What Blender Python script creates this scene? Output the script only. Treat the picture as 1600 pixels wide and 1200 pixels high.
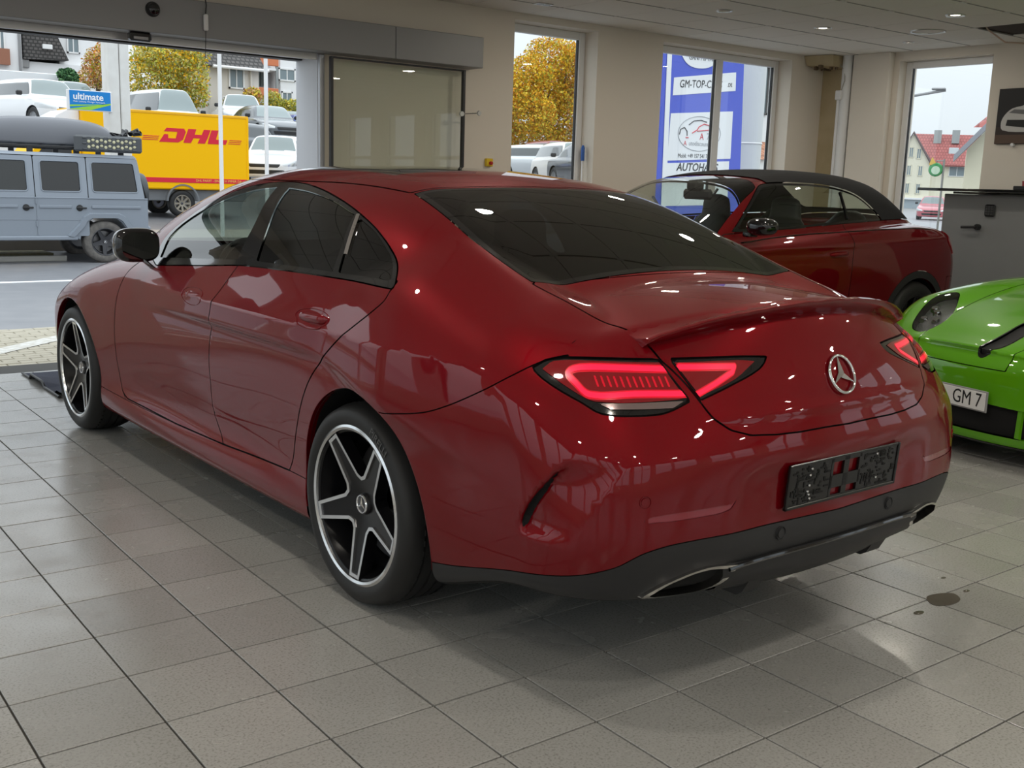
import bpy, bmesh, math, random
import numpy as np
from mathutils import Vector, Matrix

for _o in list(bpy.data.objects): bpy.data.objects.remove(_o)
SC = bpy.context.scene
COL = SC.collection
random.seed(7)
PI = math.pi

# ---------------------------------------------------------------- camera (world = room axes; origin on the floor under the red saloon's rear axle)
CAR_ROT = math.radians(1.3322)
CAM_LOC = Vector((-2.5623, -2.9860, 1.3845))
FPX = 1674.7
_cam = bpy.data.cameras.new('camera')
_cam.sensor_width = 36.0
_cam.lens = FPX/1600*36.0
_cam.clip_start = 0.05; _cam.clip_end = 400
CAM = bpy.data.objects.new('camera', _cam); COL.objects.link(CAM)
_yaw, _pitch, _roll = math.radians(38.7398-1.3322), math.radians(-10.672), math.radians(1.7876)
_fw = Vector((math.sin(_yaw)*math.cos(_pitch), math.cos(_yaw)*math.cos(_pitch), math.sin(_pitch)))
_rt = _fw.cross(Vector((0, 0, 1))).normalized(); _up = _rt.cross(_fw)
_r2 = _rt*math.cos(_roll)+_up*math.sin(_roll); _u2 = -_rt*math.sin(_roll)+_up*math.cos(_roll)
_M = Matrix(((_r2.x, _u2.x, -_fw.x), (_r2.y, _u2.y, -_fw.y), (_r2.z, _u2.z, -_fw.z)))
CAM.matrix_world = Matrix.Translation(CAM_LOC) @ _M.to_4x4()
SC.camera = CAM

# ---------------------------------------------------------------- sky and exposure
SC.view_settings.view_transform = 'Standard'
SC.view_settings.look = 'None'
SC.view_settings.gamma = 1.0
SC.view_settings.use_curve_mapping = False
SC.view_settings.exposure = 0.0
W = bpy.data.worlds.new('overcast_sky'); SC.world = W; W.use_nodes = True
_n = W.node_tree.nodes; _l = W.node_tree.links
_bg = _n['Background']; _bg.inputs['Strength'].default_value = 1.0
_tc = _n.new('ShaderNodeTexCoord'); _sx = _n.new('ShaderNodeSeparateXYZ'); _cr = _n.new('ShaderNodeValToRGB')
_l.new(_tc.outputs['Generated'], _sx.inputs[0]); _l.new(_sx.outputs['Z'], _cr.inputs[0]); _l.new(_cr.outputs[0], _bg.inputs['Color'])
# standard overcast sky: luminance rises evenly from the horizon to three times as much overhead
_cr.color_ramp.elements[0].position = 0.0; _cr.color_ramp.elements[0].color = (.80/3, .87/3, .92/3, 1)
_cr.color_ramp.elements[1].position = 1.0; _cr.color_ramp.elements[1].color = (.80, .87, .92, 1)
_bg.inputs['Strength'].default_value = 3.0
# ---------------------------------------------------------------- numeric helpers: splines, implicit surfaces, carving
def spl(xs, ys, mono=False):
    xs = np.asarray(xs, float); ys = np.asarray(ys, float)
    n = len(xs); h = np.diff(xs); d = np.diff(ys)/h
    m = np.zeros(n); m[0] = d[0]; m[-1] = d[-1]
    for i in range(1, n-1):
        m[i] = (d[i-1]*h[i]+d[i]*h[i-1])/(h[i-1]+h[i])
        if mono: m[i] = 0. if d[i-1]*d[i] <= 0 else 3*(h[i-1]+h[i])/((2*h[i]+h[i-1])/d[i-1]+(h[i]+2*h[i-1])/d[i])
    def f(x):
        x = np.clip(np.asarray(x, float), xs[0], xs[-1])
        i = np.clip(np.searchsorted(xs, x)-1, 0, n-2)
        t = (x-xs[i])/h[i]; t2 = t*t; t3 = t2*t
        return (2*t3-3*t2+1)*ys[i]+(t3-2*t2+t)*h[i]*m[i]+(-2*t3+3*t2)*ys[i+1]+(t3-t2)*h[i]*m[i+1]
    return f

def table2(us, vs, T):
    """smooth interpolation of a table T[u][v]"""
    us = np.asarray(us, float); vs = np.asarray(vs, float); T = np.asarray(T, float)
    ug = np.linspace(us[0], us[-1], 161); vg = np.linspace(vs[0], vs[-1], 97)
    A = np.array([spl(vs, row)(vg) for row in T])
    G = np.array([spl(us, A[:, j])(ug) for j in range(len(vg))]).T
    du = ug[1]-ug[0]; dv = vg[1]-vg[0]
    def cr(t):
        t2 = t*t; t3 = t2*t
        return ((-t3+2*t2-t)/2, (3*t3-5*t2+2)/2, (-3*t3+4*t2+t)/2, (t3-t2)/2)
    nu, nv = G.shape
    def f(u, v):
        a = np.clip((u-ug[0])/du, 0, nu-1.001); b = np.clip((v-vg[0])/dv, 0, nv-1.001)
        i = a.astype(int); j = b.astype(int); wu = cr(a-i); wv = cr(b-j)
        r = 0
        for p in range(4):
            ip = np.clip(i+p-1, 0, nu-1)
            for q in range(4):
                r = r+wu[p]*wv[q]*G[ip, np.clip(j+q-1, 0, nv-1)]
        return r
    return f

def smax(a, b, k):
    h = np.maximum(k-np.abs(a-b), 0)/k
    return np.maximum(a, b)+h*h*k*0.25
def smin(a, b, k):
    return -smax(-a, -b, k)
def sstep(a, b, x):
    t = np.clip((x-a)/(b-a), 0, 1); return t*t*(3-2*t)

def grad(F, P, e=1.5e-3):
    g = np.empty_like(P)
    for i in range(3):
        d = np.zeros(3); d[i] = e
        a = P+d; b = P-d
        g[:, i] = (F(a[:, 0], a[:, 1], a[:, 2])-F(b[:, 0], b[:, 1], b[:, 2]))/(2*e)
    return g
def onto(F, P, n=4, off=0.0):
    P = P.copy()
    for _ in range(n):
        v = F(P[:, 0], P[:, 1], P[:, 2])+off
        g = grad(F, P); g2 = (g*g).sum(1)+1e-9
        s = (v/g2)[:, None]*g
        L = np.linalg.norm(s, axis=1)[:, None]
        P -= s*np.minimum(1, 0.02/np.maximum(L, 1e-9))
    return P
def gnormals(F, P):
    g = grad(F, P); return g/np.maximum(np.linalg.norm(g, axis=1), 1e-9)[:, None]

def surface_nets(F, lo, hi, h):
    lo = np.array(lo, float); hi = np.array(hi, float)
    n = np.ceil((hi-lo)/h).astype(int)+1
    ax = [lo[i]+h*np.arange(n[i]) for i in range(3)]
    V = np.empty(n)
    for i in range(n[0]):
        Y, Z = np.meshgrid(ax[1], ax[2], indexing='ij')
        V[i] = F(np.full(Y.shape, ax[0][i]), Y, Z)
    ins = V < 0
    c = np.zeros(n-1, int)
    for dx in (0, 1):
        for dy in (0, 1):
            for dz in (0, 1):
                c += ins[dx:n[0]-1+dx, dy:n[1]-1+dy, dz:n[2]-1+dz]
    act = (c > 0) & (c < 8)
    idx = -np.ones(act.shape, int); idx[act] = np.arange(act.sum())
    ii = np.argwhere(act)
    S = np.zeros((len(ii), 3)); N = np.zeros(len(ii))
    cor = [(a, b, d) for a in (0, 1) for b in (0, 1) for d in (0, 1)]
    for p in range(8):
        for q in range(p+1, 8):
            A = np.array(cor[p]); B = np.array(cor[q])
            if abs(A-B).sum() != 1: continue
            va = V[tuple((ii+A).T)]; vb = V[tuple((ii+B).T)]
            m = (va < 0) != (vb < 0)
            t = np.where(m, va/np.where(m, va-vb, 1), 0)
            pt = ii+A+(B-A)*t[:, None]
            S[m] += pt[m]; N[m] += 1
    P = lo+h*S/N[:, None]
    quads = []
    for a in range(3):
        b, d = (a+1) % 3, (a+2) % 3
        sl0 = [slice(None)]*3; sl1 = [slice(None)]*3
        sl0[a] = slice(0, n[a]-1); sl1[a] = slice(1, n[a])
        ch = ins[tuple(sl0)] != ins[tuple(sl1)]
        e = np.argwhere(ch)
        ok = (e[:, b] > 0) & (e[:, d] > 0) & (e[:, b] < n[b]-1) & (e[:, d] < n[d]-1)
        e = e[ok]
        ob = np.zeros(3, int); ob[b] = 1; od = np.zeros(3, int); od[d] = 1
        q = np.stack([idx[tuple((e-ob-od).T)], idx[tuple((e-od).T)], idx[tuple(e.T)], idx[tuple((e-ob).T)]], 1)
        fl = ~ins[tuple(e.T)]
        q[fl] = q[fl][:, ::-1]
        quads.append(q)
    Q = np.concatenate(quads)
    T = np.concatenate([Q[:, [0, 1, 2]], Q[:, [0, 2, 3]]])
    return P, T

def compact(P, T):
    u, inv = np.unique(T.ravel(), return_inverse=True)
    return P[u], inv.reshape(-1, 3)

def carve(P, T, g):
    """split the triangle mesh along g = 0; returns (inside, outside) as (P, T)"""
    if len(T) == 0: return (P, T), (P, T)
    g = np.where(np.abs(g) < 1e-9, 1e-9, g)
    s = g < 0
    k = s[T].sum(1)
    Tin = [T[k == 3]]; Tout = [T[k == 0]]
    newP = []; base = len(P)
    cache_e = []
    def handle(sub, want):
        # rotate so that vertex 0 is the single one whose sign is `want`
        m = s[sub] == want
        r = m.argmax(1)
        idx = (r[:, None]+np.arange(3)) % 3
        return np.take_along_axis(sub, idx, 1)
    t1 = handle(T[k == 1], True); t2 = handle(T[k == 2], False)
    both = np.concatenate([t1, t2])
    if len(both):
        e = np.concatenate([both[:, [0, 1]], both[:, [0, 2]]])
        es = np.sort(e, 1)
        u, inv = np.unique(es, axis=0, return_inverse=True)
        inv = inv.ravel()
        ga = g[u[:, 0]]; gb = g[u[:, 1]]; t = (ga/(ga-gb))[:, None]
        NP = P[u[:, 0]]*(1-t)+P[u[:, 1]]*t
        n = len(both); a = base+inv[:n]; b = base+inv[n:]
        single = np.stack([both[:, 0], a, b], 1)
        d1 = np.stack([a, both[:, 1], both[:, 2]], 1); d2 = np.stack([a, both[:, 2], b], 1)
        n1 = len(t1)
        Tin += [single[:n1], d1[n1:], d2[n1:]]; Tout += [single[n1:], d1[:n1], d2[:n1]]
        P = np.concatenate([P, NP])
    return compact(P, np.concatenate(Tin)), compact(P, np.concatenate(Tout))

def poly_sdf(poly, a, b):
    """signed distance (negative inside) of points (a,b) to a closed polygon"""
    poly = np.asarray(poly, float); n = len(poly)
    d2 = np.full(np.shape(a), 1e18); ins = np.zeros(np.shape(a), bool)
    for i in range(n):
        x0, y0 = poly[i]; x1, y1 = poly[(i+1) % n]
        ex, ey = x1-x0, y1-y0
        L = ex*ex+ey*ey+1e-18
        t = np.clip(((a-x0)*ex+(b-y0)*ey)/L, 0, 1)
        d2 = np.minimum(d2, (a-x0-t*ex)**2+(b-y0-t*ey)**2)
        if y0 != y1:
            c = ((y0 > b) != (y1 > b)) & (a < (x1-x0)*(b-y0)/(y1-y0)+x0)
            ins ^= c
    d = np.sqrt(d2)
    return np.where(ins, -d, d)
def smooth_poly(pts, n=8, closed=True, sharp=()):
    """Catmull-Rom through the points; indices in sharp keep a corner"""
    pts = np.asarray(pts, float); N = len(pts); out = []
    for i in range(N if closed else N-1):
        p1 = pts[i]; p2 = pts[(i+1) % N]
        p0 = pts[i-1] if (closed or i > 0) else 2*p1-p2
        p3 = pts[(i+2) % N] if (closed or i < N-2) else 2*p2-p1
        if i in sharp: p0 = 2*p1-p2
        if (i+1) % N in sharp: p3 = 2*p2-p1
        # chord-length scaled tangents
        d1 = np.linalg.norm(p2-p1)+1e-9
        m1 = (p2-p0)/(np.linalg.norm(p1-p0)+d1+1e-9)*d1; m2 = (p3-p1)/(np.linalg.norm(p3-p2)+d1+1e-9)*d1
        for t in np.linspace(0, 1, n, endpoint=False):
            t2 = t*t; t3 = t2*t
            out.append((2*t3-3*t2+1)*p1+(t3-2*t2+t)*m1+(-2*t3+3*t2)*p2+(t3-t2)*m2)
    if not closed: out.append(pts[-1])
    return np.array(out)
# ---------------------------------------------------------------- materials
MATS = {}
def mat(name, col=(.5, .5, .5), rough=.5, metal=0., coat=0., coat_rough=.03, emit=None, estr=1., spec=.5, noise=None, bump=None, trans=0., ior=1.45, alpha=1.):
    """procedural principled material. noise = (scale, second colour, amount), bump = (scale, strength)"""
    if name in MATS: return MATS[name]
    m = bpy.data.materials.new(name); m.use_nodes = True; MATS[name] = m
    nt = m.node_tree; p = nt.nodes['Principled BSDF']
    p.inputs['Base Color'].default_value = (*col, 1); p.inputs['Roughness'].default_value = rough
    p.inputs['Metallic'].default_value = metal; p.inputs['Coat Weight'].default_value = coat
    p.inputs['Coat Roughness'].default_value = coat_rough; p.inputs['Specular IOR Level'].default_value = spec
    p.inputs['IOR'].default_value = ior; p.inputs['Transmission Weight'].default_value = trans
    if emit: p.inputs['Emission Color'].default_value = (*emit, 1); p.inputs['Emission Strength'].default_value = estr
    if noise or bump:
        tc = nt.nodes.new('ShaderNodeTexCoord')
    if noise:
        sc, c2, amt = noise
        nz = nt.nodes.new('ShaderNodeTexNoise'); nz.inputs['Scale'].default_value = sc; nz.inputs['Detail'].default_value = 5
        nt.links.new(tc.outputs['Object'], nz.inputs['Vector'])
        cr = nt.nodes.new('ShaderNodeValToRGB'); cr.color_ramp.elements[0].position = .5-amt/2; cr.color_ramp.elements[1].position = .5+amt/2
        cr.color_ramp.elements[0].color = (*col, 1); cr.color_ramp.elements[1].color = (*c2, 1)
        nt.links.new(nz.outputs['Fac'], cr.inputs[0]); nt.links.new(cr.outputs[0], p.inputs['Base Color'])
    if bump:
        nb = nt.nodes.new('ShaderNodeTexNoise'); nb.inputs['Scale'].default_value = bump[0]; nb.inputs['Detail'].default_value = 4
        nt.links.new(tc.outputs['Object'], nb.inputs['Vector'])
        bp = nt.nodes.new('ShaderNodeBump'); bp.inputs['Strength'].default_value = bump[1]; bp.inputs['Distance'].default_value = .01
        nt.links.new(nb.outputs['Fac'], bp.inputs['Height']); nt.links.new(bp.outputs[0], p.inputs['Normal'])
    return m
def glass(name, tint, refl=1.0, rough=.0):
    """thin pane: tinted see-through with a mirror film by Fresnel"""
    if name in MATS: return MATS[name]
    m = bpy.data.materials.new(name); m.use_nodes = True; MATS[name] = m
    nt = m.node_tree; nt.nodes.remove(nt.nodes['Principled BSDF'])
    out = nt.nodes['Material Output']
    tr = nt.nodes.new('ShaderNodeBsdfTransparent'); tr.inputs[0].default_value = (*tint, 1)
    gl = nt.nodes.new('ShaderNodeBsdfGlossy'); gl.inputs['Roughness'].default_value = rough; gl.inputs[0].default_value = (refl, refl, refl, 1)
    fr = nt.nodes.new('ShaderNodeFresnel')
    ge = nt.nodes.new('ShaderNodeNewGeometry'); ma = nt.nodes.new('ShaderNodeMath'); ma.operation = 'MULTIPLY_ADD'     # a pane reflects alike from both sides
    ma.inputs[1].default_value = 1/1.6-1.6; ma.inputs[2].default_value = 1.6; nt.links.new(ge.outputs['Backfacing'], ma.inputs[0]); nt.links.new(ma.outputs[0], fr.inputs[0])
    mx = nt.nodes.new('ShaderNodeMixShader')
    nt.links.new(fr.outputs[0], mx.inputs[0]); nt.links.new(tr.outputs[0], mx.inputs[1]); nt.links.new(gl.outputs[0], mx.inputs[2])
    nt.links.new(mx.outputs[0], out.inputs[0])
    return m

# ---------------------------------------------------------------- objects
def link(name, me, m=None, parent=None, loc=(0, 0, 0), rot=(0, 0, 0)):
    o = bpy.data.objects.new(name, me); COL.objects.link(o)
    if m is not None and me is not None:
        for x in (m if isinstance(m, (list, tuple)) else [m]): me.materials.append(x)
    o.location = loc; o.rotation_euler = rot
    if parent is not None: o.parent = parent
    return o
def empty(name, loc=(0, 0, 0), rotz=0., parent=None):
    o = bpy.data.objects.new(name, None); COL.objects.link(o); o.location = loc; o.rotation_euler = (0, 0, rotz)
    o.empty_display_size = .2
    if parent is not None: o.parent = parent
    return o
def tag(o, label, cat, group=None):
    o['label'] = label; o['category'] = cat
    if group: o['group'] = group
    return o
def struct(o, label=None):
    o['kind'] = 'structure'
    if label: o['label'] = label
    return o
def copy_tree(o, parent=None):
    c = o.copy(); COL.objects.link(c); c.parent = parent
    for ch in o.children: copy_tree(ch, c)
    return c
def tri_obj(name, P, T, m, parent=None, N=None, smooth=True):
    me = bpy.data.meshes.new(name)
    P = np.asarray(P, float); T = np.asarray(T, int)
    me.vertices.add(len(P)); me.vertices.foreach_set('co', P.ravel())
    me.loops.add(T.size); me.loops.foreach_set('vertex_index', T.ravel())
    me.polygons.add(len(T)); me.polygons.foreach_set('loop_start', np.arange(0, T.size, T.shape[1])); me.polygons.foreach_set('loop_total', np.full(len(T), T.shape[1]))
    me.polygons.foreach_set('use_smooth', np.full(len(T), smooth))
    me.update(); me.validate()
    if N is not None and len(N) == len(me.vertices):
        me.normals_split_custom_set_from_vertices(N.tolist())
    return link(name, me, m, parent)
def raw_obj(name, V, F, m, parent=None, smooth=False, loc=(0, 0, 0), rot=(0, 0, 0), auto=None):
    me = bpy.data.meshes.new(name); me.from_pydata([tuple(v) for v in V], [], [tuple(f) for f in F]); me.update()
    if smooth:
        me.polygons.foreach_set('use_smooth', np.full(len(me.polygons), True))
        if auto: me.set_sharp_from_angle(angle=math.radians(auto))
    return link(name, me, m, parent, loc, rot)

class MB:
    """collects shapes of one mesh"""
    def __init__(s): s.V = []; s.F = []; s.M = []; s.mi = 0
    def add(s, V, F):
        b = len(s.V); s.V += [tuple(v) for v in V]; s.F += [tuple(i+b for i in f) for f in F]; s.M += [s.mi]*len(F); return s
    def box(s, x0, x1, y0, y1, z0, z1, bev=0.):
        if x1 < x0: x0, x1 = x1, x0
        if y1 < y0: y0, y1 = y1, y0
        if z1 < z0: z0, z1 = z1, z0
        b = min(bev, (x1-x0)*.49, (y1-y0)*.49, (z1-z0)*.49)
        if b <= 0:
            return s.add([(x0, y0, z0), (x1, y0, z0), (x1, y1, z0), (x0, y1, z0), (x0, y0, z1), (x1, y0, z1), (x1, y1, z1), (x0, y1, z1)],
                         [(3, 2, 1, 0), (4, 5, 6, 7), (0, 1, 5, 4), (1, 2, 6, 5), (2, 3, 7, 6), (3, 0, 4, 7)])
        V = []; F = []
        lo = (x0, y0, z0); hi = (x1, y1, z1)
        idx = {}
        for sx in (0, 1):
            for sy in (0, 1):
                for sz in (0, 1):
                    sg = (sx, sy, sz); c = [hi[i] if sg[i] else lo[i] for i in range(3)]
                    for a in range(3):
                        v = [c[i]+(0 if i == a else (-b if sg[i] else b)) for i in range(3)]
                        idx[(sg, a)] = len(V); V.append(v)
        def q(*k): F.append(tuple(idx[i] for i in k))
        for a in range(3):
            p, r = (a+1) % 3, (a+2) % 3
            for sa in (0, 1):
                ring = []
                for (u, v) in ((0, 0), (1, 0), (1, 1), (0, 1)):
                    g = [0, 0, 0]; g[a] = sa; g[p] = u; g[r] = v; ring.append((tuple(g), a))
                q(*(ring if sa else ring[::-1]))
            # edges along axis a
            for (u, v) in ((0, 0), (1, 0), (1, 1), (0, 1)):
                g0 = [0, 0, 0]; g0[p] = u; g0[r] = v; g1 = list(g0); g1[a] = 1; g0 = tuple(g0); g1 = tuple(g1)
                k = [(g0, p), (g1, p), (g1, r), (g0, r)]
                q(*(k if (u == v) else k[::-1]))
        for sg in [(i, j, k) for i in (0, 1) for j in (0, 1) for k in (0, 1)]:
            k = [(sg, 0), (sg, 1), (sg, 2)]
            q(*(k if sum(sg) % 2 == 1 else k[::-1]))
        return s.add(V, F)
    def prism(s, poly, axis, a0, a1):
        """extrude a 2-D polygon: axis 0 -> poly in (y,z), 1 -> (x,z), 2 -> (x,y)"""
        n = len(poly)
        def p3(p, a):
            return ((a, p[0], p[1]), (p[0], a, p[1]), (p[0], p[1], a))[axis]
        V = [p3(p, a0) for p in poly]+[p3(p, a1) for p in poly]
        F = [tuple(range(n))[::-1], tuple(range(n, 2*n))]+[(i, (i+1) % n, n+(i+1) % n, n+i) for i in range(n)]
        return s.add(V, F)
    def tube(s, pts, r, n=8, cap=True):
        pts = [Vector(p) for p in pts]; rs = r if isinstance(r, (list, tuple)) else [r]*len(pts)
        V = []; F = []
        up = Vector((0, 0, 1)); prev = None
        for i, p in enumerate(pts):
            t = (pts[min(i+1, len(pts)-1)]-pts[max(i-1, 0)]).normalized()
            if prev is None:
                a = t.cross(up) if abs(t.z) < .95 else t.cross(Vector((1, 0, 0)))
            else:
                a = prev-t*prev.dot(t)
            a.normalize(); prev = a; b = t.cross(a)
            for k in range(n):
                th = 2*PI*k/n; V.append(p+(a*math.cos(th)+b*math.sin(th))*rs[i])
        for i in range(len(pts)-1):
            for k in range(n):
                F.append((i*n+k, i*n+(k+1) % n, (i+1)*n+(k+1) % n, (i+1)*n+k))
        if cap: F.append(tuple(range(n))[::-1]); F.append(tuple((len(pts)-1)*n+k for k in range(n)))
        return s.add(V, F)
    def lathe(s, prof, n=32, axis=2, c=(0, 0, 0), a0=0., a1=2*PI, closed=True):
        """prof = [(r, h)], turned about axis through c"""
        V = []; F = []; m = len(prof); full = abs(a1-a0-2*PI) < 1e-6
        k = n if full else n+1
        for i in range(k):
            th = a0+(a1-a0)*i/n; cs, sn = math.cos(th), math.sin(th)
            for r, h in prof:
                q = ((h, r*cs, r*sn), (r*cs, h, r*sn), (r*cs, r*sn, h))[axis]
                V.append((q[0]+c[0], q[1]+c[1], q[2]+c[2]))
        for i in range(n):
            j = (i+1) % k
            for a in range(m-1):
                f = (i*m+a, j*m+a, j*m+a+1, i*m+a+1)
                F.append(f if axis != 1 else f[::-1])
        return s.add(V, F)
    def grid(s, rows, closed=False):
        m = len(rows[0]); V = [p for r in rows for p in r]; F = []
        for i in range(len(rows)-1):
            for j in range(m-1 if not closed else m):
                j2 = (j+1) % m; F.append((i*m+j, i*m+j2, (i+1)*m+j2, (i+1)*m+j))
        return s.add(V, F)
    def build(s, name, m, parent=None, smooth=False, auto=40, loc=(0, 0, 0), rot=(0, 0, 0)):
        o = raw_obj(name, s.V, s.F, m, parent, smooth, loc, rot, auto)
        if max(s.M, default=0) > 0: o.data.polygons.foreach_set('material_index', s.M)
        return o
def fix_normals(o):
    bm = bmesh.new(); bm.from_mesh(o.data); bmesh.ops.recalc_face_normals(bm, faces=bm.faces); bm.to_mesh(o.data); bm.free(); return o
def bar(name, m, parent, *a, bev=.0, **k):
    return MB().box(*a, bev=bev).build(name, m, parent, **k)

class Shell:
    """a half body (x >= 0) cut into panels along signed-distance curves"""
    def __init__(s, F, lo, hi, h):
        s.F = F
        P, T = surface_nets(F, lo, hi, h); P = onto(F, P)
        P, T = carve(P, T, -P[:, 0])[0]
        s.P, s.T = onto_x(F, P), T
    def take(s, g, gap=.005, drop=False):
        """cut out the region g(x,y,z) < 0, leaving a joint of width gap"""
        (pi, ti), (P, T) = carve(s.P, s.T, g(s.P)+(0 if drop else gap/2))
        if gap and not drop and len(T):
            P, T = carve(P, T, g(P)-gap/2)[1]
        s.P, s.T = P, T
        return pi, ti
    def rest(s): return s.P, s.T
def refine(P, T, n=1):
    for _ in range(n):
        e = np.sort(np.concatenate([T[:, [0, 1]], T[:, [1, 2]], T[:, [2, 0]]]), 1)
        u, inv = np.unique(e, axis=0, return_inverse=True); inv = inv.ravel()
        M_ = (P[u[:, 0]]+P[u[:, 1]])/2; k = len(T); a, b, c = len(P)+inv[:k], len(P)+inv[k:2*k], len(P)+inv[2*k:]
        T = np.concatenate([np.stack([T[:, 0], a, c], 1), np.stack([a, T[:, 1], b], 1), np.stack([c, b, T[:, 2]], 1), np.stack([a, b, c], 1)]); P = np.concatenate([P, M_])
    return P, T
def onto_x(F, P):
    Q = onto(F, P, 2); Q[np.abs(P[:, 0]) < 1e-6, 0] = 0; return Q
def panel(name, F, pt, m, parent, side=0, off=0., maxmove=.03):
    """side: 0 both halves as one piece, 1 right, -1 left"""
    P, T = pt
    if len(T) == 0: return None
    Q = onto_x(F, P); bad = np.linalg.norm(Q-P, axis=1) > maxmove; Q[bad] = P[bad]
    N = gnormals(F, Q)
    if off: Q = Q+N*off
    fn = np.cross(Q[T[:, 1]]-Q[T[:, 0]], Q[T[:, 2]]-Q[T[:, 0]])
    flip = (fn*N[T[:, 0]]).sum(1) < 0
    T = T.copy(); T[flip] = T[flip][:, ::-1]
    mir = np.array([-1, 1, 1.])
    if side == 1: A, B, C = Q, T, N
    elif side == -1: A, B, C = Q*mir, T[:, ::-1], N*mir
    else:
        A = np.concatenate([Q, Q*mir]); B = np.concatenate([T, T[:, ::-1]+len(Q)]); C = np.concatenate([N, N*mir])
    return tri_obj(name, A, B, m, parent, C)
def dist_line(pts, a, b):
    pts = np.asarray(pts, float); d2 = np.full(np.shape(a), 1e18)
    for (x0, y0), (x1, y1) in zip(pts[:-1], pts[1:]):
        ex, ey = x1-x0, y1-y0; L = ex*ex+ey*ey+1e-18
        t = np.clip(((a-x0)*ex+(b-y0)*ey)/L, 0, 1)
        d2 = np.minimum(d2, (a-x0-t*ex)**2+(b-y0-t*ey)**2)
    return np.sqrt(d2)
def text_mesh(name, body, size, m, parent=None, loc=(0, 0, 0), rot=(0, 0, 0), shear=0., sx=1., align='CENTER', depth=.002, bold=0.):
    """lettering as a mesh of its own"""
    cu = bpy.data.curves.new(name+'_curve', 'FONT'); cu.body = body; cu.size = size; cu.align_x = align; cu.align_y = 'CENTER'; cu.extrude = depth; cu.shear = shear
    cu.offset = bold; cu.resolution_u = 3
    o = bpy.data.objects.new(name+'_tmp', cu); COL.objects.link(o)
    dg = bpy.context.evaluated_depsgraph_get()
    me = bpy.data.meshes.new_from_object(o.evaluated_get(dg)); bpy.data.objects.remove(o); bpy.data.curves.remove(cu)
    if sx != 1.: me.transform(Matrix.Diagonal((sx, 1, 1, 1)))
    me.materials.clear()
    t = link(name, me, m, parent, loc, rot); me.name = name
    return t
# ---------------------------------------------------------------- shape of the red coupe-sedan: implicit body, car axes x right, y forward, z up, rear axle at y = 0
_ys = [-1.25, -.8, -.4, 0, .45, 1.2, 2.0, 2.5, 2.94, 3.3, 3.85]
_zs = [.12, .25, .35, .50, .65, .80, .90, 1.0, 1.12]
_X1 = table2(_ys, _zs, [
    [.80, .84, .86, .88, .88, .865, .84, .79, .72],
    [.85, .885, .90, .915, .918, .905, .88, .835, .77],
    [.87, .905, .925, .94, .944, .930, .905, .86, .80],
    [.88, .915, .932, .944, .946, .933, .91, .87, .815],
    [.89, .915, .905, .918, .932, .931, .912, .873, .825],
    [.89, .918, .898, .912, .926, .925, .908, .872, .83],
    [.89, .918, .898, .912, .924, .922, .903, .865, .82],
    [.89, .915, .912, .925, .934, .925, .89, .85, .80],
    [.88, .91, .925, .938, .942, .92, .87, .81, .75],
    [.86, .885, .90, .915, .915, .885, .83, .77, .70],
    [.80, .82, .83, .84, .83, .79, .74, .68, .60]])
_Z1 = spl([-1.3, -1.0, -.6, -.4, 0, .3, 1.0, 1.4, 1.9, 2.3, 2.6, 3.0, 3.3, 3.6, 3.9], [1.05, 1.075, 1.092, 1.085, 1.055, 1.05, 1.038, 1.02, .985, .992, .985, .94, .868, .77, .64])
_C1 = spl([-1.3, -1.0, -.6, -.4, 0, .3, 1.9, 2.4, 3.0, 3.5, 3.9], [.24, .24, .19, .13, .02, 0, 0, .05, .14, .2, .25])
_YR = spl([.1, .2, .35, .45, .577, .66, .695, .73, .77, .81, .871, .94, 1.0, 1.06, 1.2], [-1.05, -1.09, -1.165, -1.19, -1.197, -1.203, -1.203, -1.195, -1.183, -1.170, -1.149, -1.120, -1.098, -1.09, -1.09])
_YF = spl([.1, .3, .5, .65, .8, 1.0], [3.72, 3.80, 3.81, 3.78, 3.70, 3.5])
_Xb = spl([-1.2, -.8, -.46, -.3, 0, .3, 1.0, 1.4, 1.9, 2.2, 2.5, 2.9], [.50, .60, .69, .745, .815, .848, .857, .845, .812, .775, .72, .63])
_Zc = spl([-1.2, -.8, -.6, -.46, -.2, 0, .3, .6, 1.0, 1.4, 1.8, 2.1, 2.4, 2.7, 3.0, 3.6], [.78, .95, 1.05, 1.125, 1.248, 1.322, 1.396, 1.43, 1.441, 1.430, 1.372, 1.275, 1.145, .995, .82, .4])
_AR = spl([.1, .65, .76, .87, .97, 1.05], [.115, .12, .175, .265, .38, .42])
_SL = spl([.40, .47, .502, .559, .614, .664, .70, .75], [1.25, 1.255, 1.252, 1.222, 1.172, 1.114, 1.06, .98])
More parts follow.
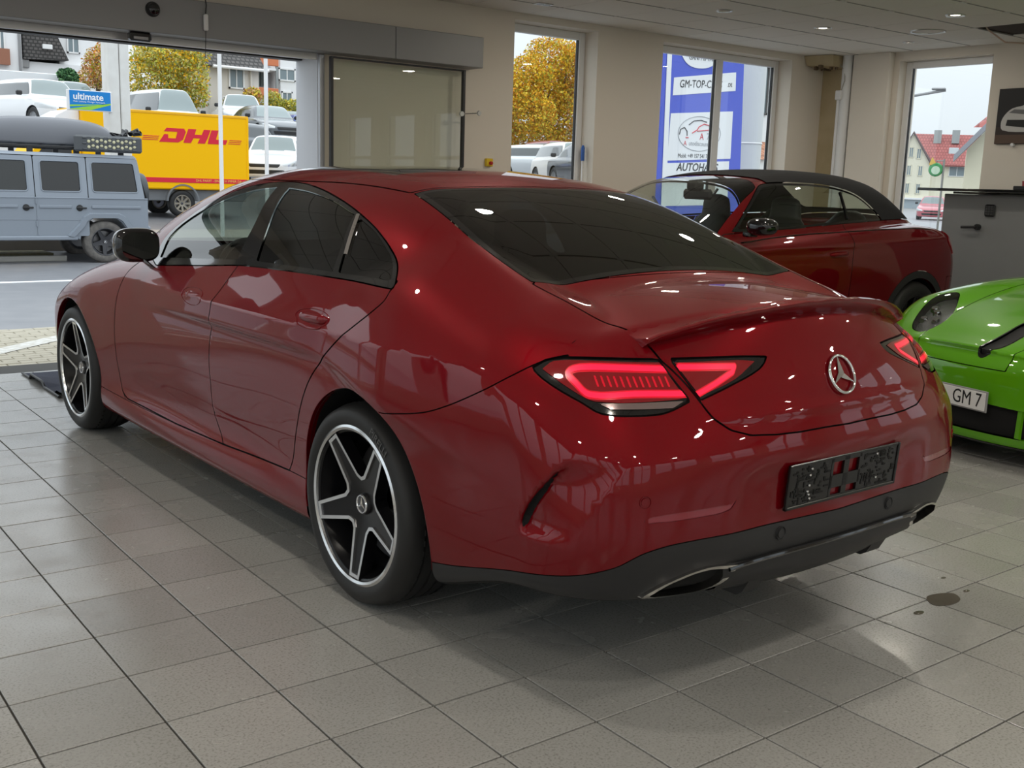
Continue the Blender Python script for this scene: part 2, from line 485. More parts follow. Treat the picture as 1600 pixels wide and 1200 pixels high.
def cls_F(x, y, z):
    ax = np.abs(x)
    side = ax-_X1(y, z)
    rear = _YR(z)+_AR(z)*ax**2+.12*ax**4-y
    front = y-(_YF(z)-.25*ax**2-.12*ax**4)
    top = z-(_Z1(y)-_C1(y)*ax**2)
    rear = rear+.013*sstep(.50, .30, ax)*sstep(.42, .51, z)*sstep(.675, .61, z)
    f1 = smax(side, rear, .20)
    f1 = smax(f1, front, .25)
    f1 = smax(f1, top, .10)
    f1 = smax(f1, .17+.135*sstep(-.30, -.85, y)-z, .05)
    u = _SL(z)-(ax+y+1.18)
    f1 = f1+.030*sstep(-.016, .022, u)*np.clip(1-u/.22, 0, 1)*sstep(.468, .515, z)*sstep(.71, .62, z)*(y < -.4)
    for hy, hz in ((1.285, .888), (.287, .915)):
        f1 = f1+.014*np.exp(-(((y-hy)/.085)**2+((z-hz)/.026)**2)**2)*(ax > .6)
    dz = np.maximum(z-1.04, -.15)
    s2 = (ax-(_Xb(y)-.5*dz-.75*dz*np.abs(dz)))*.87
    t2 = (z-(_Zc(y)-.12*ax**2))*.95
    f2 = smax(s2, t2, .15)
    f2 = smax(f2, .8-z, .02)
    k = .03+.20*sstep(.25, -.25, y)*sstep(.45, .65, ax)*sstep(-1.0, -.60, y)
    return smin(f1, f2, k)
def paint_mat(name, col, flake, rough=.32, metal=.55):
    m = mat(name, col, rough, metal, coat=.8, coat_rough=.02, spec=.0)
    return m
M_RED = paint_mat('metallic_red_paint', (.165, .0012, .005), None, .40, .35)
M_BLK = mat('gloss_black_trim', (.006, .006, .007), .08, coat=.6)
M_PLA = mat('matt_black_plastic', (.018, .018, .019), .5)
M_DARK = mat('black_void', (.004, .004, .004), .9)
M_CHR = mat('polished_chrome', (.82, .82, .83), .06, 1.)
M_RUB = mat('tyre_rubber', (.014, .014, .014), .55)
M_ALU = mat('machined_alloy', (.72, .73, .74), .22, 1.)
M_RIMB = mat('gloss_black_alloy', (.006, .006, .007), .25, 0., spec=.3)
M_DISC = mat('brake_disc_steel', (.16, .16, .165), .35, 1.)
M_LEA = mat('black_leather', (.012, .012, .013), .45, bump=(180, .15))
G_FRONT = glass('clear_green_side_glass', (.60, .68, .63))
G_DARK = glass('privacy_glass', (.030, .031, .032))
G_REAR = glass('dark_rear_glass', (.035, .036, .037))
G_WIND = glass('windscreen_glass', (.62, .70, .66))

# ---------------------------------------------------------------- the showroom
def stained_wall_mat(name, col, dark, sc=.6):
    return mat(name, col, .85, noise=(sc, dark, .6), bump=(60, .05), spec=.2)
M_WALL = stained_wall_mat('cream_plaster', (.76, .70, .61), (.72, .66, .57))
M_WHITE = mat('white_window_frame', (.78, .78, .77), .35)
M_CEIL = mat('ceiling_board', (.82, .79, .73), .9, bump=(220, .10), spec=.15)
M_GREYM = mat('grey_powder_coated_metal', (.26, .26, .262), .45, .2)
M_BLU = mat('pale_jamb_metal', (.62, .64, .68), .4)
G_PANE = glass('window_pane', (.96, .98, .98))
CEIL_Z = 2.824
WY, WY2 = 4.748, 4.992
WX, WX2 = 7.55, 7.86
LX, BY = -5.2, -7.6

def holed_wall(name, m, axis, a0, a1, z0, z1, d0, d1, holes):
    """slab with rectangular holes, one connected mesh. axis 0: runs along x with thickness in y; axis 1: runs along y with thickness in x"""
    As = sorted({a0, a1, *[h[0] for h in holes], *[h[1] for h in holes]}); Zs = sorted({z0, z1, *[h[2] for h in holes], *[h[3] for h in holes]})
    V = {}; L = []; Fc = []
    def v(a, d, z):
        k = (round(a, 4), round(d, 4), round(z, 4))
        if k not in V: V[k] = len(L); L.append((a, d, z) if axis == 0 else (d, a, z))
        return V[k]
    def solid(i, j):
        if i < 0 or j < 0 or i >= len(As)-1 or j >= len(Zs)-1: return False
        ca, cz = (As[i]+As[i+1])/2, (Zs[j]+Zs[j+1])/2
        return not any(h[0] < ca < h[1] and h[2] < cz < h[3] for h in holes)
    for i in range(len(As)-1):
        for j in range(len(Zs)-1):
            if not solid(i, j): continue
            a, b, c, d = As[i], As[i+1], Zs[j], Zs[j+1]
            Fc.append((v(a, d0, c), v(b, d0, c), v(b, d0, d), v(a, d0, d))); Fc.append((v(a, d1, d), v(b, d1, d), v(b, d1, c), v(a, d1, c)))
            if not solid(i-1, j): Fc.append((v(a, d0, d), v(a, d1, d), v(a, d1, c), v(a, d0, c)))
            if not solid(i+1, j): Fc.append((v(b, d0, c), v(b, d1, c), v(b, d1, d), v(b, d0, d)))
            if not solid(i, j-1): Fc.append((v(a, d0, c), v(a, d1, c), v(b, d1, c), v(b, d0, c)))
            if not solid(i, j+1): Fc.append((v(a, d0, d), v(b, d0, d), v(b, d1, d), v(a, d1, d)))
    o = struct(raw_obj(name, L, Fc, m)); return fix_normals(o)

# floor slab (grout) with every tile laid on it
TS = .30764
M_GROUT = mat('dark_tile_grout', (.045, .042, .038), .8)
FLOOR = struct(MB().box(LX-.3, WX2, BY-.3, 5.118, -.20, -.006).build('floor', M_GROUT))
def tile_mat(name, c1, c2):
    m = bpy.data.materials.new(name); m.use_nodes = True; nt = m.node_tree; p = nt.nodes['Principled BSDF']
    tc = nt.nodes.new('ShaderNodeNewGeometry'); oi = nt.nodes.new('ShaderNodeObjectInfo')
    n1 = nt.nodes.new('ShaderNodeTexNoise'); n1.inputs['Scale'].default_value = 140; n1.inputs['Detail'].default_value = 3
    n2 = nt.nodes.new('ShaderNodeTexNoise'); n2.inputs['Scale'].default_value = 2.2; n2.inputs['Detail'].default_value = 6
    for n in (n1, n2): nt.links.new(tc.outputs['Position'], n.inputs['Vector'])
    r1 = nt.nodes.new('ShaderNodeValToRGB'); r1.color_ramp.elements[0].position = .30; r1.color_ramp.elements[1].position = .50
    r1.color_ramp.elements[0].color = (.38, .36, .34, 1); r1.color_ramp.elements[1].color = (1, 1, 1, 1)
    nt.links.new(n1.outputs['Fac'], r1.inputs[0])
    mx = nt.nodes.new('ShaderNodeMix'); mx.data_type = 'RGBA'; mx.inputs[6].default_value = (*c1, 1); mx.inputs[7].default_value = (*c2, 1)
    nt.links.new(n2.outputs['Fac'], mx.inputs[0])
    m2 = nt.nodes.new('ShaderNodeMix'); m2.data_type = 'RGBA'; m2.blend_type = 'MULTIPLY'; m2.inputs[0].default_value = .55
    nt.links.new(mx.outputs[2], m2.inputs[6]); nt.links.new(r1.outputs[0], m2.inputs[7])
    m3 = nt.nodes.new('ShaderNodeMix'); m3.data_type = 'RGBA'; m3.blend_type = 'MULTIPLY'; m3.inputs[0].default_value = 1.
    vr = nt.nodes.new('ShaderNodeMapRange'); vr.inputs[3].default_value = .86; vr.inputs[4].default_value = 1.06
    nt.links.new(oi.outputs['Random'], vr.inputs[0]); nt.links.new(m2.outputs[2], m3.inputs[6]); nt.links.new(vr.outputs[0], m3.inputs[7])
    nt.links.new(m3.outputs[2], p.inputs['Base Color'])
    rr = nt.nodes.new('ShaderNodeMapRange'); rr.inputs[1].default_value = .3; rr.inputs[2].default_value = .75; rr.inputs[3].default_value = .17; rr.inputs[4].default_value = .33
    n3 = nt.nodes.new('ShaderNodeTexNoise'); n3.inputs['Scale'].default_value = 5; n3.inputs['Detail'].default_value = 8
    nt.links.new(tc.outputs['Position'], n3.inputs['Vector']); nt.links.new(n3.outputs['Fac'], rr.inputs[0]); nt.links.new(rr.outputs[0], p.inputs['Roughness'])
    bp = nt.nodes.new('ShaderNodeBump'); bp.inputs['Strength'].default_value = .06; bp.inputs['Distance'].default_value = .004
    nt.links.new(n1.outputs['Fac'], bp.inputs['Height']); nt.links.new(bp.outputs[0], p.inputs['Normal'])
    p.inputs['Specular IOR Level'].default_value = .7
    return m
M_TILE = tile_mat('grey_stoneware_tile', (.32, .315, .30), (.385, .38, .36))
def lay_tiles():
    g = .0028
    tb = MB().box(-TS/2+g, TS/2-g, -TS/2+g, TS/2-g, -.02, 0, bev=.0012)
    ox, oy = -2.0138, -.4540
    cand = []
    i0, i1 = int((LX-ox)/TS)-1, int((WX-ox)/TS)+1; j0, j1 = int((BY-oy)/TS)-1, int((WY-oy)/TS)+1
    inv = _M.transposed()
    for i in range(i0, i1+1):
        for j in range(j0, j1+1):
            cx, cy = ox+(i+.5)*TS, oy+(j+.5)*TS
            if not (LX < cx-TS/2+.05 and cx < WX-.02 and BY < cy and cy+TS/2 < WY+.03): continue
            d = inv @ (Vector((cx, cy, 0))-CAM_LOC); dep = -d.z
            vis = dep > .3 and abs(d.x/dep)*FPX < 930 and -d.y/dep*FPX < 760
            hid = (-1.0 < cx < .95 and -.9 < cy < 3.9)
            area = 1/(dep*dep*dep) if vis else 0
            if hid: area *= .02
            cand.append((area, cx, cy))
    cand.sort(reverse=True)
    first = None
    for k, (a, cx, cy) in enumerate(cand[:290]):
        if first is None: o = first = tb.build('tile', M_TILE, FLOOR)
        else: o = first.copy(); COL.objects.link(o)
        o.location = (cx, cy, random.uniform(-.0004, .0004))
    rest = MB()
    for a, cx, cy in cand[290:]:
        rest.box(cx-TS/2+g, cx+TS/2-g, cy-TS/2+g, cy+TS/2-g, -.02, 0)
    o = rest.build('outer_tiles', M_TILE, FLOOR); o['kind'] = 'stuff'
lay_tiles()

# walls
OPEN = (-1.75, 1.383, -.2, 2.34)
W0 = (-4.9, -2.15, .12, 2.70); W1 = (3.262, 4.225, .75, 2.766); W2 = (5.063, 7.0, .75, 2.758)
holed_wall('wall_front', M_WALL, 0, LX-.3, WX2, -.2, 3.3, WY, WY2, [OPEN, W0, W1, W2])
W3 = (2.785, 3.80, .75, 2.735)
WB = [W3]+[(-6.6+1.5*k, -6.6+1.5*k+1.15, .8, 2.55) for k in range(3)]
holed_wall('wall_right', M_WALL, 1, BY-.3, WY, -.2, 3.3, WX, WX2, WB)
WL = [(-7.4+2.42*k, -7.4+2.42*k+2.2, .45, 2.70) for k in range(5)]
holed_wall('wall_left', M_WALL, 1, BY-.3, WY, -.2, 3.3, LX-.3, LX, WL)
WK = [(-4.9+2.45*k, -4.9+2.45*k+2.0, .80, 2.62) for k in range(5)]
holed_wall('wall_back', M_WALL, 0, LX, WX, -.2, 3.3, BY-.3, BY, WK)
_wn = [0]
def window(axis, h, d, mull=(), bars=(), f=.07, t=.06):
    """white frame with panes in opening h; d = depth coordinate of the frame centre"""
    _wn[0] += 1
    e = empty('window_%d' % _wn[0], (0, 0, 0)); struct(e)
    a0, a1, z0, z1 = h
    def bx(nm, A0, A1, Z0, Z1, tt=t, m=M_WHITE):
        b = MB()
        if axis == 0: b.box(A0, A1, d-tt/2, d+tt/2, Z0, Z1, bev=.006)
        else: b.box(d-tt/2, d+tt/2, A0, A1, Z0, Z1, bev=.006)
        return b.build(nm, m, e)
    bx('frame_stile', a0, a0+f, z0, z1); bx('frame_stile', a1-f, a1, z0, z1); bx('frame_rail', a0+f, a1-f, z1-f, z1); bx('frame_rail', a0+f, a1-f, z0, z0+f)
    xs = [a0+f]
    for m_ in mull: bx('mullion', m_-.05, m_+.05, z0+f, z1-f, t); xs += [m_-.05, m_+.05]
    xs.append(a1-f)
    zs = [z0+f]
    for b_ in bars:
        zs += [b_-.03, b_+.03]
        for k in range(0, len(xs), 2): bx('glazing_bar', xs[k], xs[k+1], b_-.03, b_+.03, t*.9)
    zs.append(z1-f)
    for k in range(0, len(xs), 2):
        for q in range(0, len(zs), 2):
            A0, A1, Z0, Z1 = xs[k], xs[k+1], zs[q], zs[q+1]
            V = [(A0, d, Z0), (A1, d, Z0), (A1, d, Z1), (A0, d, Z1)] if axis == 0 else [(d, A0, Z0), (d, A1, Z0), (d, A1, Z1), (d, A0, Z1)]
            raw_obj('pane', V, [(0, 1, 2, 3)], G_PANE, e)
            s = mat('black_glazing_seal', (.02, .02, .022), .5)
            for (p0, p1, r0, r1) in ((A0, A0+.008, Z0, Z1), (A1-.008, A1, Z0, Z1)): bx('glazing_seal', p0, p1, r0, r1, .035, s)
    return e
window(0, W1, 4.955); window(0, W2, 4.955, mull=(6.07,))
window(1, W3, 7.70); window(0, W0, 4.955, mull=(-3.5,))
for h in WB[1:]: window(1, h, 7.70, bars=(1.75,))
for h in WL: window(1, h, LX-.15, mull=((h[0]+h[1])/2,))
for h in WK: window(0, h, BY-.15, bars=(1.6,), mull=((h[0]+h[1])/2,))

# ceiling: slab, T-bars and boards
def ceiling():
    c = struct(MB().box(LX-.3, WX2, BY-.3, WY2, CEIL_Z+.012, 3.3).build('ceiling', mat('dark_ceiling_void', (.05, .035, .025), .9)))
    S_ = .625; ox, oy = 4.626-S_*20, 3.638-S_*20
    tb = MB().box(-S_/2+.006, S_/2-.006, -S_/2+.006, S_/2-.006, 0, .012, bev=.004)
    first = None; rest = MB()
    vis = []
    inv = _M.transposed()
    for i in range(0, 26):
        for j in range(0, 23):
            x0, y0 = ox+i*S_, oy+j*S_
            x1, y1 = x0+S_, y0+S_
            if x1 < LX or y1 < BY or x0 > WX or y0 > WY: continue
            d = inv @ (Vector((x0+S_/2, y0+S_/2, CEIL_Z))-CAM_LOC); dep = -d.z
            v = dep > .3 and abs(d.x/dep)*FPX < 900 and d.y/dep*FPX < 700
            cx0, cx1, cy0, cy1 = max(x0, LX), min(x1, WX), max(y0, BY), min(y1, WY)
            if i == 23 and j == 17: continue          # the missing board above the poster
            if v and cx1-cx0 > S_-.01 and cy1-cy0 > S_-.01:
                if first is None: o = first = tb.build('ceiling_panel', M_CEIL, c)
                else: o = first.copy(); COL.objects.link(o)
                o.location = (x0+S_/2, y0+S_/2, CEIL_Z)
            elif v:
                MB().box(cx0+.004, cx1-.004, cy0+.004, cy1-.004, CEIL_Z, CEIL_Z+.012, bev=.003).build('ceiling_panel', M_CEIL, c)
            else: rest.box(cx0+.004, cx1-.004, cy0+.004, cy1-.004, CEIL_Z, CEIL_Z+.012)
    o = rest.build('outer_ceiling_panels', M_CEIL, c); o['kind'] = 'stuff'
    mclip = mat('pale_grid_clip', (.72, .70, .66), .5); cl = None
    for i in range(12, 24):
        for j in range(13, 22):
            x, y = ox+i*S_, oy+j*S_
            if LX < x < WX-.1 and y < WY-.1:
                if cl is None: k = cl = MB().box(-.035, .035, -.014, .014, -.006, 0, bev=.002).build('grid_clip', mclip, c)
                else: k = cl.copy(); COL.objects.link(k)
                k.location = (x, y, CEIL_Z)
    for i in range(8, 22):
        MB().box(LX+.05, WX-.05, oy+i*S_-.0085, oy+i*S_+.0085, CEIL_Z-.002, CEIL_Z+.006).build('grid_bar', mat('dull_grid_profile', (.30, .28, .25), .6), c)
    return c
ceiling()

# ceiling lamps; each carries its own light
M_RING = mat('satin_lamp_ring', (.6, .6, .58), .3, .6)
def downlight(x, y, r, lit, label, energy=0., warm=(1., .93, .82), group='recessed ceiling downlights'):
    e = empty('downlight', (x, y, CEIL_Z)); tag(e, label, 'lamp', group)
    MB().lathe([(r, .012), (r+.004, -.006), (r+.02, -.010), (r+.026, 0)], 32).build('ring', M_RING, e, smooth=True)
    MB().lathe([(.0001, -.003 if lit else .003), (r*.6, -.002 if lit else .004), (r, .004)], 32).build('lens', mat('lit_warm_lens', (.9, .85, .7), .4, emit=warm, estr=6.) if lit else mat('dark_lamp_lens', (.20, .19, .17), .3), e, smooth=True)
    if energy:
        l = bpy.data.lights.new('downlight_beam', 'AREA'); l.shape = 'DISK'; l.size = 2*r*1.0; l.energy = energy; l.color = warm; l.spread = math.radians(180)
        o = bpy.data.objects.new('beam', l); COL.objects.link(o); o.parent = e; o.location = (0, 0, -.02)
    return e
def zc(x, y): return (CAM_LOC.x+(x-CAM_LOC.x)*.969, CAM_LOC.y+(y-CAM_LOC.y)*.969)
LAMP_E = 10.5
x, y = zc(3.815, 3.40); downlight(x, y, .085, True, 'bright round ceiling lamp above the sliding door leaf', LAMP_E, (1., .92, .78))
x, y = zc(4.59, 3.56); downlight(x, y, .045, False, 'unlit small ceiling downlight above the narrow window')
x, y = zc(5.93, 3.56); downlight(x, y, .055, True, 'warm lit downlight above the sign window', LAMP_E*.6)
x, y = zc(6.02, 2.29); downlight(x, y, .055, True, 'warm lit downlight beside the missing ceiling board', LAMP_E*.6)
x, y = zc(6.70, 2.97); downlight(x, y, .13, False, 'wide unlit ring lamp above the grey cabinet')
x, y = zc(7.24, 3.52); downlight(x, y, .030, True, 'tiny lit downlight in front of the corner pilaster', LAMP_E*.2)
x, y = zc(3.33, 4.45); e = empty('spotlight_plate', (x, y, CEIL_Z)); tag(e, 'unlit square ceiling spotlight near the narrow window', 'lamp')
MB().box(-.075, .075, -.045, .045, -.008, 0, bev=.003).build('plate', M_RING, e); MB().lathe([(.0001, -.009), (.028, -.010), (.032, -.008)], 20, c=(-.03, 0, 0)).build('spot', mat('dark_lamp_lens', (.2, .19, .17), .3), e); MB().lathe([(.0001, -.009), (.028, -.010), (.032, -.008)], 20, c=(.035, 0, 0)).build('spot', mat('dark_lamp_lens', (.2, .19, .17), .3), e)
for i, lx in enumerate((-3.6, -1.4, .8, 3.0, 5.2)):
    for j, ly in enumerate((-6.2, -4.3, -2.4, -.5, 1.4)):
        if lx > 4 and ly > 1: continue
        downlight(lx+.1*(j % 2), ly, .075, True, 'lit round downlight in the showroom ceiling', LAMP_E)
# ---------------------------------------------------------------- fittings on the walls
def door_fittings():
    # operator header above the sliding doors
    h = empty('door_operator_header', (-2.2, WY, 2.305)); tag(h, 'long grey metal header box above the entrance doors', 'door header')
    for a, b in ((0, 2.2+1.952), (2.2+1.955, 2.2+2.796)):
        MB().box(a, b, -.20, 0, .0, .245, bev=.004).build('cover', M_GREYM, h)
    MB().box(.4, 3.6, 0.0, .05, -.045, .0).build('guide_rail', mat('pale_grey_rail', (.55, .55, .54), .35, .3), h)
    MB().box(.4, 3.57, .25, .36, -.035, .03).build('rear_rail', M_PLA, h)
    # jamb lining
    j = struct(MB().box(1.375, 1.383, WY-.002, 5.118, 0, 2.34, bev=.002).build('trim_1', M_BLU)); struct(MB().box(1.3835, 1.60, WY2+.001, 5.117, 0, 2.6).build('trim_5', M_WALL)); struct(MB().box(-2.0, 1.60, WY2+.001, 5.117, 2.342, 2.6).build('trim_6', M_WALL)); j2 = struct(MB().box(1.378, 1.42, WY-.035, WY-.001, 0, 2.30, bev=.004).build('trim_2', mat('aluminium_profile', (.45, .46, .48), .35, .6)))
    # parked sliding leaf
    e = empty('sliding_door_leaf', (1.43, WY-.10, .0)); tag(e, 'grey-green glass sliding door leaf parked against the wall', 'door')
    w, t = 1.25, 2.285
    raw_obj('leaf_glass', [(0.02, 0, .03), (w-.02, 0, .03), (w-.02, 0, t-.02), (.02, 0, t-.02)], [(0, 1, 2, 3)], glass('greenish_door_glass', (.86, .90, .85)), e)
    fr = mat('dark_leaf_profile', (.03, .03, .032), .4)
    MB().box(0, .022, -.018, .018, .01, t, bev=.002).build('leaf_stile', fr, e); MB().box(w-.022, w, -.018, .018, .01, t, bev=.002).build('leaf_stile', fr, e)
    MB().box(.022, w-.022, -.015, .015, t-.012, t, bev=.002).build('leaf_rail', fr, e); MB().box(.022, w-.022, -.015, .015, .01, .05, bev=.002).build('leaf_rail', fr, e)
    MB().tube([(w-.04, -.02, 1.93), (w+.12, -.03, 1.945)], .006, 8).build('lock_rod', M_CHR, e, smooth=True)
    MB().lathe([(.0001, -.045), (.018, -.045), (.022, -.035), (.012, -.02)], 16, axis=1, c=(w+.13, 0, 1.945)).build('lock_rosette', M_RING, e, smooth=True)
    MB().lathe([(.0001, -.035), (.02, -.035), (.022, -.018)], 16, axis=1, c=(w-.04, 0, 1.93)).build('lock_rosette', M_RING, e, smooth=True)
    # dome camera, motion sensor, hanging cable
    d = empty('dome_camera', (.045, WY-.1995, 2.455)); tag(d, 'black dome camera on the grey door header', 'camera')
    MB().lathe([(.0001, -.052), (.02, -.05), (.036, -.04), (.042, -.02), (.044, 0)], 24, axis=1).build('dome', M_BLK, d, smooth=True); MB().lathe([(.044, -.008), (.05, -.006), (.05, 0)], 24, axis=1).build('collar', M_PLA, d, smooth=True)
    s = empty('motion_sensor', (-.03, WY-.145, 2.304)); tag(s, 'black motion sensor under the door header', 'sensor')
    MB().box(-.075, .075, -.03, .03, -.06, 0, bev=.012).build('housing', M_BLK, s, smooth=True); MB().box(-.05, .05, -.034, -.028, -.05, -.03, bev=.003).build('window', mat('grey_sensor_lens', (.3, .3, .3), .2), s)
    c = empty('hanging_cable', (.41, WY-.215, CEIL_Z)); tag(c, 'white pull switch hanging on a dark cable by the header', 'cable')
    MB().tube([(0, .0, 0), (.012, 0, -.10), (-.008, 0, -.20), (.006, 0, -.30), (0, 0, -.36)], .004, 6).build('cord', M_PLA, c, smooth=True)
    MB().box(-.016, .016, -.012, .012, -.47, -.36, bev=.006).build('grip', M_WHITE, c); MB().tube([(0, 0, -.47), (-.004, 0, -.55), (-.010, 0, -.66)], .0025, 6).build('cord_end', M_PLA, c, smooth=True)
    # emergency switch
    s = empty('emergency_switch', (3.01, WY, 1.545)); tag(s, 'yellow emergency switch with red button on the wall', 'switch')
    MB().box(-.034, .034, -.035, 0, -.034, .034, bev=.004).build('plate', mat('signal_yellow', (.75, .52, .02), .4), s); MB().lathe([(.0001, -.06), (.012, -.06), (.016, -.052), (.016, -.035)], 16, axis=1, c=(.004, 0, -.006)).build('button', mat('signal_red', (.5, .02, .02), .3), s, smooth=True)
    # broom in the window reveal
    b = empty('window_wiper', (4.16, 4.80, 0)); tag(b, 'white pole with a blue grip leaning in the window reveal', 'pole')
    MB().tube([(-.045, -.05, 0), (.02, .045, 1.60)], .011, 10).build('pole', M_WHITE, b, smooth=True); MB().tube([(.02, .045, 1.60), (.0245, .052, 1.72), (.0255, .053, 1.745)], [.017, .018, .008], 10).build('grip', mat('blue_plastic', (.02, .10, .38), .4), b, smooth=True)
    MB().box(-.17, .08, -.07, -.03, 0, .03, bev=.008).build('head', mat('blue_plastic', (.02, .10, .38), .4), b)
door_fittings()

def corner():
    M_OLD = mat('yellowed_plaster', (.56, .47, .31), .9, noise=(3., (.42, .34, .20), .5), spec=.1)
    struct(MB().box(WX-.012, WX, 4.43, WY-.001, 0, CEIL_Z).build('trim_3', M_OLD))
    struct(MB().box(WX-.09, WX, 3.865, 4.31, 0, CEIL_Z, bev=.006).build('trim_4', M_WALL))
    p = empty('downpipe', (WX-.075, 4.385, 0)); tag(p, 'white vertical pipe in the corner between the windows', 'pipe')
    MB().tube([(0, 0, 0), (0, 0, CEIL_Z)], .055, 20).build('pipe', M_WHITE, p, smooth=True, auto=60)
    MB().box(-.06, -.035, .035, .065, 0, 2.38, bev=.004).build('conduit', M_WHITE, p)
    MB().box(-.085, -.03, .0, .075, 2.36, 2.46, bev=.008).build('junction_box', M_WHITE, p)
    MB().tube([(-.03, .06, CEIL_Z), (-.05, .07, 2.74), (-.045, .0, 2.66), (-.06, -.02, 2.56), (-.055, .02, 2.45)], .006, 6).build('cable', mat('grey_cable', (.4, .38, .33), .5), p, smooth=True)
    b = empty('damaged_beam_end', (WX, WY, 2.69)); tag(b, 'crumbling stained plaster beam end under the ceiling corner', 'beam')
    V = [(-.33, -.02, .03), (-.02, -.02, .0), (-.02, -.30, .0), (-.24, -.30, .02), (-.36, 0, .13), (0, 0, .13), (0, -.31, .13), (-.27, -.31, .13)]
    raw_obj('plaster', V, [(0, 1, 2, 3), (4, 7, 6, 5), (0, 4, 5, 1), (1, 5, 6, 2), (2, 6, 7, 3), (3, 7, 4, 0)], M_OLD, b)
    rnd = random.Random(5)
    for k in range(9):
        x, y = rnd.uniform(-.30, -.05), rnd.uniform(-.29, -.05); s = rnd.uniform(.012, .03)
        MB().box(x-s, x+s, y-s*.6, y+s*.6, -.012, .03, bev=.006).build('crack_flake', mat('dark_damp_plaster', (.14, .10, .06), .9), b)
corner()

def poster():
    e = empty('car_poster', (WX-.03, 2.10, 1.885)); tag(e, 'dark canvas print of a white car front on the wall', 'picture')
    # canvas in local y (towards the window is +) and z
    w, h = .57, .515
    MB().box(0, .028, -w, w, 0, h, bev=.003).build('canvas', mat('near_black_print', (.012, .011, .011), .5), e)
    MB().box(-.0012, 0, -w+.004, w-.004, .004, .085).build('printed_floor', mat('brown_print', (.10, .06, .04), .5), e)
    MB().box(-.0010, 0, -w+.004, w-.004, .085, .16).build('printed_floor_shade', mat('dark_brown_print', (.035, .022, .017), .5), e)
    mw = mat('white_car_print', (.55, .54, .52), .5); mg = mat('grey_car_print', (.16, .16, .16), .5); mk = mat('black_car_print', (.01, .01, .01), .5)
    def flat(nm, pts, m, dx): MB().prism([(-y, z) for y, z in pts], 0, dx-.0008, dx).build(nm, m, e)
    body = smooth_poly([(-.50, .13), (-.52, .20), (-.49, .27), (-.42, .33), (-.30, .36), (-.24, .43), (.24, .43), (.30, .36), (.42, .33), (.49, .27), (.52, .20), (.50, .13), (.3, .11), (-.3, .11)], 3)
    flat('printed_car', body, mw, -.0015)
    flat('printed_windscreen', [(-.26, .355), (-.20, .42), (.20, .42), (.26, .355)], mk, -.0025)
    flat('printed_grille', smooth_poly([(-.13, .31), (.13, .31), (.10, .235), (-.10, .235)], 3), mk, -.0025)
    for s in (-1, 1):
        flat('printed_headlight', [(s*.24, .31), (s*.40, .32), (s*.45, .29), (s*.28, .27)], mg, -.0025)
        flat('printed_intake', [(s*.24, .22), (s*.46, .225), (s*.47, .17), (s*.28, .15)], mk, -.0025)
    flat('printed_plate', [(-.13, .215), (.13, .215), (.13, .165), (-.13, .165)], mg, -.003)
    MB().lathe([(.0001, -.03), (.016, -.028), (.018, 0)], 14, axis=0, c=(.01, .38, -.008)).build('wall_clip', M_WHITE, e, smooth=True)
poster()

def cabinet():
    m = mat('grey_cabinet_lacquer', (.215, .22, .22), .55, noise=(2., (.19, .195, .195), .6))
    e = empty('grey_cabinet', (7.0, 1.75, 0)); tag(e, 'tall grey cabinet with black door lever and keypad under the poster', 'cabinet')
    MB().box(0, .52, -1.2, 1.065, 0, 1.402, bev=.006).build('body', m, e)
    k = MB().box(-.028, 0, .535, .635, 1.205, 1.315, bev=.012).build('keypad', M_PLA, e, smooth=True)
    for a in range(3):
        for b in range(4): MB().box(-.032, -.027, .550+a*.027, .568+a*.027, 1.220+b*.023, 1.234+b*.023, bev=.002).build('key', mat('dark_grey_key', (.05, .05, .052), .4), k)
    h = MB().lathe([(.0001, -.05), (.024, -.05), (.028, -.04), (.026, 0)], 20, axis=0, c=(0, .685, 1.105)).build('lever_rose', M_PLA, e, smooth=True)
    MB().tube([(-.055, .685, 1.105), (-.06, .70, 1.104), (-.06, .825, 1.098)], .013, 10).build('lever', M_PLA, h, smooth=True)
    for y, z in ((.15, .62), (.17, .80), (-.05, .62), (.36, .52)): MB().lathe([(.0001, -.003), (.007, -.002), (.008, 0)], 10, axis=0, c=(0, y, z)).build('screw_head', m, e, smooth=True)
    b1 = tag(MB().box(6.95, 7.52, .55, 2.70, 1.404, 1.424, bev=.004).build('lower_shelf_board', M_BLK), 'shorter glossy black board lying on the grey cabinet', 'board')
    b2 = tag(MB().box(6.86, 7.52, .60, 3.02, 1.4265, 1.452, bev=.004).build('upper_shelf_board', M_BLK), 'longer black board overhanging the grey cabinet towards the window', 'board')
    t = tag(MB().box(6.98, 7.42, 1.1, 2.14, 1.4525, 1.488, bev=.006).build('black_tray', M_PLA), 'flat black tray with cans on the black board', 'tray')
    for nm, lb, y, r, hh, c1, c2 in (('small_red_tin', 'small red tin on the black tray', 2.07, .036, .045, (.28, .02, .025), (.28, .02, .025)), ('dark_tin', 'small dark grey tin beside the red tin', 1.985, .030, .042, (.05, .05, .05), (.05, .05, .05)), ('blue_tin', 'large blue tin with white lid on the black tray', 1.87, .062, .105, (.02, .06, .28), (.75, .75, .72))):
        q = empty(nm, (7.08, y, 1.489)); tag(q, lb, 'tin')
        MB().lathe([(.0001, 0), (r, 0), (r, hh*.66)], 24).build('body', mat(nm+'_paint', c1, .35), q, smooth=True, auto=40)
        MB().lathe([(r, hh*.66), (r+.002, hh*.68), (r+.002, hh), (.0001, hh)], 24).build('lid', mat(nm+'_lid', c2, .35), q, smooth=True, auto=40)
cabinet()
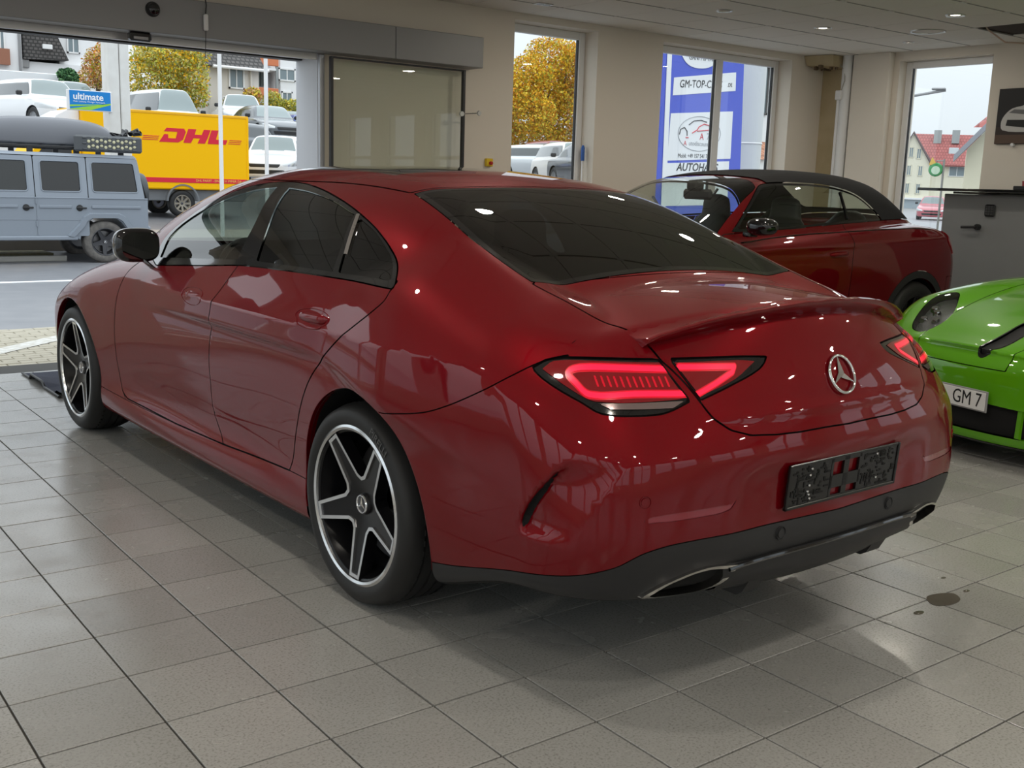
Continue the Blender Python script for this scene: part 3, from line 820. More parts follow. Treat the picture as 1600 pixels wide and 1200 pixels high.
def ceiling_cable():
    c = empty('loose_cable', (0, 0, 0)); tag(c, 'pale loose cable hanging from the missing ceiling board', 'cable')
    MB().tube([(6.55, 2.35, CEIL_Z+.06), (6.6, 2.32, CEIL_Z-.01), (6.72, 2.22, CEIL_Z-.11), (6.9, 2.05, CEIL_Z-.12), (7.05, 1.9, CEIL_Z+.03)], .007, 8).build('cord', mat('pinkish_cable', (.5, .36, .28), .5), c, smooth=True)
ceiling_cable()
def door_mat():
    e = empty('door_mat', (0, 0, 0)); tag(e, 'dark blue entrance mat with curled edge under the red car nose', 'mat')
    rows = []
    for yy in np.linspace(3.78, 4.70, 13):
        r = []
        for xx in np.linspace(-.86, .6, 13):
            up = .030*math.exp(-((xx+.86)/.06)**2)*(1 if 4.15 < yy < 4.5 or yy < 3.9 else .1)
            r.append((xx, yy, .006+up))
        rows.append(r)
    o = MB().grid(rows).build('mat_sheet', mat('dark_blue_mat', (.028, .032, .055), .9, bump=(300, .4)), e, smooth=True)
    MB().tube([(-.865, yy, .010+(.030 if 4.15 < yy < 4.5 else .0)) for yy in np.linspace(3.78, 4.70, 24)],   .008, 8).build('mat_edging', M_PLA, e, smooth=True)
door_mat()
def puddle():
    p = smooth_poly([(-.075, -.02), (-.03, .035), (.04, .03), (.085, .0), (.05, -.045), (-.03, -.05)], 5)
    rnd = random.Random(2)
    m = glass('water_film', (.62, .60, .54)); 
    o = MB().prism([(x, y) for x, y in p], 2, .0006, .0016).build('water_puddle', mat('wet_dark_water', (.10, .09, .07), .03)); o.location = (.80, -1.09, 0); o.scale = (1, 1, 1); tag(o, 'small water puddle on the tiles behind the red car', 'puddle')
    for k, (x, y, r_) in enumerate(((.62, -1.12, .018), (1.0, -.98, .010), (.95, -1.10, .012))):
        d = MB().lathe([(.0001, .004), (r_*.6, .003), (r_, .0004)], 14).build('water_drop', MATS['wet_dark_water'], smooth=True); d.location = (x, y, .0002); d.scale = (1.4, .7, 1); tag(d, 'small water drop on the tiles beside the puddle', 'water drop', 'drops beside the puddle')
puddle()
# ---------------------------------------------------------------- red coupe-sedan
def wheel(parent, x, y, z, side, R, rim, width, spoke0, spokes, m_band, m_spoke, cap_star=True, tread=True, twin=True, name='wheel', m_tyre=None, reach=.04, brand=None):
    """side -1: outer face towards -x. Built about local origin with outer face at -x, then mirrored by a half turn for the right side."""
    w = empty(name, (x, y, z), 0 if side < 0 else PI, parent)
    m_tyre = m_tyre or M_RUB
    hw = width/2
    s = R-rim
    prof = [(rim-.012, -hw+.020), (rim+.004, -hw+.006), (rim+.012, -hw+.002), (rim+s*.35, -hw-.004), (rim+s*.6, -hw-.002), (rim+s*.82, -hw+.010), (R-.008, -hw+.026), (R-.001, -hw+.045)]
    gro = []
    for k, gx in enumerate((-.25, -.08, .08, .25)):
        gro += [(R, gx*width-.006), (R-.007, gx*width-.004), (R-.007, gx*width+.004), (R, gx*width+.006)]
    prof = prof+(gro if tread else [])+[(r, -h) for r, h in prof[::-1]]
    t = MB().lathe(prof, 72, axis=0).build('tyre', m_tyre, w, smooth=True, auto=35)
    if tread:
        tb = MB()
        for k in range(60):
            th = 2*PI*k/60
            for sg, x0 in ((1, -hw+.028), (-1, hw-.028)):
                c, sn = math.cos(th), math.sin(th)
                c2, s2 = math.cos(th+.055), math.sin(th+.055)
                r0, r1 = R-.020, R+.0015
                xa, xb = x0-sg*.008, x0+sg*.035
                tb.add([(xa, r0*c, r0*sn), (xa, r0*c2, r0*s2), (xb, (r1)*c2, (r1)*s2), (xb, r1*c, r1*sn), (xa+sg*.01, (r0-.012)*c, (r0-.012)*sn), (xa+sg*.01, (r0-.012)*c2, (r0-.012)*s2), (xb, (r0-.0)*c2, (r0)*s2), (xb, r0*c, r0*sn)],
                       [(0, 1, 2, 3), (4, 5, 1, 0), (3, 2, 6, 7), (0, 3, 7, 4), (1, 5, 6, 2)])
        tr_ = tb.build('tread_blocks', m_tyre, t)
        tr_['kind'] = 'stuff'
    if brand:
        th = math.radians(56); rr_ = rim+s*.50
        o = text_mesh('tyre_lettering', brand, .036, mat('dull_rubber_print', (.10, .10, .10), .6), t, loc=(-hw-.0055, -math.cos(th)*rr_, math.sin(th)*rr_), depth=.0006)
        o.rotation_euler = Matrix(((0, 0, -1), (-math.sin(th), -math.cos(th), 0), (-math.cos(th), math.sin(th), 0))).to_euler()
    # barrel and lip
    MB().lathe([(rim-.006, -hw+.010), (rim-.016, -hw+.016), (rim-.024, -hw+.05), (rim-.045, -hw+.09), (rim-.05, hw-.03), (rim-.01, hw-.01)], 64, axis=0).build('rim_barrel', m_spoke, w, smooth=True)
    MB().lathe([(rim+.006, -hw+.012), (rim+.008, -hw+.004), (rim, -hw+.000), (rim-.008, -hw+.004), (rim-.010, -hw+.014)], 80, axis=0).build('rim_lip', m_band, w, smooth=True)
    MB().lathe([(.06, .01), (rim*.78, .01), (rim*.78, .03), (.06, .03)], 48, axis=0).build('brake_disc', M_DISC, w, smooth=True, auto=30)
    # star of spokes
    ro = rim-.012; ri = rim*.36; wt = rim*.115
    star = []
    for k in range(spokes):
        a = spoke0+2*PI*k/spokes
        ta, ts = Vector((math.cos(a), math.sin(a))), Vector((-math.sin(a), math.cos(a)))
        am = a-PI/spokes
        vm = Vector((math.cos(am), math.sin(am)))
        for q in (-.30, 0, .30):
            vv = Vector((math.cos(am+q*PI/spokes), math.sin(am+q*PI/spokes)))*(ri*(1+.10*abs(q)/.30))
            star.append(vv)
        star.append(ta*ro-ts*wt); star.append(ta*ro+ts*wt)
    def lat(p):
        r = p.length; return -hw+.008+reach*(1-min(1, r/ro))**1.0
    n = len(star); cen = [Vector((0, 0))]*n
    def inset(poly, d):
        out = []
        for i in range(len(poly)):
            p0, p1, p2 = poly[i-1], poly[i], poly[(i+1) % len(poly)]
            e1 = (p1-p0).normalized(); e2 = (p2-p1).normalized()
            n1 = Vector((-e1.y, e1.x)); n2 = Vector((-e2.y, e2.x))
            b = n1+n2; L = max(.35, b.length); b = b.normalized()
            out.append(p1+b*d/max(.35, b.dot(n1)))
        return out
    inn = inset(star, .0115)
    P3 = lambda p, dx=0.: (lat(p)+dx, p.x, p.y)
    band = MB()
    for i in range(n):
        j = (i+1) % n
        m_ = (2 if False else 1)
        band.add([P3(star[i]), P3(star[j]), P3(inn[j]), P3(inn[i])], [(0, 1, 2, 3)])
        band.add([P3(inn[i]), P3(inn[j]), P3(inn[j], .006), P3(inn[i], .006)], [(0, 1, 2, 3)])
    fix_normals(band.build('machined_edge', m_band, w))
    body = MB()
    for i in range(n):
        j = (i+1) % n
        body.add([P3(star[i], .0005), P3(star[j], .0005), P3(star[j], .045), P3(star[i], .045)], [(0, 1, 2, 3)])
        a_, b_ = inn[i], inn[j]
        rings = 5; prev = None
        for q in range(rings+1):
            f = q/rings; cur = (P3(a_*(1-f)+Vector((1e-4, 0))*f, .006), P3(b_*(1-f)+Vector((1e-4, 0))*f, .006))
            if prev: body.add([prev[0], prev[1], cur[1], cur[0]], [(0, 1, 2, 3)])
            prev = cur
    fix_normals(body.build('spokes', m_spoke, w))
    hx = -hw+.008+reach*.86
    cap = MB().lathe([(.0001, hx-.006), (.026, hx-.006), (.033, hx-.004), (.036, hx+.004), (.036, hx+.03)], 32, axis=0).build('hub_cap', mat('grey_hub_cap', (.10, .10, .105), .3, .9), w, smooth=True)
    if cap_star:
        MB().lathe([(.026, hx-.006), (.0275, hx-.009), (.030, hx-.009), (.032, hx-.005)], 32, axis=0).build('cap_ring', M_CHR, cap, smooth=True)
        st = MB()
        for k in range(3):
            a = PI/2+k*2*PI/3
            t_ = (math.cos(a)*.026, math.sin(a)*.026)
            l_ = (math.cos(a+PI/3)*.0055, math.sin(a+PI/3)*.0055); r_ = (math.cos(a-PI/3)*.0055, math.sin(a-PI/3)*.0055)
            st.add([(hx-.0115, 0, 0), (hx-.0065, *l_), (hx-.0075, *t_), (hx-.0065, *r_)], [(0, 1, 2), (0, 2, 3)])
        st.build('cap_emblem', M_CHR, cap)
    bme = None
    for k in range(spokes):
        a = spoke0+2*PI*(k+.5)/spokes
        if bme is None: bme = MB().lathe([(.0001, hx+.006), (.008, hx+.006), (.009, hx+.02)], 8, axis=0).build('wheel_bolt', mat('dark_bolt_steel', (.05, .05, .05), .35, 1.), w, smooth=True); bo = bme
        else: bo = bme.copy(); COL.objects.link(bo)
        bo.location = (0, math.cos(a)*.056, math.sin(a)*.056)
    return w

def arch_poly(yc, zc, R, front_bottom, rear_bottom):
    pts = [(yc+R*math.cos(a), zc+R*math.sin(a)) for a in np.linspace(math.radians(-12), math.radians(192), 40)]
    return [(front_bottom, -.1)]+pts+[(rear_bottom, -.1)]

CLS = empty('coupe_sedan', (0, 0, 0), CAR_ROT)
tag(CLS, 'glossy metallic red four-door coupe with lit tail lamps and black twin-spoke wheels', 'car')

def build_cls():
    F = cls_F
    S = Shell(F, (-.02, -1.35, .1), (1.05, 3.95, 1.5), .016)
    BIG = 9.
    big = lambda P: np.full(len(P), BIG)
    yz = lambda poly, mask: (lambda P: np.where(mask(P), poly_sdf(poly, P[:, 1], P[:, 2]), BIG))
    xy = lambda poly, mask: (lambda P: np.where(mask(P), poly_sdf(poly, P[:, 0], P[:, 1]), BIG))
    sz = lambda poly, mask: (lambda P: np.where(mask(P), poly_sdf(poly, P[:, 0]+P[:, 1]+1.18, P[:, 2]), BIG))
    xt = lambda poly, mask: (lambda P: np.where(mask(P), poly_sdf(poly, P[:, 0], P[:, 1]+1.18+P[:, 2]), BIG))
    side = lambda P: P[:, 0] > .45
    # wheel arches
    aR = arch_poly(-.035, .335, .392, .355, -.425); aF = arch_poly(2.93, .335, .378, 3.31, 2.56)
    S.take(yz(aR, side), drop=True); S.take(yz(aF, side), drop=True)
    # underside
    under = S.take(lambda P: P[:, 2]-.184-.135*sstep(-.30, -.85, P[:, 1]), 0, drop=True)
    # side windows
    dlo = smooth_poly([(1.985, .984), (1.965, 1.085), (1.812, 1.184), (1.69, 1.252), (1.556, 1.303), (1.404, 1.337), (1.187, 1.355), (1.016, 1.355), (.813, 1.339), (.612, 1.311), (.421, 1.274), (.242, 1.226), (.118, 1.181), (.03, 1.139), (-.05, 1.099), (-.10, 1.065), (-.112, 1.047), (.156, 1.048), (.511, 1.047), (.954, 1.036), (1.287, 1.010), (1.864, .966)], 4, sharp=(0, 16, 21))
    D = S.take(yz(dlo, lambda P: (P[:, 0] > .45) & (P[:, 2] > .9)), .004)
    gf = smooth_poly([(1.90, .998), (1.905, 1.092), (1.725, 1.204), (1.54, 1.272), (1.349, 1.316), (1.150, 1.334), (1.058, 1.196), (1.033, 1.054)], 4, sharp=(0, 5, 7))
    gr = smooth_poly([(1.045, 1.334), (.855, 1.325), (.609, 1.298), (.385, 1.255), (.33, 1.15), (.303, 1.065), (.525, 1.065), (.865, 1.06), (.930, 1.189)], 4, sharp=(0, 3, 5, 7))
    gq = smooth_poly([(.342, 1.246), (.189, 1.201), (.08, 1.154), (-.007, 1.107), (-.075, 1.068), (.271, 1.065)], 4, sharp=(0, 4, 5))
    parts_dlo = []
    cur = D
    for nm, poly, gm in (('front_door_window', gf, G_FRONT), ('rear_door_window', gr, G_DARK), ('quarter_window', gq, G_DARK)):
        i, cur = carve(cur[0], cur[1], poly_sdf(poly, cur[0][:, 1], cur[0][:, 2])); parts_dlo.append((nm, i, gm))
    for sd in (-1, 1):
        for nm, i, gm in parts_dlo: panel(nm, F, i, gm, CLS, sd, off=-.004)
        panel('window_trim', F, cur, M_BLK, CLS, sd, off=.001)
        b = MB()
        for (y0, z0), (y1, z1) in ((( .363, 1.252), (.287, 1.066)),):
            P = onto(F, np.array([[.7+.0*t, y0+(y1-y0)*t, z0+(z1-z0)*t] for t in np.linspace(0, 1, 9)]), 8); P[:, 0] *= sd
            b.tube([tuple(p) for p in P], .009, 8)
        b.build('window_bar', M_CHR, CLS, smooth=True)
    # glass front and rear
    ws = smooth_poly([(0, 1.70), (.30, 1.73), (.50, 1.80), (.56, 1.86), (.70, 2.36), (.60, 2.52), (.3, 2.62), (0, 2.65), (-.3, 2.62), (-.3, 1.73)], 4, sharp=(3, 4))
    top = lambda P: P[:, 2] > .95
    Wd = S.take(xy(ws, top), .004); panel('windscreen', F, Wd, G_WIND, CLS)
    rg = smooth_poly([(0, .155), (.18, .167), (.40, .196), (.55, .243), (.585, -.009), (.607, -.252), (.612, -.49), (.3, -.484), (0, -.482), (-.3, -.484), (-.3, .18)], 4, sharp=(3, 6))
    Rg = S.take(xy(rg, top), .004)
    edge = lambda P: np.maximum(np.maximum(P[:, 0]-.0, -9)*0-9, poly_sdf(rg, np.maximum(P[:, 0], 0), P[:, 1])+.022)
    gi, gb = carve(Rg[0], Rg[1], edge(Rg[0]))
    panel('rear_window', F, gi, G_REAR, CLS); panel('rear_window_border', F, gb, M_BLK, CLS)
    # tail lamps
    rearm = lambda P: (P[:, 1] < -.2) & (P[:, 2] < 1.0) & (P[:, 2] > .72)
    lo_ = smooth_poly([(1.246, .902), (1.182, .926), (1.027, .935), (.778, .937), (.652, .837), (.717, .817), (.775, .808), (.971, .810), (1.048, .834), (1.138, .86), (1.209, .884)], 3, sharp=(0, 3, 4))
    li_ = smooth_poly([(.735, .938), (.47, .940), (.352, .936), (.381, .908), (.476, .876), (.612, .838)], 3, sharp=(0, 2, 5))
    LO = refine(*S.take(sz(lo_, rearm), .005), 2); LI = refine(*S.take(sz(li_, rearm), .005), 2)
    M_LENS = mat('dark_red_lens', (.16, .003, .006), .05, coat=1., emit=(.5, .0, .01), estr=.10)
    M_BAND = mat('lit_red_light_guide', (.5, .0, .02), .2, emit=(1., .012, .05), estr=1.35, coat=1.)
    M_BAND2 = mat('dim_red_light_guide', (.4, .0, .02), .2, emit=(1., .006, .015), estr=.38, coat=1.)
    M_REV = mat('clear_reverse_lens', (.30, .22, .22), .12, .6, coat=1.)
    def lamp(pt, bandpts, w, inner, fins):
        s_ = lambda P: P[:, 0]+P[:, 1]+1.18
        out = []
        hot, rest = carve(pt[0], pt[1], dist_line(bandpts, s_(pt[0]), pt[0][:, 2])-w)
        out.append(('light_guide', hot, M_BAND, .001))
        glow, rest = carve(rest[0], rest[1], dist_line(bandpts, s_(rest[0]), rest[0][:, 2])-w*1.6)
        out.append(('light_guide_edge', glow, M_BAND2, .0))
        for nm, polys, mm in fins:
            g = np.min([poly_sdf(q, s_(rest[0]), rest[0][:, 2]) for q in polys], axis=0)
            i, rest = carve(rest[0], rest[1], g); out.append((nm, i, mm, .001))
        i, rest = carve(rest[0], rest[1], poly_sdf(inner, s_(rest[0]), rest[0][:, 2]))
        out.append(('red_lens', i, M_LENS, 0.)); out.append(('lamp_housing', rest, M_BLK, -.002))
        return out
    bo = smooth_poly([(.735, .9135), (.916, .9155), (1.063, .912), (1.108, .899), (1.074, .877), (1.022, .853), (.858, .857), (.665, .855)], 4, closed=False)
    bi = np.array([(.700, .918), (.487, .9155), (.494, .902), (.556, .877), (.628, .852)])
    fin = []
    for k in range(12):
        s0 = 1.005-k*.0235; fin.append([(s0, .8965), (s0+.008, .8965), (s0-.010, .8715), (s0-.018, .8715)])
    rev = [(.989, .834), (.675, .838), (.717, .822), (.94, .821)]
    inO = smooth_poly([(1.205, .902), (1.165, .922), (1.02, .929), (.772, .929), (.672, .846), (.70, .842), (1.0, .838), (1.09, .862)], 3, sharp=(0, 3, 4))
    inI = smooth_poly([(.716, .929), (.47, .931), (.405, .926), (.484, .884), (.616, .848)], 3, sharp=(0, 2, 4))
    lampsO = lamp(LO, bo, .0062, inO, [('light_fins', fin, M_BAND2), ('reverse_lens', [rev], M_REV)])
    lampsI = lamp(LI, bi, .0062, inI, [])
    for sd in (-1, 1):
        for nm, lst in (('tail_lamp', lampsO), ('boot_lamp', lampsI)):
            e = empty(nm, (0, 0, 0), 0, CLS)
            for n2, pt, mm, off in lst:
                o = panel(n2, F, pt, mm, e, sd, off=off)
                if n2 == 'light_fins': o['kind'] = 'stuff'
    # boot lid
    tk = np.array([(-.8, .722), (0, .722), (.218, .730), (.31, .741), (.398, .761), (.459, .797), (.504, .852), (.522, .914), (.577, 1.119), (.588, 1.266), (.597, 1.499), (.619, 1.77), (.60, 1.79), (0, 1.79), (-.8, 1.79)])   # (x, t) with t = y+1.18+z
    tkm = lambda P: (P[:, 1] < -.40) & (P[:, 2] > .60)
    B = S.take(xt(tk, tkm), .006)
    panel('boot_lid', F, B, M_RED, CLS)
    # bumper and valance
    spl_s = [(0, .60), (.1, .68)]
    split = spl([.5, 1.25, 1.318, 1.445, 1.575, 1.673, 1.844, 1.92], [.905, .905, .879, .824, .77, .736, .702, .69])
    val = spl([0, .21, .426, .64, .719, .801, .888, .956, 1.287, 1.647, 1.8], [.479, .484, .484, .482, .477, .462, .428, .410, .355, .272, .25])
    rr = lambda P: (P[:, 1] < -.15)
    sv = lambda P: np.where(P[:, 1] < -.15, P[:, 2]-val(P[:, 0]+P[:, 1]+1.18), BIG)
    V = S.take(sv, .003)
    exo = smooth_poly([(.802, .333), (.709, .372), (.567, .398), (.443, .388), (.499, .342), (.594, .318), (.776, .324)], 6, sharp=(3,))
    V = refine(*V, 1); V = carve(V[0], V[1], poly_sdf(exo, V[0][:, 0]+V[0][:, 1]+1.18, V[0][:, 2]))[1]
    panel('rear_valance', F, V, M_PLA, CLS)
    sb = lambda P: np.where(rr(P), np.where(P[:, 0]+P[:, 1]+1.18 > 1.1, P[:, 2]-split(P[:, 0]+P[:, 1]+1.18), np.where(P[:, 2] < .97, -.1, P[:, 2]-.97)), BIG)
    Bp = S.take(sb, .004)
    rf = smooth_poly([(.811, .547), (.774, .560), (.496, .568), (.455, .574), (.479, .553), (.545, .545), (.793, .541)], 3, sharp=(0, 3))
    ri_, Bp = carve(Bp[0], Bp[1], np.where(Bp[0][:, 1] < -.6, poly_sdf(rf, Bp[0][:, 0]+Bp[0][:, 1]+1.18, Bp[0][:, 2]), BIG))
    slit = smooth_poly([(1.095, .683), (1.121, .662), (1.177, .614), (1.227, .559), (1.256, .497), (1.236, .490), (1.203, .546), (1.158, .603), (1.106, .668)], 3, sharp=(0, 4))
    sl_, Bp = carve(Bp[0], Bp[1], np.where(Bp[0][:, 1] < -.5, poly_sdf(slit, Bp[0][:, 0]+Bp[0][:, 1]+1.18, Bp[0][:, 2]), BIG))
    bump = panel('rear_bumper', F, Bp, M_RED, CLS)
    M_RFL = mat('red_reflector', (.22, .008, .02), .15, coat=1.)
    for sd in (-1, 1):
        panel('reflector', F, ri_, M_RFL, bump, sd, off=-.002); panel('vent_slit', F, sl_, M_DARK, bump, sd, off=-.003)
    # doors, wings, skirts
    gapFR = [(1.0, 1.03), (1.053, .92), (1.083, .847), (1.139, .704), (1.160, .553), (1.165, .416), (1.074, .309)]
    gapR = [(-.104, 1.046), (-.106, 1.008), (-.004, .927), (.154, .818), (.277, .71), (.361, .593), (.422, .482), (.468, .384), (.499, .334)]
    gapF = [(2.12, .97), (2.197, .867), (2.24, .761), (2.283, .593), (2.292, .449), (2.263, .334), (2.181, .301)]
    gFR = smooth_poly(gapFR, 5, closed=False); gR_ = smooth_poly(gapR, 5, closed=False); gF_ = smooth_poly(gapF, 5, closed=False)
    lower = lambda P: (P[:, 0] > .6) & (P[:, 2] < 1.09)
    fd = list(map(tuple, gF_))+[(1.568, .297)]+list(map(tuple, gFR[::-1]))+[(1.0, 1.06), (1.4, 1.06), (2.0, .99)]
    rd = list(map(tuple, gFR))+[(.8, .322)]+list(map(tuple, gR_[::-1]))+[(-.104, 1.07), (1.0, 1.06)]
    FD = S.take(yz(fd, lower), .006); RD = S.take(yz(rd, lower), .006)
    sk = spl([.3, .499, 1.072, 1.568, 2.181, 2.6], [.336, .334, .310, .297, .293, .30])
    SK = S.take(lambda P: np.where((P[:, 1] > .33) & (P[:, 1] < 2.58) & (P[:, 0] > .5), P[:, 2]-sk(P[:, 1]), BIG), .003)
    fen = [(2.12, .985), (2.197, .867), (2.24, .761), (2.283, .593), (2.292, .449), (2.263, .334), (2.181, .28), (3.34, .28), (3.45, .62), (3.45, 1.1), (2.12, 1.1)]
    FE = S.take(lambda P: np.where((P[:, 0] > .3), np.maximum(poly_sdf(fen, P[:, 1], P[:, 2]), .66-.05*(P[:, 1]-2.2)-P[:, 0]), BIG), .005)
    HO = S.take(lambda P: np.where(P[:, 1] > 2.3, np.maximum(np.maximum(2.63-.25*P[:, 0]**2-P[:, 1], P[:, 1]-3.62+.3*P[:, 0]**2), .70-P[:, 2]), BIG), .005)
    FB = S.take(lambda P: np.where(P[:, 1] > 2.9, np.maximum(3.30-P[:, 1], -9), BIG), .004)
    for sd in (-1, 1):
        for nm, pt in (('front_door', FD), ('rear_door', RD), ('side_skirt', SK), ('front_wing', FE)):
            o = panel(nm, F, pt, M_RED, CLS, sd)
            if nm in ('front_door', 'rear_door'):
                hy, hz = ((1.285, .888) if nm == 'front_door' else (.287, .915))
                pts = []
                for t in np.linspace(-1, 1, 15):
                    yy = hy+.100*t
                    pts.append((float(_X1(np.array(yy), np.array(hz)))+.002+.020*math.sqrt(max(0, 1-t**4)), yy, hz-.004*t))
                h = MB()
                rows = []
                for i, (px, py, pz) in enumerate(pts):
                    t = -1+2*i/14; r = .0165*math.sqrt(max(.02, 1-t**6)); rows.append([((px+.45*r*math.cos(a))*sd, py, pz+r*math.sin(a)) for a in np.linspace(0, 2*PI, 13)])
                h.grid(rows); fix_normals(h.build('door_handle', M_RED, o, smooth=True))
                ring = [(hy+.108*math.cos(a), hz+.036*math.sin(a)) for a in np.linspace(0, 2*PI, 40)]
                Pq = onto(F, np.array([[.92, a, b] for a, b in ring]), 6); Pq[:, 0] = (Pq[:, 0]+.0005)*sd
                MB().tube([tuple(p) for p in Pq], .0016, 6, cap=False).build('handle_cup_edge', M_RED, o, smooth=True)
    panel('bonnet', F, HO, M_RED, CLS); panel('front_bumper', F, FB, M_RED, CLS)
    # roof skin with side ditches
    rs = smooth_poly([(0, 1.68), (.30, 1.71), (.495, 1.79), (.565, 1.3), (.575, .8), (.565, .4), (.553, .262), (.40, .212), (0, .17), (-.3, .17), (-.3, 1.7)], 4, sharp=(2, 6))
    RO = S.take(xy(rs, lambda P: P[:, 2] > 1.25), .007)
    ri2 = lambda P: np.maximum(np.abs(P[:, 1]-.93)-.42, P[:, 0]-.46)
    sun, RO = carve(RO[0], RO[1], ri2(RO[0]))
    panel('roof', F, RO, M_RED, CLS)
    panel('sunroof', F, sun, mat('tinted_sunroof_glass', (.012, .010, .010), .05, coat=1.), CLS)
    # remaining skin: quarter panels, pillars
    panel('body_shell', F, S.rest(), M_RED, CLS)
    pass
    panel('underbody', F, under, M_DARK, CLS)
    # inner skin behind the joints
    S2 = Shell(F, (-.02, -1.35, .1), (1.05, 3.95, 1.5), .03)
    for poly in (aR, aF): S2.take(lambda P, poly=poly: np.where(P[:, 0] > .45, poly_sdf(poly, P[:, 1], P[:, 2])-.0, BIG), drop=True)
    S2.take(yz(dlo, lambda P: (P[:, 0] > .45) & (P[:, 2] > .9)), drop=True); S2.take(xy(ws, top), drop=True); S2.take(xy(rg, top), drop=True)
    panel('inner_skin', F, S2.rest(), M_DARK, CLS, off=-.016, maxmove=.08)
    # arch lips and wheel housings
    for poly, yc in ((aR, -.035), (aF, 2.93)):
        R = .392 if yc < 1 else .378
        for sd in (-1, 1):
            aa = np.linspace(math.radians(-14), math.radians(194), 50)
            P = onto(F, np.array([[.93, yc+R*math.cos(a), .335+R*math.sin(a)] for a in aa]), 10)
            for it in range(4):
                P[:, 1] = yc+R*np.cos(aa); P[:, 2] = np.maximum(.335+R*np.sin(aa), .2); P = onto(F, P, 3)
            r1 = [(p[0]*sd, yc+R*math.cos(a), .335+R*math.sin(a)) for p, a in zip(P, aa)]
            r2 = [((p[0]-.03)*sd, yc+(R+.003)*math.cos(a), .335+(R+.003)*math.sin(a)) for p, a in zip(P, aa)]
            r0 = [((p[0]+.0005)*sd, yc+(R+.004)*math.cos(a), .335+(R+.004)*math.sin(a)) for p, a in zip(P, aa)]
            fix_normals(MB().grid([r0, r1, r2]).build('arch_lip', M_RED, CLS, smooth=True, auto=60))
            r3 = [(.50*sd, yc+(R+.02)*math.cos(a), .335+(R+.02)*math.sin(a)) for a in aa]
            MB().grid([r2, r3]).build('wheel_housing', M_DARK, CLS, smooth=True)
            cen = (.50*sd, yc, .335)
            V = [cen]+r3; MB().add(V, [(0, i, i+1) for i in range(1, len(r3))]).build('wheel_housing_wall', M_DARK, CLS)
    # spoiler lip on the boot lid
    rows = []
    for xx in np.linspace(-.600, .600, 41):
        f_ = abs(xx)/.600; e_ = math.sqrt(max(0., 1-f_**8))
        yt = -1.110+.40*xx*xx
        def zdeck(yv):
            zz = np.linspace(.9, 1.25, 141); v = F(np.full(141, xx), np.full(141, yv), zz); return float(zz[np.argmax(v > 0)])
        z0 = zdeck(yt+.10); zm = zdeck(yt+.05)
        h_ = max(.3, e_); zt = z0-.012+.004*e_+.018*(1-f_**4)
        rows.append([(xx, yt+.10, z0-.002), (xx, yt+.05, zm+.010*h_), (xx, yt+.012, zt+.001), (xx, yt, zt-.002), (xx, yt+.002, zt-.010), (xx, yt+.030, zt-.030), (xx, yt+.05, zt-.05)])
    sp = MB().grid(rows)
    sp.add(rows[0], [tuple(range(7))]); sp.add(rows[-1], [tuple(range(7))[::-1]])
    fix_normals(sp.build('spoiler_lip', M_RED, CLS, smooth=True, auto=45))
    # star on the boot
    def yrear(x, z, o=0.):
        yy = np.linspace(-1.3, -.7, 601); v = F(np.full(601, x), yy, np.full(601, z)); return float(yy[np.argmax(v < 0)])-o
    em = empty('star_emblem', (0, yrear(0, .871)-.001, .871), 0, CLS); em.rotation_euler = (math.radians(-24), 0, 0)
    tor = MB()
    rows = [[((.055+.0045*math.cos(b))*math.cos(a), -.006+.005*math.sin(b), (.055+.0045*math.cos(b))*math.sin(a)) for b in np.linspace(0, 2*PI, 11)] for a in np.linspace(0, 2*PI, 61)]
    fix_normals(tor.grid(rows).build('emblem_ring', M_CHR, em, smooth=True))
    st = MB()
    for k in range(3):
        a = PI/2+k*2*PI/3; t_ = (math.cos(a)*.054, math.sin(a)*.054); l_ = (math.cos(a+PI/3)*.011, math.sin(a+PI/3)*.011); r_ = (math.cos(a-PI/3)*.011, math.sin(a-PI/3)*.011)
        st.add([(0, -.014, 0), (l_[0], -.003, l_[1]), (t_[0], -.006, t_[1]), (r_[0], -.003, r_[1])], [(0, 2, 1), (0, 3, 2)])
    fix_normals(st.build('emblem_star', M_CHR, em))
    # number plate carrier (empty, black plastic with slots)
    pl = empty('plate_carrier', (0, -1.192, .583), 0, CLS); pl.rotation_euler = (math.radians(4), 0, 0)
    M_CAR = mat('gloss_black_carrier', (.008, .008, .008), .22)
    b = MB()
    xs = [-.265, -.255, -.075, -.058, -.014, .012, .055, .072, .255, .265]
    b.box(-.266, .266, -.004, .004, .058, .066, bev=.002); b.box(-.266, .266, -.006, .006, -.066, -.056, bev=.002)
    b.box(-.266, -.256, -.006, .004, -.066, .066, bev=.002); b.box(.256, .266, -.006, .004, -.066, .066, bev=.002)
    b.box(-.256, -.072, -.002, .003, -.06, .06); b.box(.072, .256, -.002, .003, -.06, .06)
    b.box(-.072, -.062, -.003, .004, -.06, .06); b.box(.062, .072, -.003, .004, -.06, .06); b.box(-.012, .012, -.003, .004, -.06, .06)
    b.box(-.072, .072, -.003, .004, -.03, .008); b.box(-.072, .072, -.003, .004, .048, .06); b.box(-.072, .072, -.003, .004, -.06, -.052)
    b.build('carrier_frame', M_CAR, pl)
    rnd = random.Random(3); sb_ = MB()
    for k in range(150):
        px = rnd.choice((-1, 1))*rnd.uniform(.082, .246); pz = rnd.uniform(-.052, .052)
        wv, hv = rnd.choice(((.003, .010), (.008, .003), (.003, .006), (.012, .003), (.004, .004)))
        sb_.box(px-wv, px+wv, -.0036, -.002, pz-hv*.8, pz+hv*.8)
    so = sb_.build('carrier_slot_shade', mat('carrier_shadow_slots', (.002, .002, .002), .6), pl); so['kind'] = 'stuff'  # raised black bits, coloured as the shade inside the carrier's slots
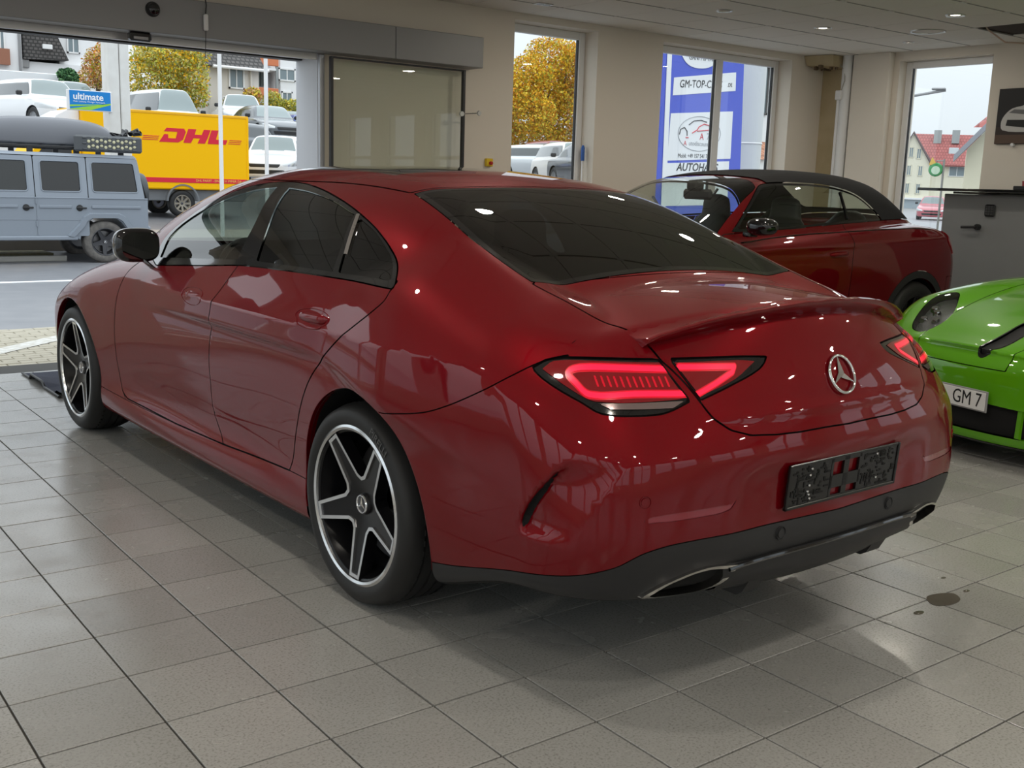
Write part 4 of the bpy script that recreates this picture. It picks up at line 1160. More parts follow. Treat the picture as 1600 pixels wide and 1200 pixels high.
    for px, pz in ((-.165, .044), (-.17, .026), (-.168, -.004), (-.172, -.022), (-.166, -.032), (-.16, -.044), (.15, .045), (.16, -.03)):
        MB().lathe([(.0001, -.006), (.0035, -.005), (.0045, -.002)], 10, axis=1, c=(px, 0, pz)).build('carrier_screw', M_CHR, pl, smooth=True)
    # parking sensors
    for (x, z, mm) in ((.262, .452, M_PLA), (-.262, .452, M_PLA)):
        MB().lathe([(.0001, -.004), (.013, -.004), (.0135, -.001), (.018, -.001), (.0195, -.004), (.021, .006)], 20, axis=1, c=(x, yrear(x, z), z)).build('parking_sensor', mm, CLS, smooth=True, auto=30)
    for sd in (-1, 1):
        P0 = onto(F, np.array([[.735, -1.12, .600]]), 8)[0]; nn = gnormals(F, P0[None])[0]
        o = MB().lathe([(.0001, -.002), (.011, -.002), (.0115, .001), (.0145, .001), (.0155, -.002), (.017, .006)], 20, axis=1).build('parking_sensor', M_RED, CLS, smooth=True, auto=30)
        o.location = (P0[0]*sd, P0[1], P0[2]); o.rotation_euler = (0, 0, math.atan2(-nn[0]*sd, nn[1])+PI)
    # lower diffuser, gloss strip and exhaust tips
    db = MB()
    rows = []
    for xx in np.linspace(-.47, .47, 25):
        f_ = abs(xx)/.47; y0 = yrear(xx, .40)
        top_z = .395+.0*f_
        rows.append([(xx, y0-.004, top_z), (xx, y0-.006, .365), (xx, y0+.02, .32), (xx, y0+.05, .285+.02*f_**2), (xx, y0+.22, .28+.02*f_**2)])
    fix_normals(db.grid(rows).build('diffuser', M_PLA, CLS, smooth=True, auto=50))
    gs = []
    for xx in np.linspace(-.45, .45, 31):
        gs.append((xx, yrear(xx, .392)-.008, .392-.012*(abs(xx)/.45)**6))
    MB().tube(gs, .0075, 8).build('gloss_strip', M_BLK, CLS, smooth=True)
    for xx in (-.30, .30):
        y0 = yrear(xx, .40)
        MB().prism([(y0+.02, .33), (y0+.05, .275), (y0+.07, .262), (y0+.12, .262), (y0+.2, .28), (y0+.2, .33)], 0, xx-.035, xx+.035).build('diffuser_fin', M_PLA, CLS)
    for sd in (-1, 1):
        ex = empty('exhaust_tip', (0, 0, 0), 0, CLS)
        out = smooth_poly([(.802, .333), (.709, .372), (.567, .398), (.443, .388), (.499, .342), (.594, .318), (.776, .324)], 6, sharp=(3,))
        c_ = out.mean(0)
        def lay(k, dy, z0=0.):
            r = []
            for s_, z_ in out:
                ss = c_[0]+(s_-c_[0])*k; zz = c_[1]+(z_-c_[1])*k
                # find x with x + y(x) + 1.18 = ss
                x0 = ss
                for _ in range(12): x0 = ss-1.18-yrear(x0, zz)
                r.append((x0*sd, yrear(x0, zz)+dy, zz))
            return r
        a0, a1, a2, a3 = lay(1.04, .01), lay(1.03, -.014), lay(.86, -.014), lay(.80, .05)
        fix_normals(MB().grid([a0, a1, a2, a3], closed=True).build('tip_frame', mat('brushed_exhaust_chrome', (.62, .60, .57), .14, 1.), ex, smooth=True, auto=50))
        MB().add(lay(.80, .048), [tuple(range(len(out)))]).build('tip_mesh', M_DARK, ex)
    # mirrors
    for sd in (-1, 1):
        mr = empty('door_mirror', (0, 0, 0), 0, CLS)
        def mF(x, y, z):
            u = (x-.938)/.100; v = (z-1.055)/.076; w_ = (y-1.90)/.085
            return (np.abs(u)**3.2+np.abs(v)**3.0+np.abs(np.where(w_ > 0, w_, w_*1.9))**2.6)**(1/3.)-1
        P, T = surface_nets(lambda x, y, z: mF(x, y, z)*.07, (.80, 1.78, .95), (1.07, 2.02, 1.17), .009)
        P = onto(lambda x, y, z: mF(x, y, z)*.07, P, 3)
        N = gnormals(mF, P)
        if sd < 0: P = P*[-1, 1, 1]; N = N*[-1, 1, 1]; T = T[:, ::-1]
        tri_obj('mirror_shell', P, T, M_BLK, mr, N)
        V = [((.938+.082*math.copysign(abs(math.cos(a))**.62, math.cos(a)))*sd, 1.8505+.0*a, 1.055+.060*math.copysign(abs(math.sin(a))**.62, math.sin(a))) for a in np.linspace(0, 2*PI, 33)[:-1]]
        MB().add(V, [tuple(range(32))]).build('mirror_glass', mat('mirror_glass', (.22, .235, .24), .03, 1.), mr)
        r = []
        for t in np.linspace(0, 1, 6):
            cx = .850+.075*t; cz = .955+.065*t; r.append([((cx+.030*math.cos(a))*sd, 1.90+.045*math.sin(a), cz-.02+.016*math.cos(a)) for a in np.linspace(0, 2*PI, 11)])
        fix_normals(MB().grid(r).build('mirror_arm', M_BLK, mr, smooth=True))
        MB().prism([(.90, 1.105), (1.035, 1.098), (1.035, 1.108), (.90, 1.115)], 1, 1.965, 1.99).build('indicator_strip', M_BLK, mr) if sd > 0 else None
    # cabin
    ca = empty('cabin', (0, 0, 0), 0, CLS)
    def seat(x, y, back=.60, w=.25, low=0.):
        def sF(X, Y, Z):
            c = (np.abs((X-x)/w)**4+np.abs((Y-y-.22)/.27)**4+np.abs((Z-.50)/.10)**4)**.25-1
            lean = (Z-.55)*.38
            b = (np.abs((X-x)/(w*.98))**4+np.abs((Y-(y-.05-lean))/.085)**4+np.abs((Z-.82)/.30)**4)**.25-1
            h = (np.abs((X-x)/(w*.52))**3+np.abs((Y-(y-.26))/.055)**3+np.abs((Z-1.185)/.085)**3)**(1/3)-1
            return smin(smin(c*.1, b*.085, .03), h*.06, .02)
        sG = sF
        sF = lambda X, Y, Z: sG(X, Y, Z+low)
        P, T = surface_nets(sF, (x-.3, y-.5, .24), (x+.3, y+.55, 1.32), .03)
        return P, T, sF
    for x in (-.37, .37):
        P, T, sF = seat(x, 1.05); tri_obj('front_seat', P, T, M_LEA, ca, gnormals(sF, P))
        P, T, sF = seat(x, .30, w=.28, low=.10); tri_obj('rear_seat', P, T, M_LEA, ca, gnormals(sF, P))
    MB().box(-.70, .70, 2.10, 2.55, .60, .90, bev=.06).build('dashboard', M_LEA, ca, smooth=True)
    MB().box(-.12, .12, .55, 2.2, .35, .66, bev=.03).build('centre_console', M_LEA, ca, smooth=True)
    MB().box(-.60, .60, -.50, .02, 1.00, 1.03, bev=.01).build('parcel_shelf', M_LEA, ca)
    sw = MB(); rows = [[((.185+.016*math.cos(b))*math.cos(a), .016*math.sin(b), (.185+.016*math.cos(b))*math.sin(a)) for b in np.linspace(0, 2*PI, 9)] for a in np.linspace(0, 2*PI, 33)]
    sw.grid(rows); sw.box(-.17, .17, -.012, .012, -.025, .025, bev=.008); sw.box(-.03, .03, -.012, .012, -.17, 0, bev=.008); sw.lathe([(.0001, -.03), (.06, -.025), (.07, .02)], 20, axis=1)
    o = sw.build('steering_wheel', M_LEA, ca, smooth=True); o.location = (-.37, 1.88, .90); o.rotation_euler = (math.radians(-24), 0, 0)
    # wheels
    wheel(CLS, -.800, 0, .335, -1, .335, .258, .268, math.radians(270), 5, M_ALU, M_RIMB, brand='PIRELLI')
    wheel(CLS, .800, 0, .335, 1, .335, .258, .268, math.radians(250), 5, M_ALU, M_RIMB)
    wheel(CLS, -.808, 2.939, .335, -1, .335, .258, .245, math.radians(90), 5, M_ALU, M_RIMB)
    wheel(CLS, .808, 2.939, .335, 1, .335, .258, .245, math.radians(70), 5, M_ALU, M_RIMB)
build_cls()
# ---------------------------------------------------------------- red soft-top crossover (parked along the window wall, nose to the left)
_tX = table2([-.85, -.4, 0, .6, 1.4, 2.1, 2.63, 3.0, 3.5], [.15, .3, .5, .7, .85, 1.0, 1.08, 1.2], [
    [.74, .80, .82, .83, .82, .78, .73, .66], [.82, .86, .885, .895, .89, .86, .82, .74], [.84, .88, .90, .908, .90, .878, .84, .76],
    [.84, .87, .882, .893, .893, .880, .85, .78], [.84, .87, .880, .890, .890, .876, .84, .77], [.84, .87, .885, .893, .89, .868, .83, .76],
    [.84, .88, .90, .905, .89, .84, .79, .70], [.80, .85, .87, .87, .85, .79, .73, .65], [.66, .72, .74, .73, .70, .64, .58, .5]])
_tZ = spl([-.9, -.6, -.2, .35, 1.5, 2.1, 2.45, 2.9, 3.2, 3.5], [1.03, 1.115, 1.165, 1.16, 1.098, 1.062, 1.055, 1.0, .93, .78])
_tYR = spl([.15, .3, .6, .76, .9, 1.05, 1.15], [-.66, -.74, -.80, -.805, -.79, -.72, -.60])
_tYF = spl([.15, .4, .7, .9, 1.05], [3.36, 3.46, 3.45, 3.36, 3.1])
_tXb = spl([-.6, -.2, .3, .8, 1.5, 1.9, 2.2, 2.6], [.58, .69, .765, .79, .80, .785, .745, .66])
_tZc = spl([-.8, -.45, -.22, -.1, .13, .35, .6, .9, 1.2, 1.5, 1.75, 2.1, 2.5, 3.0, 3.4], [.85, 1.10, 1.245, 1.33, 1.455, 1.505, 1.53, 1.54, 1.53, 1.492, 1.44, 1.27, 1.05, .85, .5])
def troc_F(x, y, z):
    ax = np.abs(x)
    f1 = smax(ax-_tX(y, z), _tYR(z)+.16*ax**2+.10*ax**4-y, .16)
    f1 = smax(f1, y-(_tYF(z)-.22*ax**2-.15*ax**4), .2)
    f1 = smax(f1, z-(_tZ(y)-.06*ax**2), .07)
    f1 = f1-.010*np.exp(-((z-1.005+.06*(y-.9)/2.)/.03)**2)*sstep(2.3, 2.1, y)*(ax > .5)
    f1 = smax(f1, .19-z, .05)
    dz = np.maximum(z-1.08, -.12)
    f2 = smax((ax-(_tXb(y)-.42*dz-.35*dz*np.abs(dz)))*.9, (z-(_tZc(y)-.10*ax**2))*.95, .14)
    f2 = smax(f2, .8-z, .02)
    return smin(f1, f2, .03)
CONV = empty('soft_top_crossover', (5.33, 2.855, 0), PI/2)
tag(CONV, 'dark red convertible crossover with closed black soft top parked beside the windows', 'car')
def build_troc():
    F = troc_F; M = M_RED2 = mat('deep_red_paint', (.15, .002, .005), .40, .35, coat=1., coat_rough=.02, spec=0.)
    SOFT = mat('black_soft_top_cloth', (.010, .010, .011), .9, bump=(400, .25))
    S = Shell(F, (-.02, -.95, .12), (1.0, 3.6, 1.62), .024); BIG = 9.
    side = lambda P: P[:, 0] > .45
    aR = arch_poly(0, .345, .375, .36, -.36); aF = arch_poly(2.63, .345, .375, 2.99, 2.27)
    for a in (aR, aF): S.take(lambda P, a=a: np.where(side(P), poly_sdf(a, P[:, 1], P[:, 2]), BIG), drop=True)
    clad = lambda P: np.where(side(P), np.minimum(np.minimum(np.hypot(P[:, 1], P[:, 2]-.345)-.435, np.hypot(P[:, 1]-2.63, P[:, 2]-.345)-.435), P[:, 2]-.34), np.where((P[:, 2] < .34), -.1, BIG))
    CL = S.take(clad, .003); panel('lower_cladding', F, CL, M_PLA, CONV)
    win = smooth_poly([(2.12, 1.085), (1.88, 1.27), (1.66, 1.405), (1.52, 1.432), (1.29, 1.440), (.9, 1.430), (.62, 1.385), (.47, 1.315), (.34, 1.20), (.33, 1.172), (.9, 1.146), (1.5, 1.112)], 4, sharp=(0, 9))
    WN = S.take(lambda P: np.where((P[:, 0] > .4) & (P[:, 2] > 1.0), poly_sdf(win, P[:, 1], P[:, 2]), BIG), .004)
    i1, w2 = carve(WN[0], WN[1], poly_sdf(win, WN[0][:, 1], WN[0][:, 2])+.018)
    fr, rq = carve(i1[0], i1[1], (.80-.12*(WN[0].mean()*0+i1[0][:, 2]-1.15)/.3)-i1[0][:, 1])
    G = glass('green_tint_glass', (.80, .86, .80)); 
    for sd in (-1, 1):
        panel('door_window', F, fr, G, CONV, sd); panel('quarter_window', F, rq, G, CONV, sd); panel('window_trim', F, w2, M_BLK, CONV, sd)
        P = onto(F, np.array([[.7, .80-.04*t-.12*(0+.25*t)/.3*0, 1.16+.27*t] for t in np.linspace(0, 1, 6)]), 8); P[:, 0] *= sd
        MB().tube([tuple(p) for p in P], .012, 6).build('window_bar', M_BLK, CONV, smooth=True)
    ws = smooth_poly([(0, 1.60), (.40, 1.62), (.56, 1.68), (.60, 1.75), (.74, 2.30), (.60, 2.45), (0, 2.52), (-.3, 2.52), (-.3, 1.6)], 4, sharp=(3, 4))
    top = lambda P: P[:, 2] > 1.03
    WS = S.take(lambda P: np.where(top(P), poly_sdf(ws, P[:, 0], P[:, 1]), BIG), .004); panel('windscreen', F, WS, glass('clear_windscreen', (.86, .90, .87)), CONV)
    st = lambda P: np.where(P[:, 2] > 1.0, np.maximum(np.maximum(P[:, 1]-(1.545-.0*P[:, 0]), _tZ(P[:, 1])+.012-P[:, 2]), -.28-P[:, 1]), BIG)
    rwin = smooth_poly([(.44, -.19), (.47, -.12), (.45, .12), (.40, .16), (-.4, .16), (-.4, -.20), (.38, -.20)], 3)
    RW = S.take(lambda P: np.where(P[:, 2] > 1.18, poly_sdf(rwin, P[:, 0], P[:, 1]), BIG), .004); panel('rear_window', F, RW, G, CONV)
    ST = S.take(st, .004); panel('soft_top', F, ST, SOFT, CONV, off=.006)
    lampp = smooth_poly([(.10, 1.085), (.27, 1.075), (.33, 1.03), (.26, .90), (.12, .87), (.02, .90)], 4)
    lm = lambda P: np.where(P[:, 1] < -.3, poly_sdf([(.62, 1.07), (1.08, 1.085), (1.20, 1.03), (1.13, .90), (.66, .88)], P[:, 0]+P[:, 1]+.80, P[:, 2]), BIG)
    LM = S.take(lm, .004)
    for sd in (-1, 1): panel('tail_lamp', F, LM, mat('faint_glow_red_lens', (.30, .006, .012), .08, coat=1., emit=(.6, .01, .02), estr=.06), CONV, sd, off=.008)  # lamp is off; a faint red glow is added to the lens material
    dr = [(2.20, 1.07), (2.24, .9), (2.24, .40), (2.15, .335), (1.0, .335), (.90, .42), (.885, .9), (.87, 1.16), (1.5, 1.12)]
    DR = S.take(lambda P: np.where((P[:, 0] > .6) & (P[:, 2] < 1.18), poly_sdf(dr, P[:, 1], P[:, 2]), BIG), .006)
    RB = S.take(lambda P: np.where(P[:, 1] < -.1, np.maximum(np.maximum(P[:, 2]-.72-.0*P[:, 1], P[:, 1]+.42), -9), BIG), .005)
    panel('rear_bumper', F, RB, M, CONV)
    panel('body_shell', F, S.rest(), M, CONV)
    for sd in (-1, 1):
        d = panel('door', F, DR, M, CONV, sd)
        rows = []
        for t in np.linspace(-1, 1, 11):
            r = .016*math.sqrt(max(.03, 1-t**6)); cx = float(_tX(np.array(1.06), np.array(.927)))+.02*math.sqrt(max(0, 1-t**4))
            rows.append([((cx+.5*r*math.cos(a))*sd, 1.06+.105*t, .928-.006*t+r*math.sin(a)) for a in np.linspace(0, 2*PI, 11)])
        fix_normals(MB().grid(rows).build('door_handle', M, d, smooth=True))
        m = empty('door_mirror', (0, 0, 0), 0, CONV)
        sF = lambda X, Y, Z: ((np.abs((X-.965)/.105)**2.6+np.abs((Y-2.05)/.09)**2.6+np.abs((Z-1.135)/.062)**2.6)**(1/2.6)-1)*.07
        P, T = surface_nets(sF, (.84, 1.93, 1.05), (1.09, 2.17, 1.22), .014); P = onto(sF, P, 3); N = gnormals(sF, P)
        if sd < 0: P = P*[-1, 1, 1]; N = N*[-1, 1, 1]; T = T[:, ::-1]
        tri_obj('mirror_shell', P, T, M_BLK, m, N); MB().box(.83*sd, .90*sd, 2.0, 2.10, 1.06, 1.10, bev=.01).build('mirror_arm', M_BLK, m)
        # belt chrome
        P = onto(F, np.array([[.85, y_, float(_tZ(np.array(y_)))+.002] for y_ in np.linspace(-.25, 2.1, 30)]), 6); P[:, 0] *= sd
        MB().tube([tuple(p) for p in P], .006, 6).build('belt_strip', M_BLK, CONV, smooth=True)
        wheel(CONV, .80*sd, 0, .345, sd, .345, .235, .215, math.radians(90), 5, M_RIMB, M_RIMB, cap_star=False, tread=False)
        wheel(CONV, .80*sd, 2.63, .345, sd, .345, .235, .215, math.radians(60), 5, M_RIMB, M_RIMB, cap_star=False, tread=False)
        for yc in (0, 2.63):
            aa = np.linspace(math.radians(-20), math.radians(200), 40)
            r2 = [(.87*sd, yc+.377*math.cos(a), .345+.377*math.sin(a)) for a in aa]; r3 = [(.5*sd, yc+.39*math.cos(a), .345+.39*math.sin(a)) for a in aa]
            MB().grid([r2, r3]).build('wheel_housing', M_DARK, CONV, smooth=True)
            MB().add([(.5*sd, yc, .345)]+r3, [(0, i, i+1) for i in range(1, 40)]).build('wheel_housing_wall', M_DARK, CONV)
    cab = empty('cabin', (0, 0, 0), 0, CONV)
    def seat(x, y, w, hz):
        def sF(X, Y, Z):
            c = (np.abs((X-x)/w)**4+np.abs((Y-y-.22)/.27)**4+np.abs((Z-.58)/.10)**4)**.25-1
            b = (np.abs((X-x)/(w*.95))**3.5+np.abs((Y-(y-.05-(Z-.6)*.32))/.085)**3.5+np.abs((Z-.88)/.30)**3.5)**(1/3.5)-1
            h = (np.abs((X-x)/(w*.55))**3+np.abs((Y-(y-.24))/.055)**3+np.abs((Z-hz)/.10)**3)**(1/3)-1
            return smin(smin(c*.1, b*.085, .03), h*.06, .02)
        P, T = surface_nets(sF, (x-.3, y-.55, .42), (x+.3, y+.55, 1.45), .034); return P, T, sF
    for x in (-.36, .36):
        P, T, sF = seat(x, 1.30, .25, 1.24); tri_obj('front_seat', P, T, M_LEA, cab, gnormals(sF, P))
        P, T, sF = seat(x, .48, .26, 1.14); tri_obj('rear_seat', P, T, M_LEA, cab, gnormals(sF, P))
    MB().box(-.70, .70, 1.98, 2.4, .75, 1.03, bev=.06).build('dashboard', M_LEA, cab, smooth=True)
    MB().box(-.15, .15, 1.655, 1.70, 1.295, 1.375, bev=.02).build('inner_mirror', M_PLA, cab, smooth=True); MB().box(-.06, .06, 1.66, 1.76, 1.36, 1.44, bev=.02).build('camera_pod', M_PLA, cab, smooth=True)
    MB().tube([(-.30, 2.32, 1.17), (.10, 2.05, 1.30), (.12, 2.04, 1.305)], .010, 6).build('wiper', M_PLA, CONV)
    MB().box(-.72, .72, -.1, 2.4, .25, .35).build('cabin_floor', M_DARK, cab)
build_troc()
# ---------------------------------------------------------------- green sports car: nose in view
_pX = table2([-4.55, -4.1, -3.5, -2.6, -1.8, -1.0, -.5, -.15, .05], [.08, .2, .35, .5, .65, .8, 1.0], [
    [.70, .76, .80, .80, .74, .66, .5], [.84, .90, .915, .915, .90, .84, .7], [.86, .915, .93, .93, .925, .88, .75], [.84, .88, .885, .885, .88, .84, .72],
    [.84, .885, .89, .895, .895, .84, .7], [.86, .90, .915, .915, .905, .85, .7], [.86, .885, .89, .875, .84, .78, .6], [.80, .82, .80, .76, .70, .6, .5], [.66, .68, .66, .62, .55, .5, .4]])
_pH = spl([-4.6, -4.2, -3.6, -2.8, -2.0, -1.5, -1.0, -.6, -.3, -.1, .1], [.60, .80, .86, .88, .90, .905, .845, .77, .685, .61, .52])
_pZ = spl([-4.6, -4.2, -3.7, -3.2, -2.7, -2.3, -1.9, -1.6, -1.3, -.9], [.6, .80, 1.02, 1.19, 1.27, 1.255, 1.14, 1.0, .84, .6])
_pF = spl([-4.6, -4.0, -3.4, -2.6, -1.6, -1.15, -.8, -.5, -.3, -.1], [.5, .62, .68, .62, .635, .660, .635, .575, .50, .38])
def por_F(x, y, z):
    ax = np.abs(x)
    nose = y-(-.30*ax**2-.25*ax**4-.9*np.maximum(z-.42, 0)**2-.25*np.maximum(.2-z, 0))
    f = smax(ax-_pX(y, z), nose, .16)
    f = smax(f, z-(_pH(y)-.03*ax**2), .10)
    f = smax(f, -4.5+.3*ax**2-y, .2)
    f = smax(f, .10-z, .04)
    fe = smax(np.sqrt((ax-.635)**2+(z-_pF(y))**2)-.200, y+.20+.35*ax**2, .20)
    f = smin(f, fe, .10)
    dz = np.maximum(z-.9, -.1)
    g = smax((ax-(.70-.10*(y+2.5)**2*.4-.45*dz-.4*dz*np.abs(dz)))*.9, (z-(_pZ(y)-.12*ax**2))*.95, .14)
    return smin(f, smax(g, .6-z, .02), .05)
PNX, PNY, PROT = 2.775, .105, math.radians(78.0)
PORS = empty('green_sports_car', (PNX, PNY, 0), PROT)
tag(PORS, 'bright green low sports car with round headlights and slotted bonnet', 'car')
def build_porsche():
    F = por_F; BIG = 9.
    M = mat('bright_green_paint', (.10, .34, .006), .35, .0, coat=1., coat_rough=.02, spec=.1)
    S = Shell(F, (-.02, -4.7, .05), (1.05, .2, 1.36), .02)
    side = lambda P: P[:, 0] > .5
    aF = arch_poly(-1.0, .33, .365, -.64, -1.36); aR = arch_poly(-3.455, .335, .375, -3.09, -3.82)
    for a in (aF, aR): S.take(lambda P, a=a: np.where(side(P) & (P[:, 2] < .75), poly_sdf(a, P[:, 1], P[:, 2]), BIG), drop=True)
    hl = smooth_poly([(.35, -.14), (.46, -.165), (.565, -.30), (.618, -.45), (.622, -.565), (.575, -.625), (.495, -.54), (.395, -.395), (.335, -.25)], 4)
    HL = S.take(lambda P: np.where((P[:, 2] > .52) & (P[:, 1] > -.9), poly_sdf(hl, P[:, 0], P[:, 1]), BIG), .005)
    du = smooth_poly([(.120, -.046), (.108, -.07), (.104, -.227), (.095, -.44), (.20, -.46), (.225, -.25), (.222, -.093), (.157, -.042)], 4)
    DU = S.take(lambda P: np.where((P[:, 2] > .5) & (P[:, 1] > -.7), poly_sdf(du, P[:, 0], P[:, 1]), BIG), 0, drop=True)
    di, dr = carve(DU[0], DU[1], poly_sdf(du, DU[0][:, 0], DU[0][:, 1])+.010)
    intk = lambda P: np.where((P[:, 1] > -.5), np.maximum(np.maximum(P[:, 2]-.336+.05*P[:, 0], .165-P[:, 2]), P[:, 0]-.73), BIG)
    IN = S.take(intk, 0.)
    sp = lambda P: np.where(P[:, 1] > -.5, P[:, 2]-.118, BIG)
    SPL = S.take(sp, .003)
    hood = lambda P: np.where(P[:, 1] > -1.45, np.maximum(np.maximum(.505-P[:, 2], P[:, 0]-(.30-.25*np.minimum(P[:, 1], 0)-.06*P[:, 1]**2)), -1.40-P[:, 1]), BIG)
    HO = S.take(hood, .005)
    ws = [(-.9, -1.50), (.62, -1.62), (.50, -2.12), (-.9, -2.18)]
    WS = S.take(lambda P: np.where(P[:, 2] > .88, poly_sdf(ws, P[:, 0], P[:, 1]), BIG), .004)
    rw = [(-.9, -3.05), (.46, -3.05), (.50, -3.75), (-.9, -3.9)]
    RW = S.take(lambda P: np.where(P[:, 2] > .9, poly_sdf(rw, P[:, 0], P[:, 1]), BIG), .004)
    sw = smooth_poly([(-1.80, .93), (-2.1, 1.10), (-2.5, 1.175), (-2.9, 1.15), (-3.3, 1.02), (-3.4, .95), (-2.6, .925)], 4, sharp=(0, 5))
    SW = S.take(lambda P: np.where((P[:, 0] > .42), poly_sdf(sw, P[:, 1], P[:, 2]), BIG), .004)
    dp = [(-1.62, .88), (-1.60, .30), (-2.7, .28), (-2.85, .5), (-2.80, .90)]
    DP = S.take(lambda P: np.where(P[:, 0] > .6, poly_sdf(dp, P[:, 1], P[:, 2]), BIG), .005)
    RBm = S.take(lambda P: np.where(P[:, 1] < -3.9, np.maximum(P[:, 2]-.62, -9), BIG), .004)
    panel('bonnet', F, HO, M, PORS); panel('body_shell', F, S.rest(), M, PORS); panel('windscreen', F, WS, G_WIND, PORS); panel('rear_window', F, RW, G_DARK, PORS)
    panel('rear_bumper', F, RBm, M, PORS); panel('front_splitter', F, SPL, M_BLK, PORS); panel('front_intake', F, IN, M_DARK, PORS, off=-.02)
    for sd in (-1, 1):
        panel('side_window', F, SW, G_DARK, PORS, sd); panel('door', F, DP, M, PORS, sd)
        panel('bonnet_duct', F, di, mat('black_duct_mesh', (.010, .009, .011), .45, bump=(600, .8)), PORS, sd, off=-.010) if sd < 0 else panel('bonnet_cover', F, DU, M, PORS, sd)
        if sd < 0: panel('duct_border', F, dr, M_BLK, PORS, sd, off=.001)
        e = empty('headlight', (0, 0, 0), 0, PORS)
        panel('headlight_lens', F, HL, glass('headlight_lens', (.86, .88, .88)), e, sd)
        panel('headlight_bowl', F, HL, mat('headlight_bowl', (.30, .31, .32), .25, .8), e, sd, off=-.045)
        Q = onto(F, np.array([[.50, -.40, .70]]), 6)[0]; nn = gnormals(F, Q[None])[0]
        for k, (dx, dy) in enumerate(((-.035, .055), (.04, .07), (.03, -.03), (.07, -.06))):
            q = onto(F, np.array([[.49+dx, -.38+dy, .7]]), 6)[0]-nn*.028
            o = MB().lathe([(.0001, .010), (.018, .008), (.024, -.004), (.026, -.02)], 18).build('projector', M_CHR, e, smooth=True)
            o.location = (q[0]*sd, q[1], q[2]); o.rotation_euler = Vector((nn[0]*sd, nn[1], nn[2])).to_track_quat('Z', 'Y').to_euler()
        rows = []
        MB().prism([(-.075, .165), (-.055, .172), (-.062, .318), (-.080, .322)], 0, .395*sd, .420*sd).build('intake_fin', M, PORS)
        MB().box(.395*sd, .57*sd, -.24, -.095, .150, .172, bev=.008).build('intake_lip', M, PORS)
        for yc, R in ((-1.0, .33), (-3.455, .345)):
            wheel(PORS, .775*sd, yc, R, sd, R, .255, .25, .3, 10, M_RIMB, M_RIMB, cap_star=False, tread=False)
            aa = np.linspace(math.radians(-20), math.radians(200), 30); r2 = [(.88*sd, yc+.366*math.cos(a), .335+.366*math.sin(a)) for a in aa]; r3 = [(.5*sd, yc+.37*math.cos(a), .335+.37*math.sin(a)) for a in aa]
            MB().grid([r2, r3]).build('wheel_housing', M_DARK, PORS, smooth=True)
    S2 = Shell(F, (-.02, -4.7, .05), (1.05, .2, 1.36), .05)
    for a in (aF, aR): S2.take(lambda P, a=a: np.where(side(P) & (P[:, 2] < .75), poly_sdf(a, P[:, 1], P[:, 2]), BIG), drop=True)
    S2.take(lambda P: np.where(P[:, 2] > .88, poly_sdf(ws, P[:, 0], P[:, 1]), BIG), drop=True)
    S2.take(lambda P: np.where((P[:, 0] > .42), poly_sdf(sw, P[:, 1], P[:, 2]), BIG), drop=True)
    panel('inner_skin', F, S2.rest(), M_DARK, PORS, off=-.06, maxmove=.1)
    p = empty('number_plate', (-.004, .012, .336), 0, PORS)
    MB().box(-.26, .26, -.006, .004, -.056, .056, bev=.003).build('plate_frame', mat('plate_frame_grey', (.25, .25, .25), .4), p)
    MB().box(-.252, .252, .004, .006, -.048, .048, bev=.001).build('plate_sheet', mat('white_plate_sheet', (.74, .74, .73), .35), p)
    text_mesh('plate_text', 'GM 7', .104, mat('plate_black', (.006, .006, .006), .4), p, loc=(-.132, .0065, -.001), rot=(PI/2, 0, PI), sx=.80, bold=.0, depth=.0006)
build_porsche()
# ---------------------------------------------------------------- outside: ground, street, vehicles
def at(px, py, Y):
    """point on the vertical plane y = Y that the photograph shows at pixel (px, py)"""
    d = _fw*FPX+_r2*(px-800)-_u2*(py-600); t = (Y-CAM_LOC.y)/d.y; return CAM_LOC+d*t
def atx(px, py, X):
    d = _fw*FPX+_r2*(px-800)-_u2*(py-600); t = (X-CAM_LOC.x)/d.x; return CAM_LOC+d*t
def gz(Y): return float(np.interp(Y, [5.2, 6.8, 15, 18.5, 22, 26.5, 30, 34, 40, 48, 60], [-.03, -.03, -.33, -.33, -.05, .22, .35, .9, 2.2, 3.2, 4.0]))
M_ASPH = mat('wet_asphalt', (.16, .165, .18), .35, noise=(3., (.24, .24, .25), .7), bump=(90, .2))
M_PAVE = mat('sandy_paver', (.46, .42, .33), .8, noise=(9., (.36, .33, .26), .6))
M_KERB = mat('kerb_concrete', (.42, .41, .38), .8)
